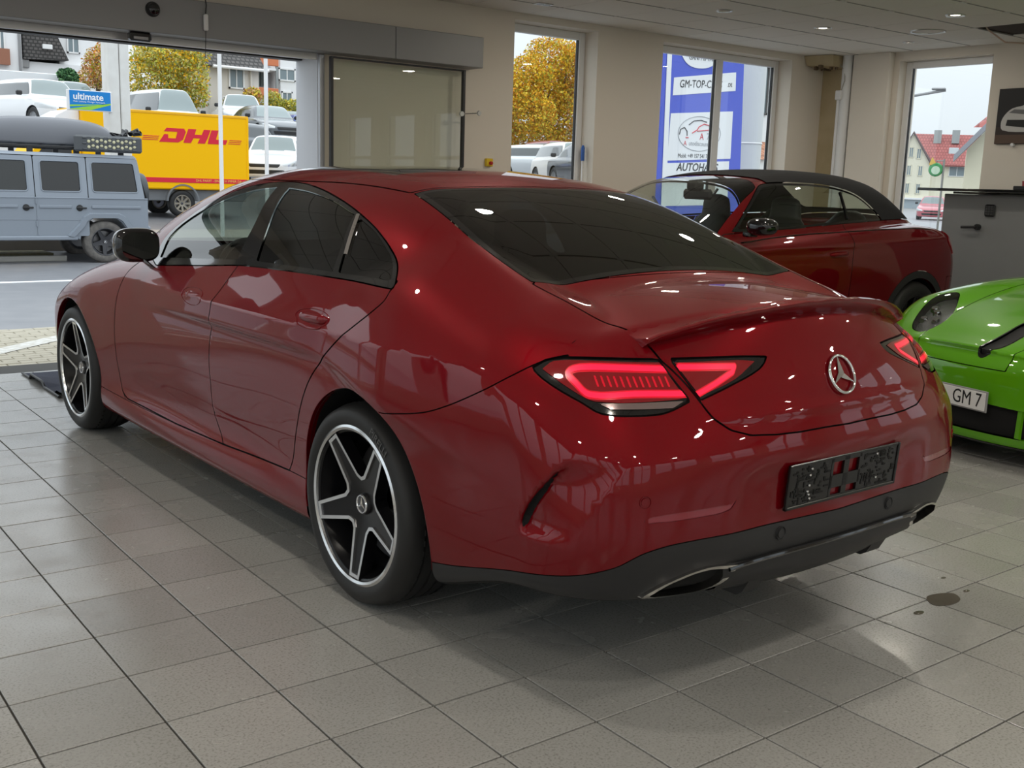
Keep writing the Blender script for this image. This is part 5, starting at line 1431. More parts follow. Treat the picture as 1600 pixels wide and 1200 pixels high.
def outside_ground():
    rows = []
    for yy in [5.118, 6.0, 7.05, 9, 11, 13, 15, 17, 18.5, 20, 22, 24, 26.5, 29, 31, 34, 40, 60, 90]:
        rows.append([(xx, yy, gz(yy) if xx < 44 else min(gz(yy), -.15)) for xx in list(np.linspace(-40, 42, 12))+[50, 90, 150]])
    struct(MB().grid(rows).build('street_ground', M_ASPH, smooth=True), 'wet grey asphalt street in front of the showroom')
    struct(MB().box(8.0, 150, -60, 5.118, -.40, -.15).build('side_yard_ground', M_ASPH)); struct(MB().box(-60, LX-.3, -60, 5.118, -.40, -.15).build('left_yard_ground', M_ASPH)); struct(MB().box(LX-.3, 8.0, -60, BY-.3, -.40, -.15).build('back_yard_ground', M_ASPH))
    p = struct(MB().box(-3.2, 1.9, 5.12, 7.05, -.12, -.028).build('forecourt_paving', mat('paving_sand', (.20, .18, .14), .9)))
    first = None; br = MB().box(-.097, .097, -.047, .047, -.02, .016, bev=.004)
    for j in range(19):
        for i in range(13):
            x, y = -1.75+i*.2+(.1 if j % 2 else 0), 5.18+j*.1
            if first is None: o = first = br.build('paver', M_PAVE, p)
            else: o = first.copy(); COL.objects.link(o)
            o.location = (x, y, -.028+random.uniform(-.001, .002))
    tag(MB().add([(-1.2, 5.55, -.0085), (-1.0, 5.50, -.0085), (.25, 6.65, -.0085), (.10, 6.75, -.0085)], [(0, 1, 2, 3)]).build('painted_line', mat('worn_white_paint', (.7, .7, .68), .7, noise=(20., (.45, .42, .35), .5))), 'worn white painted line across the forecourt pavers', 'road marking')
    a = at(0, 441, 13.9); tag(MB().box(-6, 12, 13.85, 14.0, gz(13.9)+.001, gz(13.9)+.010).build('street_line', mat('white_road_paint', (.75, .75, .75), .6)), 'white line along the wet street', 'road marking')
    k = struct(MB().box(-20, 3.0, 18.15, 18.3, gz(18.2), gz(18.2)+.10, bev=.01).build('street_kerb', M_KERB))
    struct(MB().box(-20, 30, 19.6, 24.0, -.3, .0).build('station_apron', mat('brown_concrete_apron', (.34, .30, .26), .8, noise=(1.5, (.25, .22, .19), .6))))
    struct(MB().box(-20, 2.9, 18.7, 19.5, -.3, -.22).build('grass_verge', mat('muddy_grass', (.12, .12, .06), .9, noise=(12., (.20, .18, .12), .5))))
outside_ground()

def rect_ring(y0, y1, z0, z1, r=.05, n=5):
    out = []
    for (cy, cz, a0) in ((y1-r, z1-r, 0), (y0+r, z1-r, 90), (y0+r, z0+r, 180), (y1-r, z0+r, 270)):
        for k in range(n): a = math.radians(a0+90*k/(n-1)); out.append((cy+r*math.cos(a), cz+r*math.sin(a)))
    return out
def build_g():
    G = empty('boxy_offroader', (3.55, 18.50, -.33), PI/2); tag(G, 'matt grey boxy off-road car with roof box and spare wheel by the kerb', 'car')
    M = mat('matt_grey_blue_paint', (.23, .26, .30), .42, .1, coat=.25, coat_rough=.3); B = M_PLA; GL = glass('offroader_tinted_glass', (.16, .17, .18)); GLc = glass('offroader_front_glass', (.55, .62, .60))
    W2 = .93
    # lower body with wheel cut-outs, as one prism in side view
    def arch(yc): return [(yc+.46*math.cos(a), .36+.46*math.sin(a)*1.12) for a in np.linspace(math.radians(8), math.radians(172), 13)]
    prof = [(-.80, .60), (-.80, 1.18)]+[(3.62, 1.14), (3.66, .60)]+[(3.36, .46)]+arch(2.89)+[(2.40, .46), (.50, .46)]+arch(0)
    MB().prism(prof, 0, -W2, W2).build('lower_body', M, G); fix_normals(G.children[-1])
    # cabin
    sec = [(-.80, 1.18), (-.63, 1.93), (1.95, 1.95), (2.35, 1.18)]
    V = []
    for s in (-1, 1):
        for (y, z) in sec: V.append(((W2-.02 if z < 1.3 else W2-.14)*s, y, z))
    fix_normals(raw_obj('cabin_frame', [(x*.985, y, z) for x, y, z in V], [(0, 1, 2, 3), (7, 6, 5, 4), (0, 4, 5, 1), (2, 6, 7, 3)], M_DARK, G))
    def onside(y, z, o=0.): return (W2-.02-.12*(z-1.18)/.77)+o if z > 1.18 else W2+o
    def plate(nm, poly, m, o, holes=None, sd=-1, parent=G, th=.012):
        b = MB(); n = len(poly)
        if holes is None:
            b.add([(onside(y, z, o)*sd, y, z) for y, z in poly], [tuple(range(n))])
        else:
            H = holes; b.add([(onside(y, z, o)*sd, y, z) for y, z in poly]+[(onside(y, z, o)*sd, y, z) for y, z in H]+[(onside(y, z, o-.02)*sd, y, z) for y, z in H], [(i, (i+1) % n, n+(i+1) % n, n+i) for i in range(n)]+[(n+i, n+(i+1) % n, 2*n+(i+1) % n, 2*n+i) for i in range(n)])
        return fix_normals(b.build(nm, m, parent))
    for sd in (-1, 1):
        for nm, a0, a1, w0, w1, gm in (('front_door', 1.20, 2.20, 1.31, 2.02, GLc), ('rear_door', .285, 1.185, .40, 1.08, GL), ('rear_side_panel', -.66, .27, -.585, .19, GL)):
            out = rect_ring(a0, a1, 1.185, 1.915, .03); win = rect_ring(w0, w1, 1.295, 1.835, .05)
            if nm == 'rear_side_panel': out = [(y-.13*(1.9-z)*(1 if y < -.4 else 0), z) for y, z in out]; win = [(y-.10*(1.83-z)*(1 if y < -.3 else 0), z) for y, z in win]
            d = plate(nm, out, M, .004, win, sd)
            plate('window', win, gm, -.012, None, sd, d)
            rr = [(onside(y, z, .006)*sd, y, z) for y, z in win]; MB().tube(rr+[rr[0]], .012, 6, cap=False).build('window_seal', M, d, smooth=True)
            if nm != 'rear_side_panel':
                plate('door_skin', rect_ring(a0, a1, .50, 1.175, .04), M, .006, None, sd, d)
                hx = a0+.16
                MB().lathe([(.0001, .03*sd), (.055, .02*sd), (.06, .006*sd)], 16, axis=0, c=(W2*sd, hx, 1.005)).build('handle_cup', M_PLA, d, smooth=True); MB().box((W2+.02)*sd, (W2+.045)*sd, hx-.12, hx+.06, .99, 1.02, bev=.008).build('door_handle', M_PLA, d, smooth=True)
            MB().box((W2+.004)*sd, (W2+.026)*sd, (a0+.30 if nm != 'rear_side_panel' else -.66), a1-.04, 1.0, 1.05, bev=.006).build('rub_strip', M, d); 
            if nm != 'rear_side_panel': MB().box((W2+.004)*sd, (W2+.012)*sd, a0, a1, .785, .80, bev=.003).build('crease', M, d)
        MB().box((W2+.0)*sd, (W2+.014)*sd, -.80, 2.3, 1.170, 1.195, bev=.005).build('belt_rail', M, G)
        for hz in (1.12, .72): MB().box((W2+.004)*sd, (W2+.03)*sd, 1.185, 1.205, hz-.05, hz+.05, bev=.005).build('hinge', M, G); MB().box((W2+.004)*sd, (W2+.03)*sd, 2.195, 2.215, hz-.05, hz+.05, bev=.005).build('hinge', M, G)
        MB().box((W2-.03)*sd, (W2+.04)*sd, .50, 2.40, .425, .50, bev=.015).build('sill_step', M, G)
        for yc in (0, 2.89):
            pts = [(yc+.66, .50), (yc+.45, .72), (yc+.38, .84), (yc+.28, .90), (yc-.25, .90), (yc-.36, .84), (yc-.44, .72), (yc-.52, .60)]
            b = MB(); inn = [(yc+(y-yc)*.86, .36+(z-.36)*.86) for y, z in pts]
            b.grid([[((W2-.0)*sd, y, z) for y, z in [(yc+(y-yc)*1.03, z*1.025) for y, z in pts]], [((W2+.055)*sd, y, z) for y, z in pts], [((W2+.05)*sd, y, z) for y, z in inn], [((W2-.25)*sd, y, z) for y, z in inn]])
            fix_normals(b.build('wheel_flare', M, G))
            wheel(G, .80*sd, yc, .385, sd, .385, .25, .26, math.radians(60), 5, mat('matt_dark_alloy', (.06, .06, .065), .4, .5), mat('matt_dark_alloy', (.06, .06, .065), .4, .5), tread=False, m_tyre=mat('dusty_tyre', (.18, .165, .15), .9, noise=(14., (.08, .075, .07), .6)))
    fix_normals(raw_obj('roof', [(.80, -.66, 1.92), (-.80, -.66, 1.92), (-.80, 2.0, 1.93), (.80, 2.0, 1.93), (.74, -.62, 1.975), (-.74, -.62, 1.975), (-.74, 1.9, 1.985), (.74, 1.9, 1.985)], [(0, 1, 5, 4), (1, 2, 6, 5), (2, 3, 7, 6), (3, 0, 4, 7), (4, 5, 6, 7)], M, G))
    MB().box(-.90, .90, -.86, -.70, .50, .68, bev=.03).build('rear_bumper', M, G)
    MB().box(-.70, .70, 3.60, 3.72, .50, .75, bev=.03).build('front_bumper', M, G)
    sp = empty('spare_wheel', (0, -.87, 1.28), 0, G)
    MB().lathe([(.0001, -.17), (.30, -.17), (.365, -.15), (.385, -.10), (.385, .08), (.36, .11)], 40, axis=1).build('spare_cover', mat('matt_dark_cover', (.06, .065, .07), .5), sp, smooth=True, auto=40)
    # roof rack, box, recovery boards
    rk = empty('roof_rack', (0, 0, 0), 0, G)
    for x in (-.70, .70):
        MB().box(x-.02, x+.02, -.55, 2.1, 2.06, 2.11, bev=.008).build('rack_rail', M_PLA, rk)
        for y in (-.4, .4, 1.2, 1.9): MB().box(x-.02, x+.02, y-.05, y+.05, 1.97, 2.07, bev=.006).build('rack_foot', M_PLA, rk)
    for y in np.linspace(-.5, 2.05, 8): MB().box(-.70, .70, y-.03, y+.03, 2.08, 2.11, bev=.006).build('rack_bar', M_PLA, rk)
    def bF(x, y, z): return ((np.abs((x+.15)/.42)**4+np.abs((y-.85)/1.28)**3.2+np.abs((z-2.17)/(.44))**2.6*(z > 2.17)+np.abs((z-2.17)/.06)**4*(z <= 2.17))**(1/3.)-1)*.35
    P, T = surface_nets(bF, (-.7, -.6, 2.05), (.4, 2.3, 2.7), .035); P = onto(bF, P, 3)
    P[:, 2] += .010*np.sin(P[:, 0]*38)*np.clip((P[:, 2]-2.25)/.2, 0, 1)
    tri_obj('roof_box', P, T, mat('dark_grey_roof_box', (.14, .145, .16), .4), G, gnormals(bF, P))
    rb = empty('recovery_board', (-.82, -.15, 2.17), 0, G)
    MB().box(-.035, .035, -.61, .62, -.15, .15, bev=.04).build('board', mat('dark_grey_board', (.07, .075, .08), .5), rb, smooth=True)
    dots = MB()
    for k in range(12):
        for z in (-.05, .05): MB().lathe([(.0001, -.052), (.022, -.048), (.03, -.036)], 10, axis=0, c=(0, -.46+.075*k, z+.014*(-1)**k)).build('board_stud', mat('pale_yellow_stud', (.55, .52, .34), .5), rb, smooth=True)
    for k in range(7):
        for z in (-.1, .0, .1): MB().box(-.055, -.034, -.50+.15*k, -.42+.15*k, z-.016, z+.016, bev=.01).build('board_cleat', mat('dark_grey_board', (.07, .075, .08), .5), rb)
    rnd = random.Random(8)
    g = MB()
    cg = empty('cargo_bundle', (-.35, -.62, 2.25), 0, G)
    for k in range(9):
        c = Vector((rnd.uniform(-.15, .25), rnd.uniform(-.22, .22), rnd.uniform(-.12, .22))); pts = [c+Vector((rnd.uniform(-.1, .1), rnd.uniform(-.1, .1), rnd.uniform(-.08, .08))) for _ in range(5)]
        MB().tube(pts, rnd.uniform(.02, .05), 8).build('strap_roll', mat('black_gear', (.02, .02, .022), .4), cg, smooth=True)
    MB().box(-.64, .64, 1.55, 1.65, 1.10, 1.75, bev=.05).build('front_seats', M_LEA, G); MB().box(-.64, .64, .45, .55, 1.10, 1.70, bev=.05).build('rear_seats', M_LEA, G)
build_g()

def build_van():
    Y0 = 25.2; g0 = .2
    V = empty('parcel_van', (9.7, Y0, g0)); tag(V, 'yellow parcel delivery box van with red lettering', 'van')
    MY = mat('parcel_yellow', (.88, .47, .002), .5, spec=.15); MR = mat('parcel_red', (.62, .012, .035), .4); MG = mat('van_grey_plastic', (.16, .17, .18), .5)
    # local: x from -5.9 (front) to 0 (rear), y = depth
    MB().box(-4.35, 0, 0, 2.1, .72, 2.66, bev=.03).build('box_body', MY, V)
    MB().box(-4.38, .01, -.012, 2.112, 2.62, 2.70, bev=.015).build('roof_edge', mat('parcel_yellow_edge', (.78, .40, .004), .5), V)
    MB().box(-.05, .012, -.014, .05, .70, 2.66, bev=.01).build('corner_post', MY, V)
    MB().box(-5.9, 0, .15, 1.95, .42, .72, bev=.02).build('chassis', MG, V)
    MB().box(-2.9, -.03, -.010, 0, .90, 1.02).build('red_stripe', MR, V)
    prof = [(-5.95, .45), (-6.0, 1.05), (-5.75, 1.25), (-5.15, 2.02), (-4.95, 2.10), (-4.36, 2.14), (-4.36, .45)]
    MB().prism(prof, 1, .12, 1.98).build('cab', MY, V); fix_normals(V.children[-1])
    fix_normals(MB().prism([(-5.15, 2.03), (-4.9, 2.45), (-4.6, 2.62), (-4.36, 2.66), (-4.36, 2.1)], 1, .2, 1.9).build('roof_fairing', mat('white_fairing', (.8, .8, .8), .4), V))
    MB().prism([(-5.45, 1.42), (-5.05, 1.98), (-4.6, 1.98), (-4.6, 1.35)], 1, .10, .118).build('cab_window', M_BLK, V)
    for x in (-1.84, -5.15):
        w = wheel(V, x, .16, .355, 1, .355, .215, .22, 0, 8, mat('steel_wheel', (.30, .27, .22), .6, .3), mat('steel_wheel', (.30, .27, .22), .6, .3), cap_star=False, tread=False, reach=.05); w.rotation_euler = (0, 0, PI/2)
        MB().lathe([(.40, -.02), (.44, -.022), (.44, .1)], 24, axis=1, c=(x, 0, .42), a0=0, a1=PI).build('wheel_arch', MG, V, smooth=True)
        w2 = wheel(V, x, 1.94, .355, 1, .355, .215, .22, 0, 8, mat('steel_wheel', (.30, .27, .22), .6, .3), mat('steel_wheel', (.30, .27, .22), .6, .3), cap_star=False, tread=False); w2.rotation_euler = (0, 0, -PI/2)
    # lettering: slanted blocks
    x0, z0, hgt = -2.44, 1.93, .36
    def sl(nm, pts):   # pts in (x, z) before slant, unit height hgt
        MB().prism([(x0+x+(z*.40), z0+z) for x, z in pts], 1, -.008, -.001).build(nm, MR, V); fix_normals(V.children[-1])
    h = hgt
    sl('letter_D', [(0, 0), (.50, 0), (.60, .08), (.60, .28), (.52, h), (.06, h), (.02, .27), (.38, .27), (.40, .10), (.20, .10), (.16, .2), (.06, .2)])
    sl('letter_H', [(.64, 0), (.84, 0), (.86, .13), (1.04, .13), (1.02, 0), (1.22, 0), (1.24, .14), (1.24, h), (1.06, h), (1.05, .22), (.86, .22), (.85, h), (.64, h), (.64, .14)])
    sl('letter_L', [(1.30, 0), (1.80, 0), (1.80, .12), (1.48, .12), (1.46, h), (1.27, h), (1.28, .13)])
    for k in range(3):
        z = .02+k*.045
        sl('speed_line', [(-.46, z+.02), (-.05, z+.02), (-.05, z+.035), (-.46, z+.035)]); sl('speed_line', [(1.86, z), (2.20, z), (2.20, z+.015), (1.86, z+.015)])
    text_mesh('stripe_text', 'DHL PAKET - EINFACH IMMER DA', .085, mat('pale_yellow_print', (.8, .5, .1), .4), V, loc=(-.85, -.012, .96), rot=(PI/2, 0, 0), depth=.001)
    return V
build_van()

def roadside():
    c = empty('canopy_column', (4.98, 21.25, 0.)); tag(c, 'weathered white canopy column beside the blue fuel sign', 'column')
    for a, b in ((-.23, .015), (.03, .23)): MB().box(a, b, -.22, .22, 0, 6.0, bev=.02).build('column_face', mat('weathered_white_paint', (.74, .74, .71), .6, noise=(2.5, (.60, .58, .54), .5)), c)
    MB().box(.23, .36, .30, .40, 3.1, 6.0).build('orange_banner', mat('orange_banner', (.55, .12, .04), .6), c)
    s = empty('fuel_sign', (4.36, 21.0, 2.60)); tag(s, 'small blue and green sign reading ultimate on the column', 'sign')
    MB().box(-.47, .45, 0, .06, -.02, .40, bev=.008).build('sign_case', mat('pale_sign_case', (.75, .75, .75), .5), s); MB().box(-.42, .42, -.004, 0, 0, .385).build('blue_face', mat('fuel_blue', (.0, .20, .56), .4), s)
    MB().add([(-.42, -.006, .01), (.42, -.006, .16), (.42, -.006, .13), (.0, -.006, .0), (-.42, -.006, 0)], [(0, 1, 2, 3, 4)]).build('green_ray', mat('fuel_green', (.30, .60, .04), .4), s); MB().add([(-.42, -.006, .09), (.42, -.006, .14), (-.42, -.006, .055)], [(0, 1, 2)]).build('green_ray', mat('fuel_green', (.30, .60, .04), .4), s)
    text_mesh('sign_text', 'ultimate', .19, mat('sign_white', (.85, .85, .85), .4), s, loc=(-.04, -.007, .265), rot=(PI/2, 0, 0), bold=.004, depth=.001); text_mesh('sign_small_text', 'Mehr Leistung. Weniger Verbrauch.', .045, mat('sign_white', (.85, .85, .85), .4), s, loc=(-.02, -.007, .165), rot=(PI/2, 0, 0), depth=.001)
    MB().tube([(.45, .1, .2), (.62, .18, .2)], .02, 8).build('bracket', M_GREYM, s)
    for px, top, lb in ((346, 60, 'taller white flagpole beside the yellow van'), (417, 90, 'shorter white flagpole with a lamp bracket beside the yellow van')):
        p = at(px, 265, 20.); t = at(px-2, top if top > 60 else 40, 20.)
        e = empty('flagpole', (p.x, p.y, 0)); tag(e, lb, 'flagpole'); MB().tube([(0, 0, gz(20)), (0, 0, t.z if top > 60 else t.z+2.)], .045, 12).build('pole', M_WHITE, e, smooth=True)
        MB().lathe([(.0001, .05), (.05, .03), (.05, -.02)], 12, c=(0, 0, t.z if top > 60 else t.z+2.)).build('finial', M_WHITE, e, smooth=True)
    # upper parking terrace with white wall
    struct(MB().box(-30, 12.0, 33.0, 33.4, .3, 2.0).build('terrace_wall', mat('pale_concrete', (.72, .72, .72), .7)))
roadside()
# ---------------------------------------------------------------- parked cars outside
def gen_F(L, Wd, H, hood, beltz, roof0, roof1, wagon):
    hw = Wd/2; rA = .9
    y0, y1 = -.85, L-.85
    top = spl([y0-.1, y0+.12, y0+.6, y1-hood, y1-.35, y1+.1], [beltz-.12, beltz, beltz+.02, beltz-.03, beltz-.16, beltz-.42], True)
    roof = spl([y0-.2, y0+(.12 if wagon else .75), y0+(.45 if wagon else 1.2), roof0, roof1, y1-hood-.1, y1-hood+.5], [beltz-.6, beltz+(.1 if wagon else .12), H-.05 if wagon else H-.10, H, H-.03, beltz+.02, beltz-.5], True)
    def F(x, y, z):
        ax = np.abs(x)
        f = smax(ax-(hw-.10*((z-.6)/.5)**2), y0+.10*ax**2+.12*ax**4-y, .18); f = smax(f, y-y1+.18*ax**2+.2*ax**4, .22)
        f = smax(f, z-(top(y)-.05*ax**2), .10); f = smax(f, .2-z, .06)
        g = smax((ax-(hw-.09-.38*np.maximum(z-beltz, -.1)-.03*(y-1.2)**2))*.93, (z-(roof(y)-.08*ax**2))*.93, .16)
        return smin(f, smax(g, .6-z, .03), .04)
    return F, roof, top
def car_proto(name, L, Wd, H, hood, beltz, roof0, roof1, wagon, R=.33, wb=None):
    F, roof, top = gen_F(L, Wd, H, hood, beltz, roof0, roof1, wagon); BIG = 9.
    y1 = L-.85; wb = wb or L-1.7; hw = Wd/2
    S = Shell(F, (-.03, -1.05, .1), (hw+.08, y1+.2, H+.1), .05)
    root = empty(name, (0, 0, -60))
    for yc in (0, wb): S.take(lambda P, yc=yc: np.where(P[:, 0] > .5, np.hypot(P[:, 1]-yc, P[:, 2]-R)-R-.05, BIG), drop=True)
    sw = lambda P: np.where(P[:, 0] > hw*.5, np.maximum(np.maximum(beltz+.035-P[:, 2], P[:, 2]-np.minimum(roof(P[:, 1])-.13, H-.17)), np.maximum(P[:, 1]-(y1-hood-.22), -.55-P[:, 1])), BIG)
    SWi = S.take(sw, .0)
    fr = lambda P: np.where(P[:, 2] > beltz+.03, np.maximum(np.maximum(P[:, 0]-(hw-.19-.38*np.maximum(P[:, 2]-beltz, 0)), roof1+.06-P[:, 1]), beltz+.05-P[:, 2]), BIG)
    FR = S.take(fr, 0.)
    rr = lambda P: np.where((P[:, 2] > beltz+.06) & (P[:, 1] < .6), np.maximum(np.maximum(P[:, 0]-(hw-.20-.38*np.maximum(P[:, 2]-beltz, 0)), P[:, 1]-(-.45 if wagon else .25)), P[:, 2]-(H-.13)), BIG)
    RR = S.take(rr, 0.)
    hl = lambda P: np.where(P[:, 1] > y1-.75, poly_sdf([(hw-.38, beltz-.34), (hw-.05, beltz-.24), (hw+.3, beltz-.22), (hw+.3, beltz-.33), (hw-.1, beltz-.42), (hw-.36, beltz-.41)], P[:, 0], P[:, 2]), BIG)
    HL = S.take(hl, .0)
    gr = lambda P: np.where(P[:, 1] > y1-.5, poly_sdf([(-1, beltz-.36), (hw-.42, beltz-.36), (hw-.46, beltz-.46), (-1, beltz-.46)], P[:, 0], P[:, 2]), BIG)
    GR = S.take(gr, 0.); lg = lambda P: np.where(P[:, 1] > y1-.5, poly_sdf([(-1, .30), (hw-.35, .30), (hw-.30, .42), (-1, .42)], P[:, 0], P[:, 2]), BIG); LG = S.take(lg, 0.)
    pm = mat('parked_paint_default', (.7, .7, .7), .3, coat=1.)
    panel('body_shell', F, S.rest(), pm, root)
    panel('side_glass', F, SWi, mat('parked_dark_glass', (.05, .06, .065), .06, coat=1.), root); panel('windscreen', F, FR, mat('parked_windscreen', (.20, .25, .25), .05, coat=1.), root); panel('rear_glass', F, RR, mat('parked_dark_glass', (.05, .06, .065), .06), root)
    [panel('headlight', F, HL, mat('parked_headlight', (.55, .57, .58), .1, .5, coat=1.), root, sd_) for sd_ in (-1, 1)]; panel('grille', F, GR, M_PLA, root); panel('lower_grille', F, LG, M_PLA, root)
    ty = MB().lathe([(R*.62, -.10), (R*.9, -.11), (R, -.08), (R, .08), (R*.9, .11), (R*.62, .10)], 28, axis=0).build('tyre', M_RUB, root, smooth=True); ty.location = ((hw-.12), 0, R)
    rm = MB().lathe([(.0001, .05), (R*.25, .05), (R*.30, .03), (R*.60, .06), (R*.64, .10)], 20, axis=0).build('rim', mat('parked_rim', (.40, .41, .42), .3, .8), root, smooth=True); rm.location = ((hw-.12), 0, R)
    for sx in (-1, 1):
        for yc in (0, wb):
            for src in (ty, rm):
                if sx == 1 and yc == 0: continue
                c = src.copy(); COL.objects.link(c); c.location = (sx*(hw-.12), yc, R); c.rotation_euler = (0, 0, 0 if sx > 0 else PI)
        MB().box(sx*(hw-.02), sx*(hw+.16), y1-hood-.45, y1-hood-.33, beltz+.0, beltz+.14, bev=.03).build('mirror', M_PLA, root, smooth=True)
        MB().box(sx*(hw*.3), sx*(hw-.55), -.85, -.80, beltz-.2, beltz-.1, bev=.02).build('tail_light', mat('parked_tail', (.35, .01, .02), .2), root)
    return root
PROTO = {'hatch': car_proto('parked_hatchback', 4.2, 1.78, 1.48, 1.05, .95, 1.2, 1.9, True), 'suv': car_proto('parked_crossover', 4.5, 1.86, 1.66, 1.05, 1.08, 1.0, 2.1, True, R=.36),
         'sedan': car_proto('parked_saloon', 4.6, 1.8, 1.44, 1.2, .93, 1.1, 1.9, False), 'van': car_proto('parked_van', 5.0, 1.95, 1.98, .95, 1.12, .6, 2.6, True, R=.34)}
_used = set()
def park(kind, pos, rotdeg, col, label, metal=0.):
    root = PROTO[kind]
    if kind in _used:
        o = copy_tree(root)
    else: o = root; _used.add(kind)
    o.location = pos; o.rotation_euler = (0, 0, math.radians(rotdeg)); tag(o, label, 'car', 'cars parked outside')
    pm = mat('parked_paint_%d_%d_%d' % tuple(int(c*999) for c in col), col, .3, metal, coat=1.)
    for ch in o.children:
        if ch.name.startswith('body_shell'):
            ch.material_slots[0].link = 'OBJECT'; ch.material_slots[0].material = pm
    return o
def park_px(kind, px, py, Y, rot, col, label, metal=0.):
    """stand the car where the photograph shows its underside at (px, py), on the terrace at distance Y"""
    p = at(px, py, Y); return park(kind, p, rot, col, label, metal)
WHT, SIL, GRY, BLK_, BLU_, RDD = (.72, .73, .74), (.42, .43, .45), (.10, .11, .12), (.02, .022, .025), (.02, .06, .30), (.25, .02, .03)
park_px('suv', 25, 207, 36, 195, WHT, 'white car parked on the terrace above the grey off-roader', 0)
park_px('hatch', 75, 185, 46, 200, SIL, 'silver car on the terrace in front of the long white wall', .4)
park_px('van', 228, 226, 39.2, 184, WHT, 'white van behind the yellow van and canopy column')
park_px('suv', 366, 212, 43.0, 165, WHT, 'white estate car behind the yellow van roof')
park_px('sedan', 392, 226, 37.5, 178, GRY, 'dark blue-grey saloon behind the taller flagpole', .4)
park_px('hatch', 384, 261, 32.4, 100, GRY, 'dark grey car right behind the yellow van tail', .4)
park_px('sedan', 440, 222, 47.5, 170, SIL, 'silver saloon parked between the dark and blue cars', .5)
park_px('hatch', 456, 236, 40.5, 175, BLU_, 'blue car half hidden by the door jamb', .2)
park_px('hatch', 452, 288, 29.3, 142, WHT, 'white car parked by the flagpoles next to the door jamb')
park_px('hatch', 812, 282, 33.5, 190, (.62, .64, .66), 'pale silver hatchback at the left edge of the narrow window', .3)
park_px('suv', 872, 294, 28.5, 160, (.70, .66, .62), 'large beige-white car below the yellow tree in the narrow window')
park_px('hatch', 842, 268, 39.5, 170, RDD, 'dark red car roof behind the white cars under the yellow tree')
park_px('sedan', 905, 296, 23., 160, BLK_, 'dark car at the lower edge of the narrow window')
# ---------------------------------------------------------------- houses, trees, advertising pylon
def roof_mat(name, c1, c2, sx, sz):
    m = bpy.data.materials.new(name); m.use_nodes = True; nt = m.node_tree; p = nt.nodes['Principled BSDF']; p.inputs['Roughness'].default_value = .8
    tc = nt.nodes.new('ShaderNodeTexCoord'); mp = nt.nodes.new('ShaderNodeMapping'); br = nt.nodes.new('ShaderNodeTexBrick')
    mp.inputs['Rotation'].default_value = (PI/2, 0, 0)
    br.inputs['Color1'].default_value = (*c1, 1); br.inputs['Color2'].default_value = (*[c*.85 for c in c1], 1); br.inputs['Mortar'].default_value = (*c2, 1)
    br.inputs['Scale'].default_value = 1.; br.inputs['Brick Width'].default_value = sx; br.inputs['Row Height'].default_value = sz; br.inputs['Mortar Size'].default_value = .04; br.inputs['Mortar Smooth'].default_value = .5
    nt.links.new(tc.outputs['Object'], mp.inputs[0]); nt.links.new(mp.outputs[0], br.inputs[0]); nt.links.new(br.outputs[0], p.inputs['Base Color'])
    bp = nt.nodes.new('ShaderNodeBump'); bp.inputs['Strength'].default_value = .6; bp.inputs['Distance'].default_value = .05
    nt.links.new(br.outputs['Fac'], bp.inputs['Height']); bp.invert = True; nt.links.new(bp.outputs[0], p.inputs['Normal'])
    return m
M_SLATE = roof_mat('dark_roof_tiles', (.12, .11, .105), (.04, .038, .036), .22, .17)
M_REDR = roof_mat('red_roof_tiles', (.42, .13, .12), (.24, .07, .065), .3, .32)
M_ORR = roof_mat('terracotta_roof_tiles', (.50, .22, .12), (.26, .10, .05), .22, .25)
M_WH = mat('white_render', (.80, .80, .80), .85); M_CRM = mat('cream_render', (.74, .70, .55), .85); M_BEI = mat('beige_render', (.70, .66, .60), .85)
M_WGL = mat('house_window_glass', (.20, .25, .27), .08)
def hwin(parent, axis, a, z, w, h, d, m=M_WHITE):
    """framed house window on a facade: axis 0 facing -y at y=d, axis 1 facing -x at x=d"""
    e = empty('house_window', (a, d, z) if axis == 0 else (d, a, z), 0 if axis == 0 else -PI/2, parent)
    MB().box(-w/2, w/2, -.02, .03, -h/2, h/2, bev=.01).build('pane', M_WGL, e)
    b = .07
    fr = MB(); fr.box(-w/2-b, w/2+b, -.06, 0, h/2, h/2+b); fr.box(-w/2-b, w/2+b, -.06, 0, -h/2-b, -h/2); fr.box(-w/2-b, -w/2, -.06, 0, -h/2-b, h/2+b); fr.box(w/2, w/2+b, -.06, 0, -h/2-b, h/2+b); fr.box(-.025, .025, -.045, 0, -h/2, h/2)
    fr.build('window_frame', m, e); return e
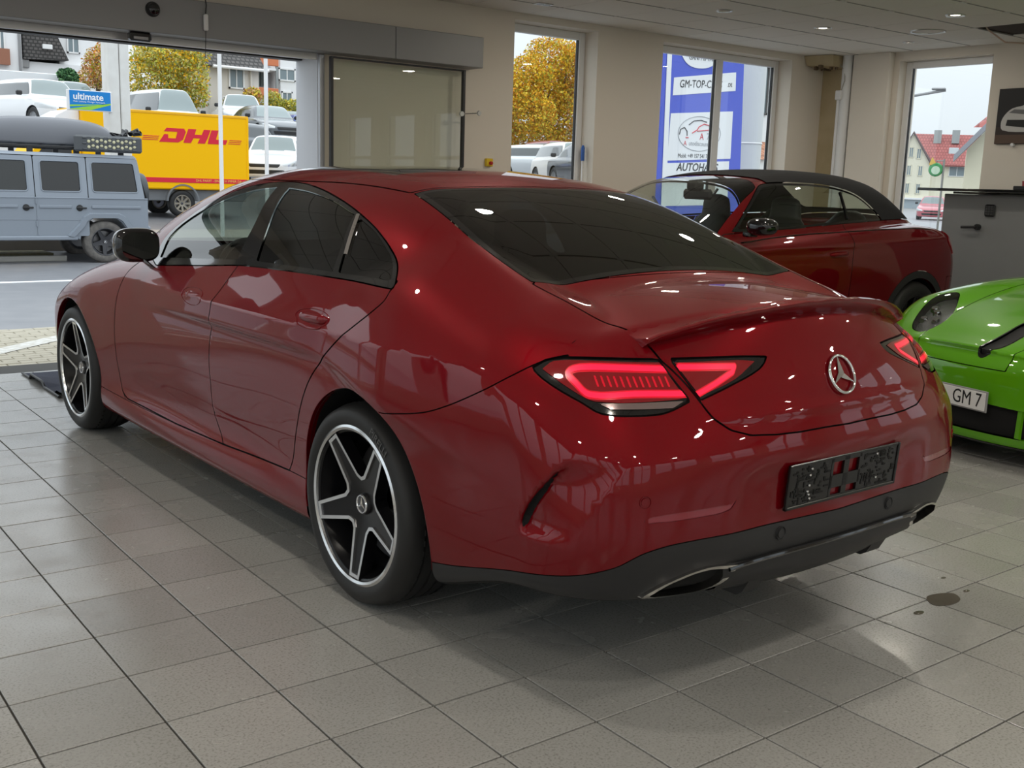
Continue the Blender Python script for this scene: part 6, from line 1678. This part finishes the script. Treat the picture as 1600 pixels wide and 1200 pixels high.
def houses():
    # white block with slate mansard, left
    Y = 56.
    a = at(-40, 0, Y); b = at(35, 0, Y)
    e = empty('white_block', (0, Y, 0)); tag(e, 'white rendered building with a downpipe beside the slate roof', 'building')
    l, r, t, g = at(-150, 0, Y).x, at(33, 60, Y).x, at(0, -40, Y).z, at(0, 100, Y).z
    MB().box(l, r, 0, 6, 0, t).build('wall', M_WH, e)
    p = at(31, 90, Y); MB().tube([(p.x, -.08, 1.0), (p.x, -.08, t)], .07, 8).build('downpipe', M_GREYM, e)
    q = at(0, 62, Y); hwin(e, 0, q.x, q.z, .3, 1.0, -.01); q = at(2, 88, Y); MB().box(q.x-1.2, q.x+.34, -.3, 0, q.z-.40, q.z+.36).build('balcony_panel', mat('brown_balcony_panel', (.30, .13, .08), .7), e)
    e = empty('slate_roof_house', (0, Y+.5, 0)); tag(e, 'pale house with a dark slate mansard roof and skylight', 'building')
    A = [at(33, 40, Y+.5), at(80, 40, Y+.5), at(106, 95, Y+.5), at(36, 92, Y+.5)]
    fix_normals(MB().prism([(A[0].x, A[0].z+1.5), (A[1].x-.5, A[1].z+1.5), (A[1].x, A[1].z), (A[2].x, A[2].z), (A[3].x, A[3].z)], 1, -.2, 4).build('mansard_roof', M_SLATE, e))
    w = [at(68, 68, Y), at(84, 77, Y)]; MB().box(w[0].x, w[1].x, -.32, -.2, w[1].z, w[0].z, bev=.02).build('skylight', M_WHITE, e)
    w = [at(33, 93, Y), at(120, 130, Y)]; MB().box(w[0].x, at(170, 100, Y).x, .1, 5, 0, w[0].z).build('wall', M_WH, e)
    w = [at(98, 62, Y+1), at(175, 20, Y+1)]; MB().box(at(92, 60, Y+1).x, at(170, 60, Y+1).x, .6, 5, 0, at(100, 20, Y+1).z).build('upper_wall', M_WH, e)
    q = at(114.5, 71, Y+1.05); hwin(e, 0, q.x, q.z, .50, .66, .58)
    q = at(41, 98, Y); MB().box(q.x-.25, q.x+.25, -.1, .12, q.z-.2, q.z+.2, bev=.03).build('air_unit', M_GREYM, e)
    # long white garden wall
    l, r = at(-60, 100, 49.), at(92, 106, 49.)
    tag(MB().box(l.x, r.x, 49., 49.4, 1.5, l.z-.1, bev=.03).build('garden_wall', mat('long_white_wall', (.78, .79, .80), .8, noise=(.5, (.70, .71, .72), .6))), 'long white rendered garden wall behind the parked silver car', 'wall')
    # beige house with grey roof and balcony block, right part of the opening
    Y = 45.5
    e = empty('beige_house', (0, Y, 0)); tag(e, 'beige house with grey tiled roof behind the yellow van', 'building')
    l, r, t = at(327, 100, Y), at(404, 104, Y), at(330, 100, Y)
    MB().box(l.x, r.x, 0, 4, 0, t.z).build('wall', M_BEI, e)
    fix_normals(MB().prism([(-.4, t.z-.1), (1.6, t.z+1.7), (3.0, t.z+1.7), (4.3, t.z-.1)], 0, l.x-.3, r.x+.2).build('roof', M_SLATE, e))
    MB().tube([(l.x, -.45, t.z-.12), (r.x+.3, -.45, t.z-.12)], .07, 8).build('gutter', M_WHITE, e, smooth=True)
    q = at(369, 119, Y); hwin(e, 0, q.x, q.z, .62, 1.0, -.01)
    q = at(391, 130, Y); MB().tube([(q.x, -.1, 1), (q.x, -.1, t.z)], .06, 8).build('downpipe', M_BEI, e, smooth=True)
    Y = 50.4; e = empty('balcony_block', (0, Y-.4, 0)); tag(e, 'white apartment block with orange balcony panels beside the door jamb', 'building')
    l, m_, r = at(400, 0, Y-.4), at(437, 0, Y-.4), at(500, 0, Y-.4)
    t = at(400, 30, Y-.4).z
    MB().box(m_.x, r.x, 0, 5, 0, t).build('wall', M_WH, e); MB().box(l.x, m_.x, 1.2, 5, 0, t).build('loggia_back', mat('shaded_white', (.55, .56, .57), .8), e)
    OR = mat('orange_panel', (.62, .20, .09), .7)
    for p0, p1 in ((80, 104), (136, 156)):
        a_, b_ = at(401, p0, Y-.4), at(435, p1, Y-.4); MB().box(a_.x, b_.x, -.05, .1, b_.z, a_.z, bev=.02).build('balcony_panel', OR, e)
    for p0 in (104, 156): a_ = at(401, p0, Y-.4); MB().box(l.x, m_.x, 0, 1.2, a_.z-.12, a_.z).build('balcony_floor', M_WH, e)
    for px in (408, 414, 420): a_, b_ = at(px, 107, Y), at(px+5, 134, Y); MB().box(a_.x, b_.x, .9, 1.15, b_.z, a_.z).build('balcony_curtain', mat('dark_curtain', (.10, .12, .12), .8), e)
    for px in (401, 433): a_ = at(px, 100, Y-.4); MB().box(a_.x-.06, a_.x+.06, -.02, .1, 0, t).build('balcony_post', mat('grey_post', (.3, .32, .32), .6), e)
    for px, py, w, h in ((448, 117, .80, .50), (448, 155, .48, .62)): q = at(px, py, Y-.4); hwin(e, 0, q.x, q.z, w, h, -.01)
houses()

def leaf_cloud(name, blobs, n, size, cols, parent, seed=1):
    """foliage of many small leaves around ellipsoid clumps"""
    r = np.random.default_rng(seed); tot = sum(b[3]*b[4]*b[5] for b in blobs)
    V = []; F = []; MI = []
    for (x, y, z, a, b, c) in blobs:
        k = max(20, int(n*a*b*c/tot)); u = r.normal(size=(k, 3)); u /= np.linalg.norm(u, axis=1)[:, None]; rad = r.uniform(.35, 1.05, k)**.6
        P = np.array([x, y, z])+u*rad[:, None]*np.array([a, b, c])
        for p in P:
            d1 = r.normal(size=3); d1 /= np.linalg.norm(d1); d2 = np.cross(d1, r.normal(size=3)); d2 /= np.linalg.norm(d2)+1e-9
            s = size*r.uniform(.6, 1.4); b0 = len(V)
            V += [tuple(p-d1*s), tuple(p+d2*s*.55), tuple(p+d1*s), tuple(p-d2*s*.55)]; F.append((b0, b0+1, b0+2, b0+3)); MI.append(int(r.integers(0, len(cols))))
    me = bpy.data.meshes.new(name); me.from_pydata(V, [], F); me.update()
    o = link(name, me, cols, parent); me.polygons.foreach_set('material_index', MI); o['kind'] = 'stuff'; return o
def leafm(nm, c): return mat('leaf_'+nm, c, .7, spec=.2)
YEL = [leafm('yellow', (.75, .48, .02)), leafm('gold', (.70, .36, .02)), leafm('olive', (.38, .36, .04)), leafm('amber', (.62, .26, .02)), leafm('lemon', (.80, .60, .08))]
YGR = [leafm('lime', (.45, .48, .06)), leafm('lemon', (.8, .6, .08)), leafm('olive', (.38, .36, .04)), leafm('pale', (.62, .58, .22)), leafm('sage', (.30, .36, .12))]
RUS = [leafm('rust', (.55, .22, .08)), leafm('tan', (.60, .42, .20)), leafm('olive', (.38, .36, .04)), leafm('peach', (.70, .45, .28))]
GRN = [leafm('ivy', (.06, .16, .06)), leafm('ivy_light', (.14, .28, .12)), leafm('ivy_dark', (.03, .09, .04))]
M_BARK = mat('grey_bark', (.16, .13, .10), .9)
def tree(name, label, Y, pts, cols, n, size, thick=2.2, seed=1, trunk=True, group=None):
    """pts: (px, py, half width px, half height px) clumps seen in the photograph at distance Y"""
    ppm = FPX/ (Y*1.1)
    c0 = at(pts[0][0], pts[0][1], Y); e = empty(name, (c0.x, Y, gz(Y))); tag(e, label, 'tree' if trunk else 'shrub', group)
    r = random.Random(seed); bl = []
    for px, py, wx, hy in pts:
        p = at(px, py, Y); q = at(px+wx, py, Y); s = at(px, py-hy, Y)
        bl.append((p.x-c0.x, r.uniform(-.3, .3)*thick, p.z-gz(Y), abs(q.x-p.x), thick*.8, abs(s.z-p.z)))
    leaf_cloud('foliage', bl, n, size, cols, e, seed)
    if not trunk:
        for k in range(5): b = bl[k % len(bl)]; MB().tube([(b[0]*.8, 0, -.05), (b[0], b[1], b[2])], [.03, .012], 6).build('stem', M_BARK, e, smooth=True)
    if trunk:
        zb = min(b[2]+b[5] for b in bl); top = max(b[2]+b[5] for b in bl)
        MB().tube([(0, 0, 0), (.05, 0, top*.4), (-.05, .05, top*.8)], [.16, .11, .04], 8).build('trunk', M_BARK, e, smooth=True)
        for k in range(10):
            b = bl[k % len(bl)]; z0 = top*r.uniform(.25, .6)
            MB().tube([(0, 0, z0), ((b[0])*.5, b[1]*.5, (z0+b[2])/2+.2), (b[0]+r.uniform(-.4, .4)*b[3], b[1], b[2]+b[5]*r.uniform(.3, 1.05))], [.06, .04, .012], 6).build('branch', M_BARK, e, smooth=True)
    return e
tree('birch_tree', 'yellow-green birch between the canopy column and the beige house', 44.3, [(262, 95, 40, 38), (240, 120, 38, 48), (290, 120, 28, 42), (300, 150, 20, 28), (265, 160, 42, 25), (225, 85, 20, 30), (290, 80, 24, 25)], YGR+YEL[:2]+YGR[3:4], 15000, .065, seed=3)
tree('rust_leaved_tree', 'thin reddish-yellow tree left of the canopy column', 52, [(150, 100, 20, 28), (165, 80, 15, 20), (140, 120, 16, 18), (158, 125, 16, 18)], RUS+YEL[2:4], 5000, .06, seed=4)
tree('ivy_bush', 'dark green ivy bush in front of the white garden wall', 48.1, [(108, 122, 14, 15), (110, 138, 10, 10), (100, 115, 8, 8)], GRN, 2600, .07, thick=.8, seed=5, trunk=False)
tree('hedge_shrub', 'yellow-green hedge below the orange balconies', 48.6, [(440, 172, 22, 18), (460, 185, 18, 12), (425, 160, 12, 18), (455, 165, 14, 10)], YGR, 5000, .065, thick=1., seed=6, trunk=False)
tree('rusty_hedge', 'rust and green hedge below the beige house window', 44.2, [(358, 165, 18, 8), (378, 162, 22, 10), (395, 150, 10, 14)], RUS+YGR[:2], 5000, .065, thick=1., seed=7, trunk=False)
tree('golden_tree', 'big golden-yellow tree filling the narrow window', 44, [(860, 90, 28, 35), (820, 120, 25, 35), (890, 110, 22, 40), (850, 150, 45, 40), (810, 180, 30, 40), (885, 180, 35, 45), (840, 215, 50, 25), (900, 90, 12, 25), (915, 150, 20, 60), (790, 150, 20, 50)], YEL, 42000, .075, thick=2.5, seed=9)

def pylon():
    Y = 12.6
    BL = mat('sign_blue', (.08, .12, .58), .4); WH = mat('sign_panel_white', (.80, .81, .82), .4); BK = mat('sign_black', (.03, .03, .035), .5); RD = mat('sign_red', (.6, .03, .05), .5); GY = mat('sign_grey', (.35, .36, .38), .5)
    o = at(1092, 270, Y); e = empty('advertising_pylon', (o.x, Y, 0)); tag(e, 'blue and white advertising pylon standing outside the wide window', 'sign')
    def P(px, py, d=0.): p = at(px, py, Y); return (p.x-o.x, d, p.z)
    def quad(nm, pts, m, d, th=.004):
        pp = [P(*q) for q in pts]; MB().prism([(p[0], p[2]) for p in pp], 1, d-th, d).build(nm, m, e); fix_normals(e.children[-1])
    quad('pylon_body', [(1044, 20), (1166, 40), (1152, 420), (1026, 420)], BL, .30, .28)
    quad('side_edge', [(1046, 20), (1053, 20), (1036, 420), (1029, 420)], WH, .012, .01)
    # lower blue face continues to the ground
    q0, q1 = P(1026, 400), P(1152, 400); MB().box(q0[0]+.02, q1[0], .03, .29, gz(Y)+.0, q0[2]).build('pylon_base', BL, e)
    pa = smooth_poly([P(1065, 80)[::2], P(1075, 62)[::2], P(1097, 56)[::2], P(1118, 66)[::2], P(1124, 86)[::2], P(1115, 102)[::2], P(1095, 107)[::2], P(1075, 100)[::2]], 5)
    MB().prism([tuple(p) for p in pa], 1, .006, .016).build('oval_panel', WH, e); fix_normals(e.children[-1])
    a = P(1098, 91, .003); text_mesh('oval_text', 'GANI MIFTARI', .15, BK, e, loc=a, rot=(PI/2, math.radians(-2), 0), shear=.2, sx=.82, depth=.001)
    cw = [P(1075, 82)[::2], P(1085, 77)[::2], P(1095, 78)[::2], P(1108, 80)[::2]]; MB().tube([(c[0], .004, c[1]) for c in cw], .008, 6).build('oval_swoosh', BK, e)
    quad('name_panel', [(1054, 121), (1151, 113), (1150, 142), (1052, 149)], WH, .016)
    a = P(1096, 132, .008); text_mesh('name_text', 'GM-TOP-CARS', .215, BK, e, loc=a, rot=(PI/2, math.radians(-3.5), 0), shear=.15, sx=.88, bold=.0, depth=.001); a = P(1141, 133, .008); text_mesh('name_text_small', '.DE', .11, BK, e, loc=a, rot=(PI/2, math.radians(-3.5), 0), sx=.9, depth=.001)
    quad('dealer_panel', [(1049, 177), (1146, 174), (1142, 248), (1043, 251)], WH, .016)
    ell = [P(1093+33*math.cos(t), 209+27*math.sin(t), .008) for t in np.linspace(0, 2*PI, 49)]; MB().tube(ell, .007, 6, cap=False).build('dealer_oval', GY, e, smooth=True)
    for m, pts in ((BK, [(1077, 195), (1085, 189), (1096, 188), (1105, 191)]), (RD, [(1082, 208), (1090, 203), (1093, 198), (1101, 194), (1108, 196), (1112, 202)]), (RD, [(1090, 205), (1112, 203)]), (BK, [(1062, 210), (1064, 202), (1070, 199), (1074, 205), (1074, 212)]), (RD, [(1072, 215), (1076, 215)])): MB().tube([P(*p, .007) for p in pts], .010, 6).build('dealer_car_line', m, e)
    text_mesh('dealer_letter', 'A', .19, RD, e, loc=P(1097, 214, .008), rot=(PI/2, 0, 0), sx=.9, depth=.001); text_mesh('dealer_digit', '7', .19, GY, e, loc=P(1107, 214, .008), rot=(PI/2, 0, 0), sx=.9, depth=.001)
    text_mesh('dealer_initial', 'A', .13, RD, e, loc=P(1071, 224, .008), rot=(PI/2, 0, 0), depth=.001); text_mesh('dealer_text', 'utodiscounter', .13, GY, e, loc=P(1095, 225, .008), rot=(PI/2, 0, 0), sx=.92, depth=.001)
    text_mesh('phone_text', 'Mobil: +49 157 541 7', .115, BK, e, loc=P(1083, 244, .008), rot=(PI/2, math.radians(-1), 0), sx=.86, depth=.001)
    quad('lower_panel', [(1042, 255), (1140, 252), (1137, 320), (1036, 322)], WH, .016)
    text_mesh('lower_text', 'AUTOHAUS', .22, BK, e, loc=P(1090, 262, .008), rot=(PI/2, math.radians(-1), 0), shear=.2, sx=1.02, bold=.004, depth=.001)
    # neighbouring strip sign and mast
    Y2 = 15.
    o2 = at(1036, 120, Y2); s = empty('strip_sign', (o2.x, Y2, 0)); tag(s, 'bright blue strip sign behind the white edge of the pylon', 'sign')
    b0, b1 = at(1020, 70, Y2), at(1046, 155, Y2); MB().box(b0.x-o2.x, b1.x-o2.x, 0, .2, b1.z, b0.z+.8).build('sign_box', mat('cyan_blue_sign', (.0, .24, .75), .4), s); MB().box(-.06, .06, .05, .15, gz(Y2), b1.z).build('sign_post', M_GREYM, s)
    for k in range(5): z = b1.z+.12+k*.26; MB().box(-.02, .16, -.01, 0, z, z+.03).build('sign_bar', WH, s)
    Y3 = 13.6; m0, m1 = at(1160, 150, Y3), at(1188, 150, Y3); c = (m0.x+m1.x)/2
    s = empty('grey_mast', (c, Y3, 0)); tag(s, 'thick pale grey mast beside the blue pylon', 'mast'); MB().tube([(0, 0, gz(Y3)), (0, 0, 7.)], (m1.x-m0.x)/2, 24).build('mast_tube', mat('pale_grey_mast', (.62, .64, .65), .45), s, smooth=True); MB().lathe([((m1.x-m0.x)/2+.01, -.02), ((m1.x-m0.x)/2+.02, 0), ((m1.x-m0.x)/2+.01, .02)], 24, c=(0, 0, 2.4)).build('mast_band', M_WHITE, s, smooth=True)
    # white gable house behind
    Y4 = 24.; e2 = empty('white_gable_house', (0, Y4, 0)); tag(e2, 'white gabled house with a low terracotta roof behind the mast', 'building')
    p = [at(1150, 320, Y4), at(1190, 104, Y4), at(1224, 128, Y4), at(1240, 145, Y4), at(1240, 320, Y4)]
    l = at(1120, 60, Y4)
    fix_normals(MB().prism([(p[1].x-2.4, 0), (p[1].x-2.4, p[1].z+1.2), (p[1].x-1.2, p[1].z+.9), (p[2].x, p[2].z), (p[3].x+2, p[3].z-1.6), (p[3].x+2, 0)], 1, 0, 4).build('wall', M_WH, e2))
    MB().tube([(p[1].x-1.2, -.3, p[1].z+1.), (p[2].x, -.3, p[2].z+.1), (p[3].x+2, -.3, p[3].z-1.5)], .12, 6).build('roof_edge', mat('grey_roof_edge', (.25, .25, .26), .7), e2)
    q = at(1189, 141, Y4); hwin(e2, 0, q.x, q.z, .55, 1.6, -.02, mat('dark_frame', (.1, .1, .1), .5))
    r0, r1 = at(1172, 219, Y4-2), at(1208, 252, Y4-2); 
    fix_normals(MB().prism([(-3.0, r1.z), (-1.6, r0.z), (0, r0.z), (0, r1.z)], 0, r0.x-2, r1.x+.1).build('porch_roof', M_ORR, e2)); MB().box(r0.x-2, r1.x, -2.9, 0, 0, r1.z).build('porch_wall', M_WH, e2)
    # house seen left of the pylon
    Y5 = 33.; e3 = empty('far_pale_house', (0, Y5, 0)); tag(e3, 'pale far house with dark windows left of the pylon', 'building')
    a0, a1 = at(1000, 175, Y5), at(1048, 175, Y5); MB().box(a0.x, a1.x+2, 0, 4, 0, a0.z).build('wall', mat('pale_pink_render', (.72, .68, .66), .8), e3); fix_normals(MB().prism([(-.5, a0.z), (2, a0.z+2.), (4.3, a0.z)], 0, a0.x, a1.x+2).build('roof', mat('grey_roof', (.3, .3, .3), .8), e3))
    for px, py in ((1034, 235), (1033, 262)): q = at(px, py, Y5); hwin(e3, 0, q.x, q.z, .9, 1.0, -.01)
pylon()

def side_street():
    """houses seen through the side window, set square to the view at their distance"""
    ys = _yaw+math.radians(22.)
    def frame(D): return Vector((CAM_LOC.x+math.sin(ys)*D, CAM_LOC.y+math.cos(ys)*D, 0))
    def A(px, py, D):
        d = _fw*FPX+_r2*(px-800)-_u2*(py-600); k = d.x*math.sin(ys)+d.y*math.cos(ys); p = CAM_LOC+d*(D/k)-frame(D)
        return Vector((p.x*math.cos(ys)-p.y*math.sin(ys), 0, p.z))
    def place(name, label, cat, D): return tag(empty(name, frame(D), -ys), label, cat)
    D = 130.; e = place('cream_house', 'cream three-storey house with red tiled roof and chimneys', 'building', D)
    q = lambda px, py: A(px, py, D)
    g = q(1440, 356).z
    gl, gp, gr = q(1403, 248), q(1428, 209), q(1456, 257)
    fix_normals(MB().prism([(gl.x, g), (gl.x, gl.z), (gp.x, gp.z), (gr.x, gr.z), (gr.x, g)], 1, 0, 2.).build('gable_wall', M_CRM, e))
    wr = q(1560, 258); MB().box(gr.x, wr.x, .3, 6, g, gr.z).build('wall', M_CRM, e)
    r1 = q(1560, 213)
    R_ = [(gp.x-.1, 3.5, gp.z+.2), (r1.x, 4.5, gp.z+.1), (wr.x, -.2, gr.z-.05), (gr.x-.1, -.4, gr.z-.05)]
    fix_normals(raw_obj('roof', R_+[(x, y+.1, z-.15) for x, y, z in R_], [(0, 1, 2, 3), (7, 6, 5, 4), (0, 4, 5, 1), (1, 5, 6, 2), (2, 6, 7, 3), (3, 7, 4, 0)], M_REDR, e))
    MB().tube([(gl.x-.1, -.15, gl.z-.1), (gp.x, -.15, gp.z+.15), (gr.x, -.25, gr.z)], .16, 6).build('gable_verge', mat('dark_verge', (.12, .08, .08), .8), e)
    for px in (1465, 1494): p = q(px, 208); MB().box(p.x-.40, p.x+.40, 2.3, 3.0, p.z-1., p.z+.45).build('chimney', mat('grey_chimney', (.34, .36, .36), .8), e)
    p = q(1490, 236); o = MB().box(p.x-.5, p.x+.5, 1.1, 1.5, p.z-.4, p.z+.4, bev=.03).build('skylight', mat('pale_skylight', (.6, .66, .68), .2), e)
    for px, py in ((1424, 238), (1436, 240), (1420, 266), (1438, 267), (1417, 294), (1434, 295)): p = q(px, py); hwin(e, 0, p.x, p.z, .36, 1.0, -.02, M_CRM)
    p = q(1495, 268); hwin(e, 0, p.x, p.z, 1.5, .95, .28, M_WHITE)
    s0, s1 = q(1404, 311), q(1475, 335); MB().box(s0.x, s1.x, -.1, .05, g+.05, s0.z-.0).build('shop_front', mat('shop_glass', (.36, .42, .45), .2), e); MB().box(s0.x-.2, s1.x+.2, -.4, .05, s0.z, s0.z+.2).build('shop_fascia', M_WH, e)
    D2 = 34.; s = place('hanging_sign', 'small green and amber hanging sign in front of the cream house', 'sign', D2); c = A(1462, 265, D2)
    MB().lathe([(.0001, -.06), (.17, -.06), (.20, 0), (.17, .06)], 24, axis=1, c=(c.x, 0, c.z)).build('sign_disc', mat('sign_green', (.05, .30, .10), .4), s, smooth=True); MB().lathe([(.0001, -.07), (.12, -.07)], 24, axis=1, c=(c.x, 0, c.z-.02)).build('sign_centre', mat('pale_green', (.55, .70, .55), .4), s); MB().prism([(c.x-.20, c.z+.12), (c.x-.12, c.z+.36), (c.x+.02, c.z+.14)], 1, -.04, .0).build('sign_flag', mat('sign_amber', (.7, .45, .08), .4), s)
    c2 = A(1474, 265, D2); MB().tube([(c.x, 0, c.z+.18), (c.x, 0, c.z+.25), (c2.x, 0, c.z+.25)], .02, 6).build('sign_arm', M_GREYM, s); MB().tube([(c2.x, 0, -.4), (c2.x, 0, c.z+.3)], .03, 8).build('sign_post', M_GREYM, s)
    D3 = 30.; e = place('gable_house', 'pale yellow gable house with a grey roof edge beside the cream house', 'building', D3)
    a0, a1, a2 = A(1490, 247, D3), A(1545, 193, D3), A(1508, 262, D3)
    sl = (a1.z-a0.z)/(a1.x-a0.x); xe = a1.x+5.
    fix_normals(MB().prism([(a2.x, -.5), (a2.x, a0.z+sl*(a2.x-a0.x)-.12), (xe, a0.z+sl*(xe-a0.x)-.12), (xe, -.5)], 1, 0, 6).build('wall', mat('pale_yellow_render', (.70, .66, .50), .8), e))
    fix_normals(MB().prism([(a0.x, a0.z-.1), (a0.x, a0.z+.06), (xe, a0.z+sl*(xe-a0.x)+.06), (xe, a0.z+sl*(xe-a0.x)-.16)], 1, -.45, .2).build('roof_edge', mat('grey_barge_board', (.30, .31, .34), .6), e))
    b0, b1 = A(1521, 199, D3+3), A(1548, 172, D3+3); fix_normals(raw_obj('rear_roof', [(b0.x, 3, b0.z), (b1.x+3, 3, b0.z), (b1.x+3, 6, b1.z+1.8), (b1.x, 5, b1.z)], [(0, 1, 2, 3)], M_REDR, e))
    D4 = 26.; l = place('street_lamp', 'thin street lamp arm reaching across the sky', 'street lamp', D4); a, b, r = A(1385, 158, D4), A(1408, 153, D4), A(1478, 141, D4)
    MB().tube([(a.x, 0, -.3), (a.x, 0, a.z-.4), (a.x+.1, 0, a.z), (b.x, 0, b.z), (r.x, 0, r.z)], .03, 8).build('pole', M_GREYM, l, smooth=True); MB().box(A(1455, 145, D4).x, r.x, -.06, .06, r.z-.0, r.z+.05, bev=.02).build('lamp_head', M_GREYM, l)
    D5 = 140.; t = place('amber_tree', 'amber treetop peeping beside the cream house gable', 'tree', D5); c = A(1404, 222, D5); leaf_cloud('foliage', [(c.x-.3, 0, c.z, .8, .6, 1.4)], 500, .16, YEL, t, 12); MB().tube([(c.x-.3, 0, -2.), (c.x-.3, 0, c.z)], .14, 8).build('trunk', M_BARK, t)
    p = frame(75.)+Vector((math.cos(ys), -math.sin(ys), 0))*A(1458, 330, 75.).x; park('hatch', (p.x, p.y, -.15), 120, (.45, .10, .12), 'small red car on the street below the cream house')
side_street()
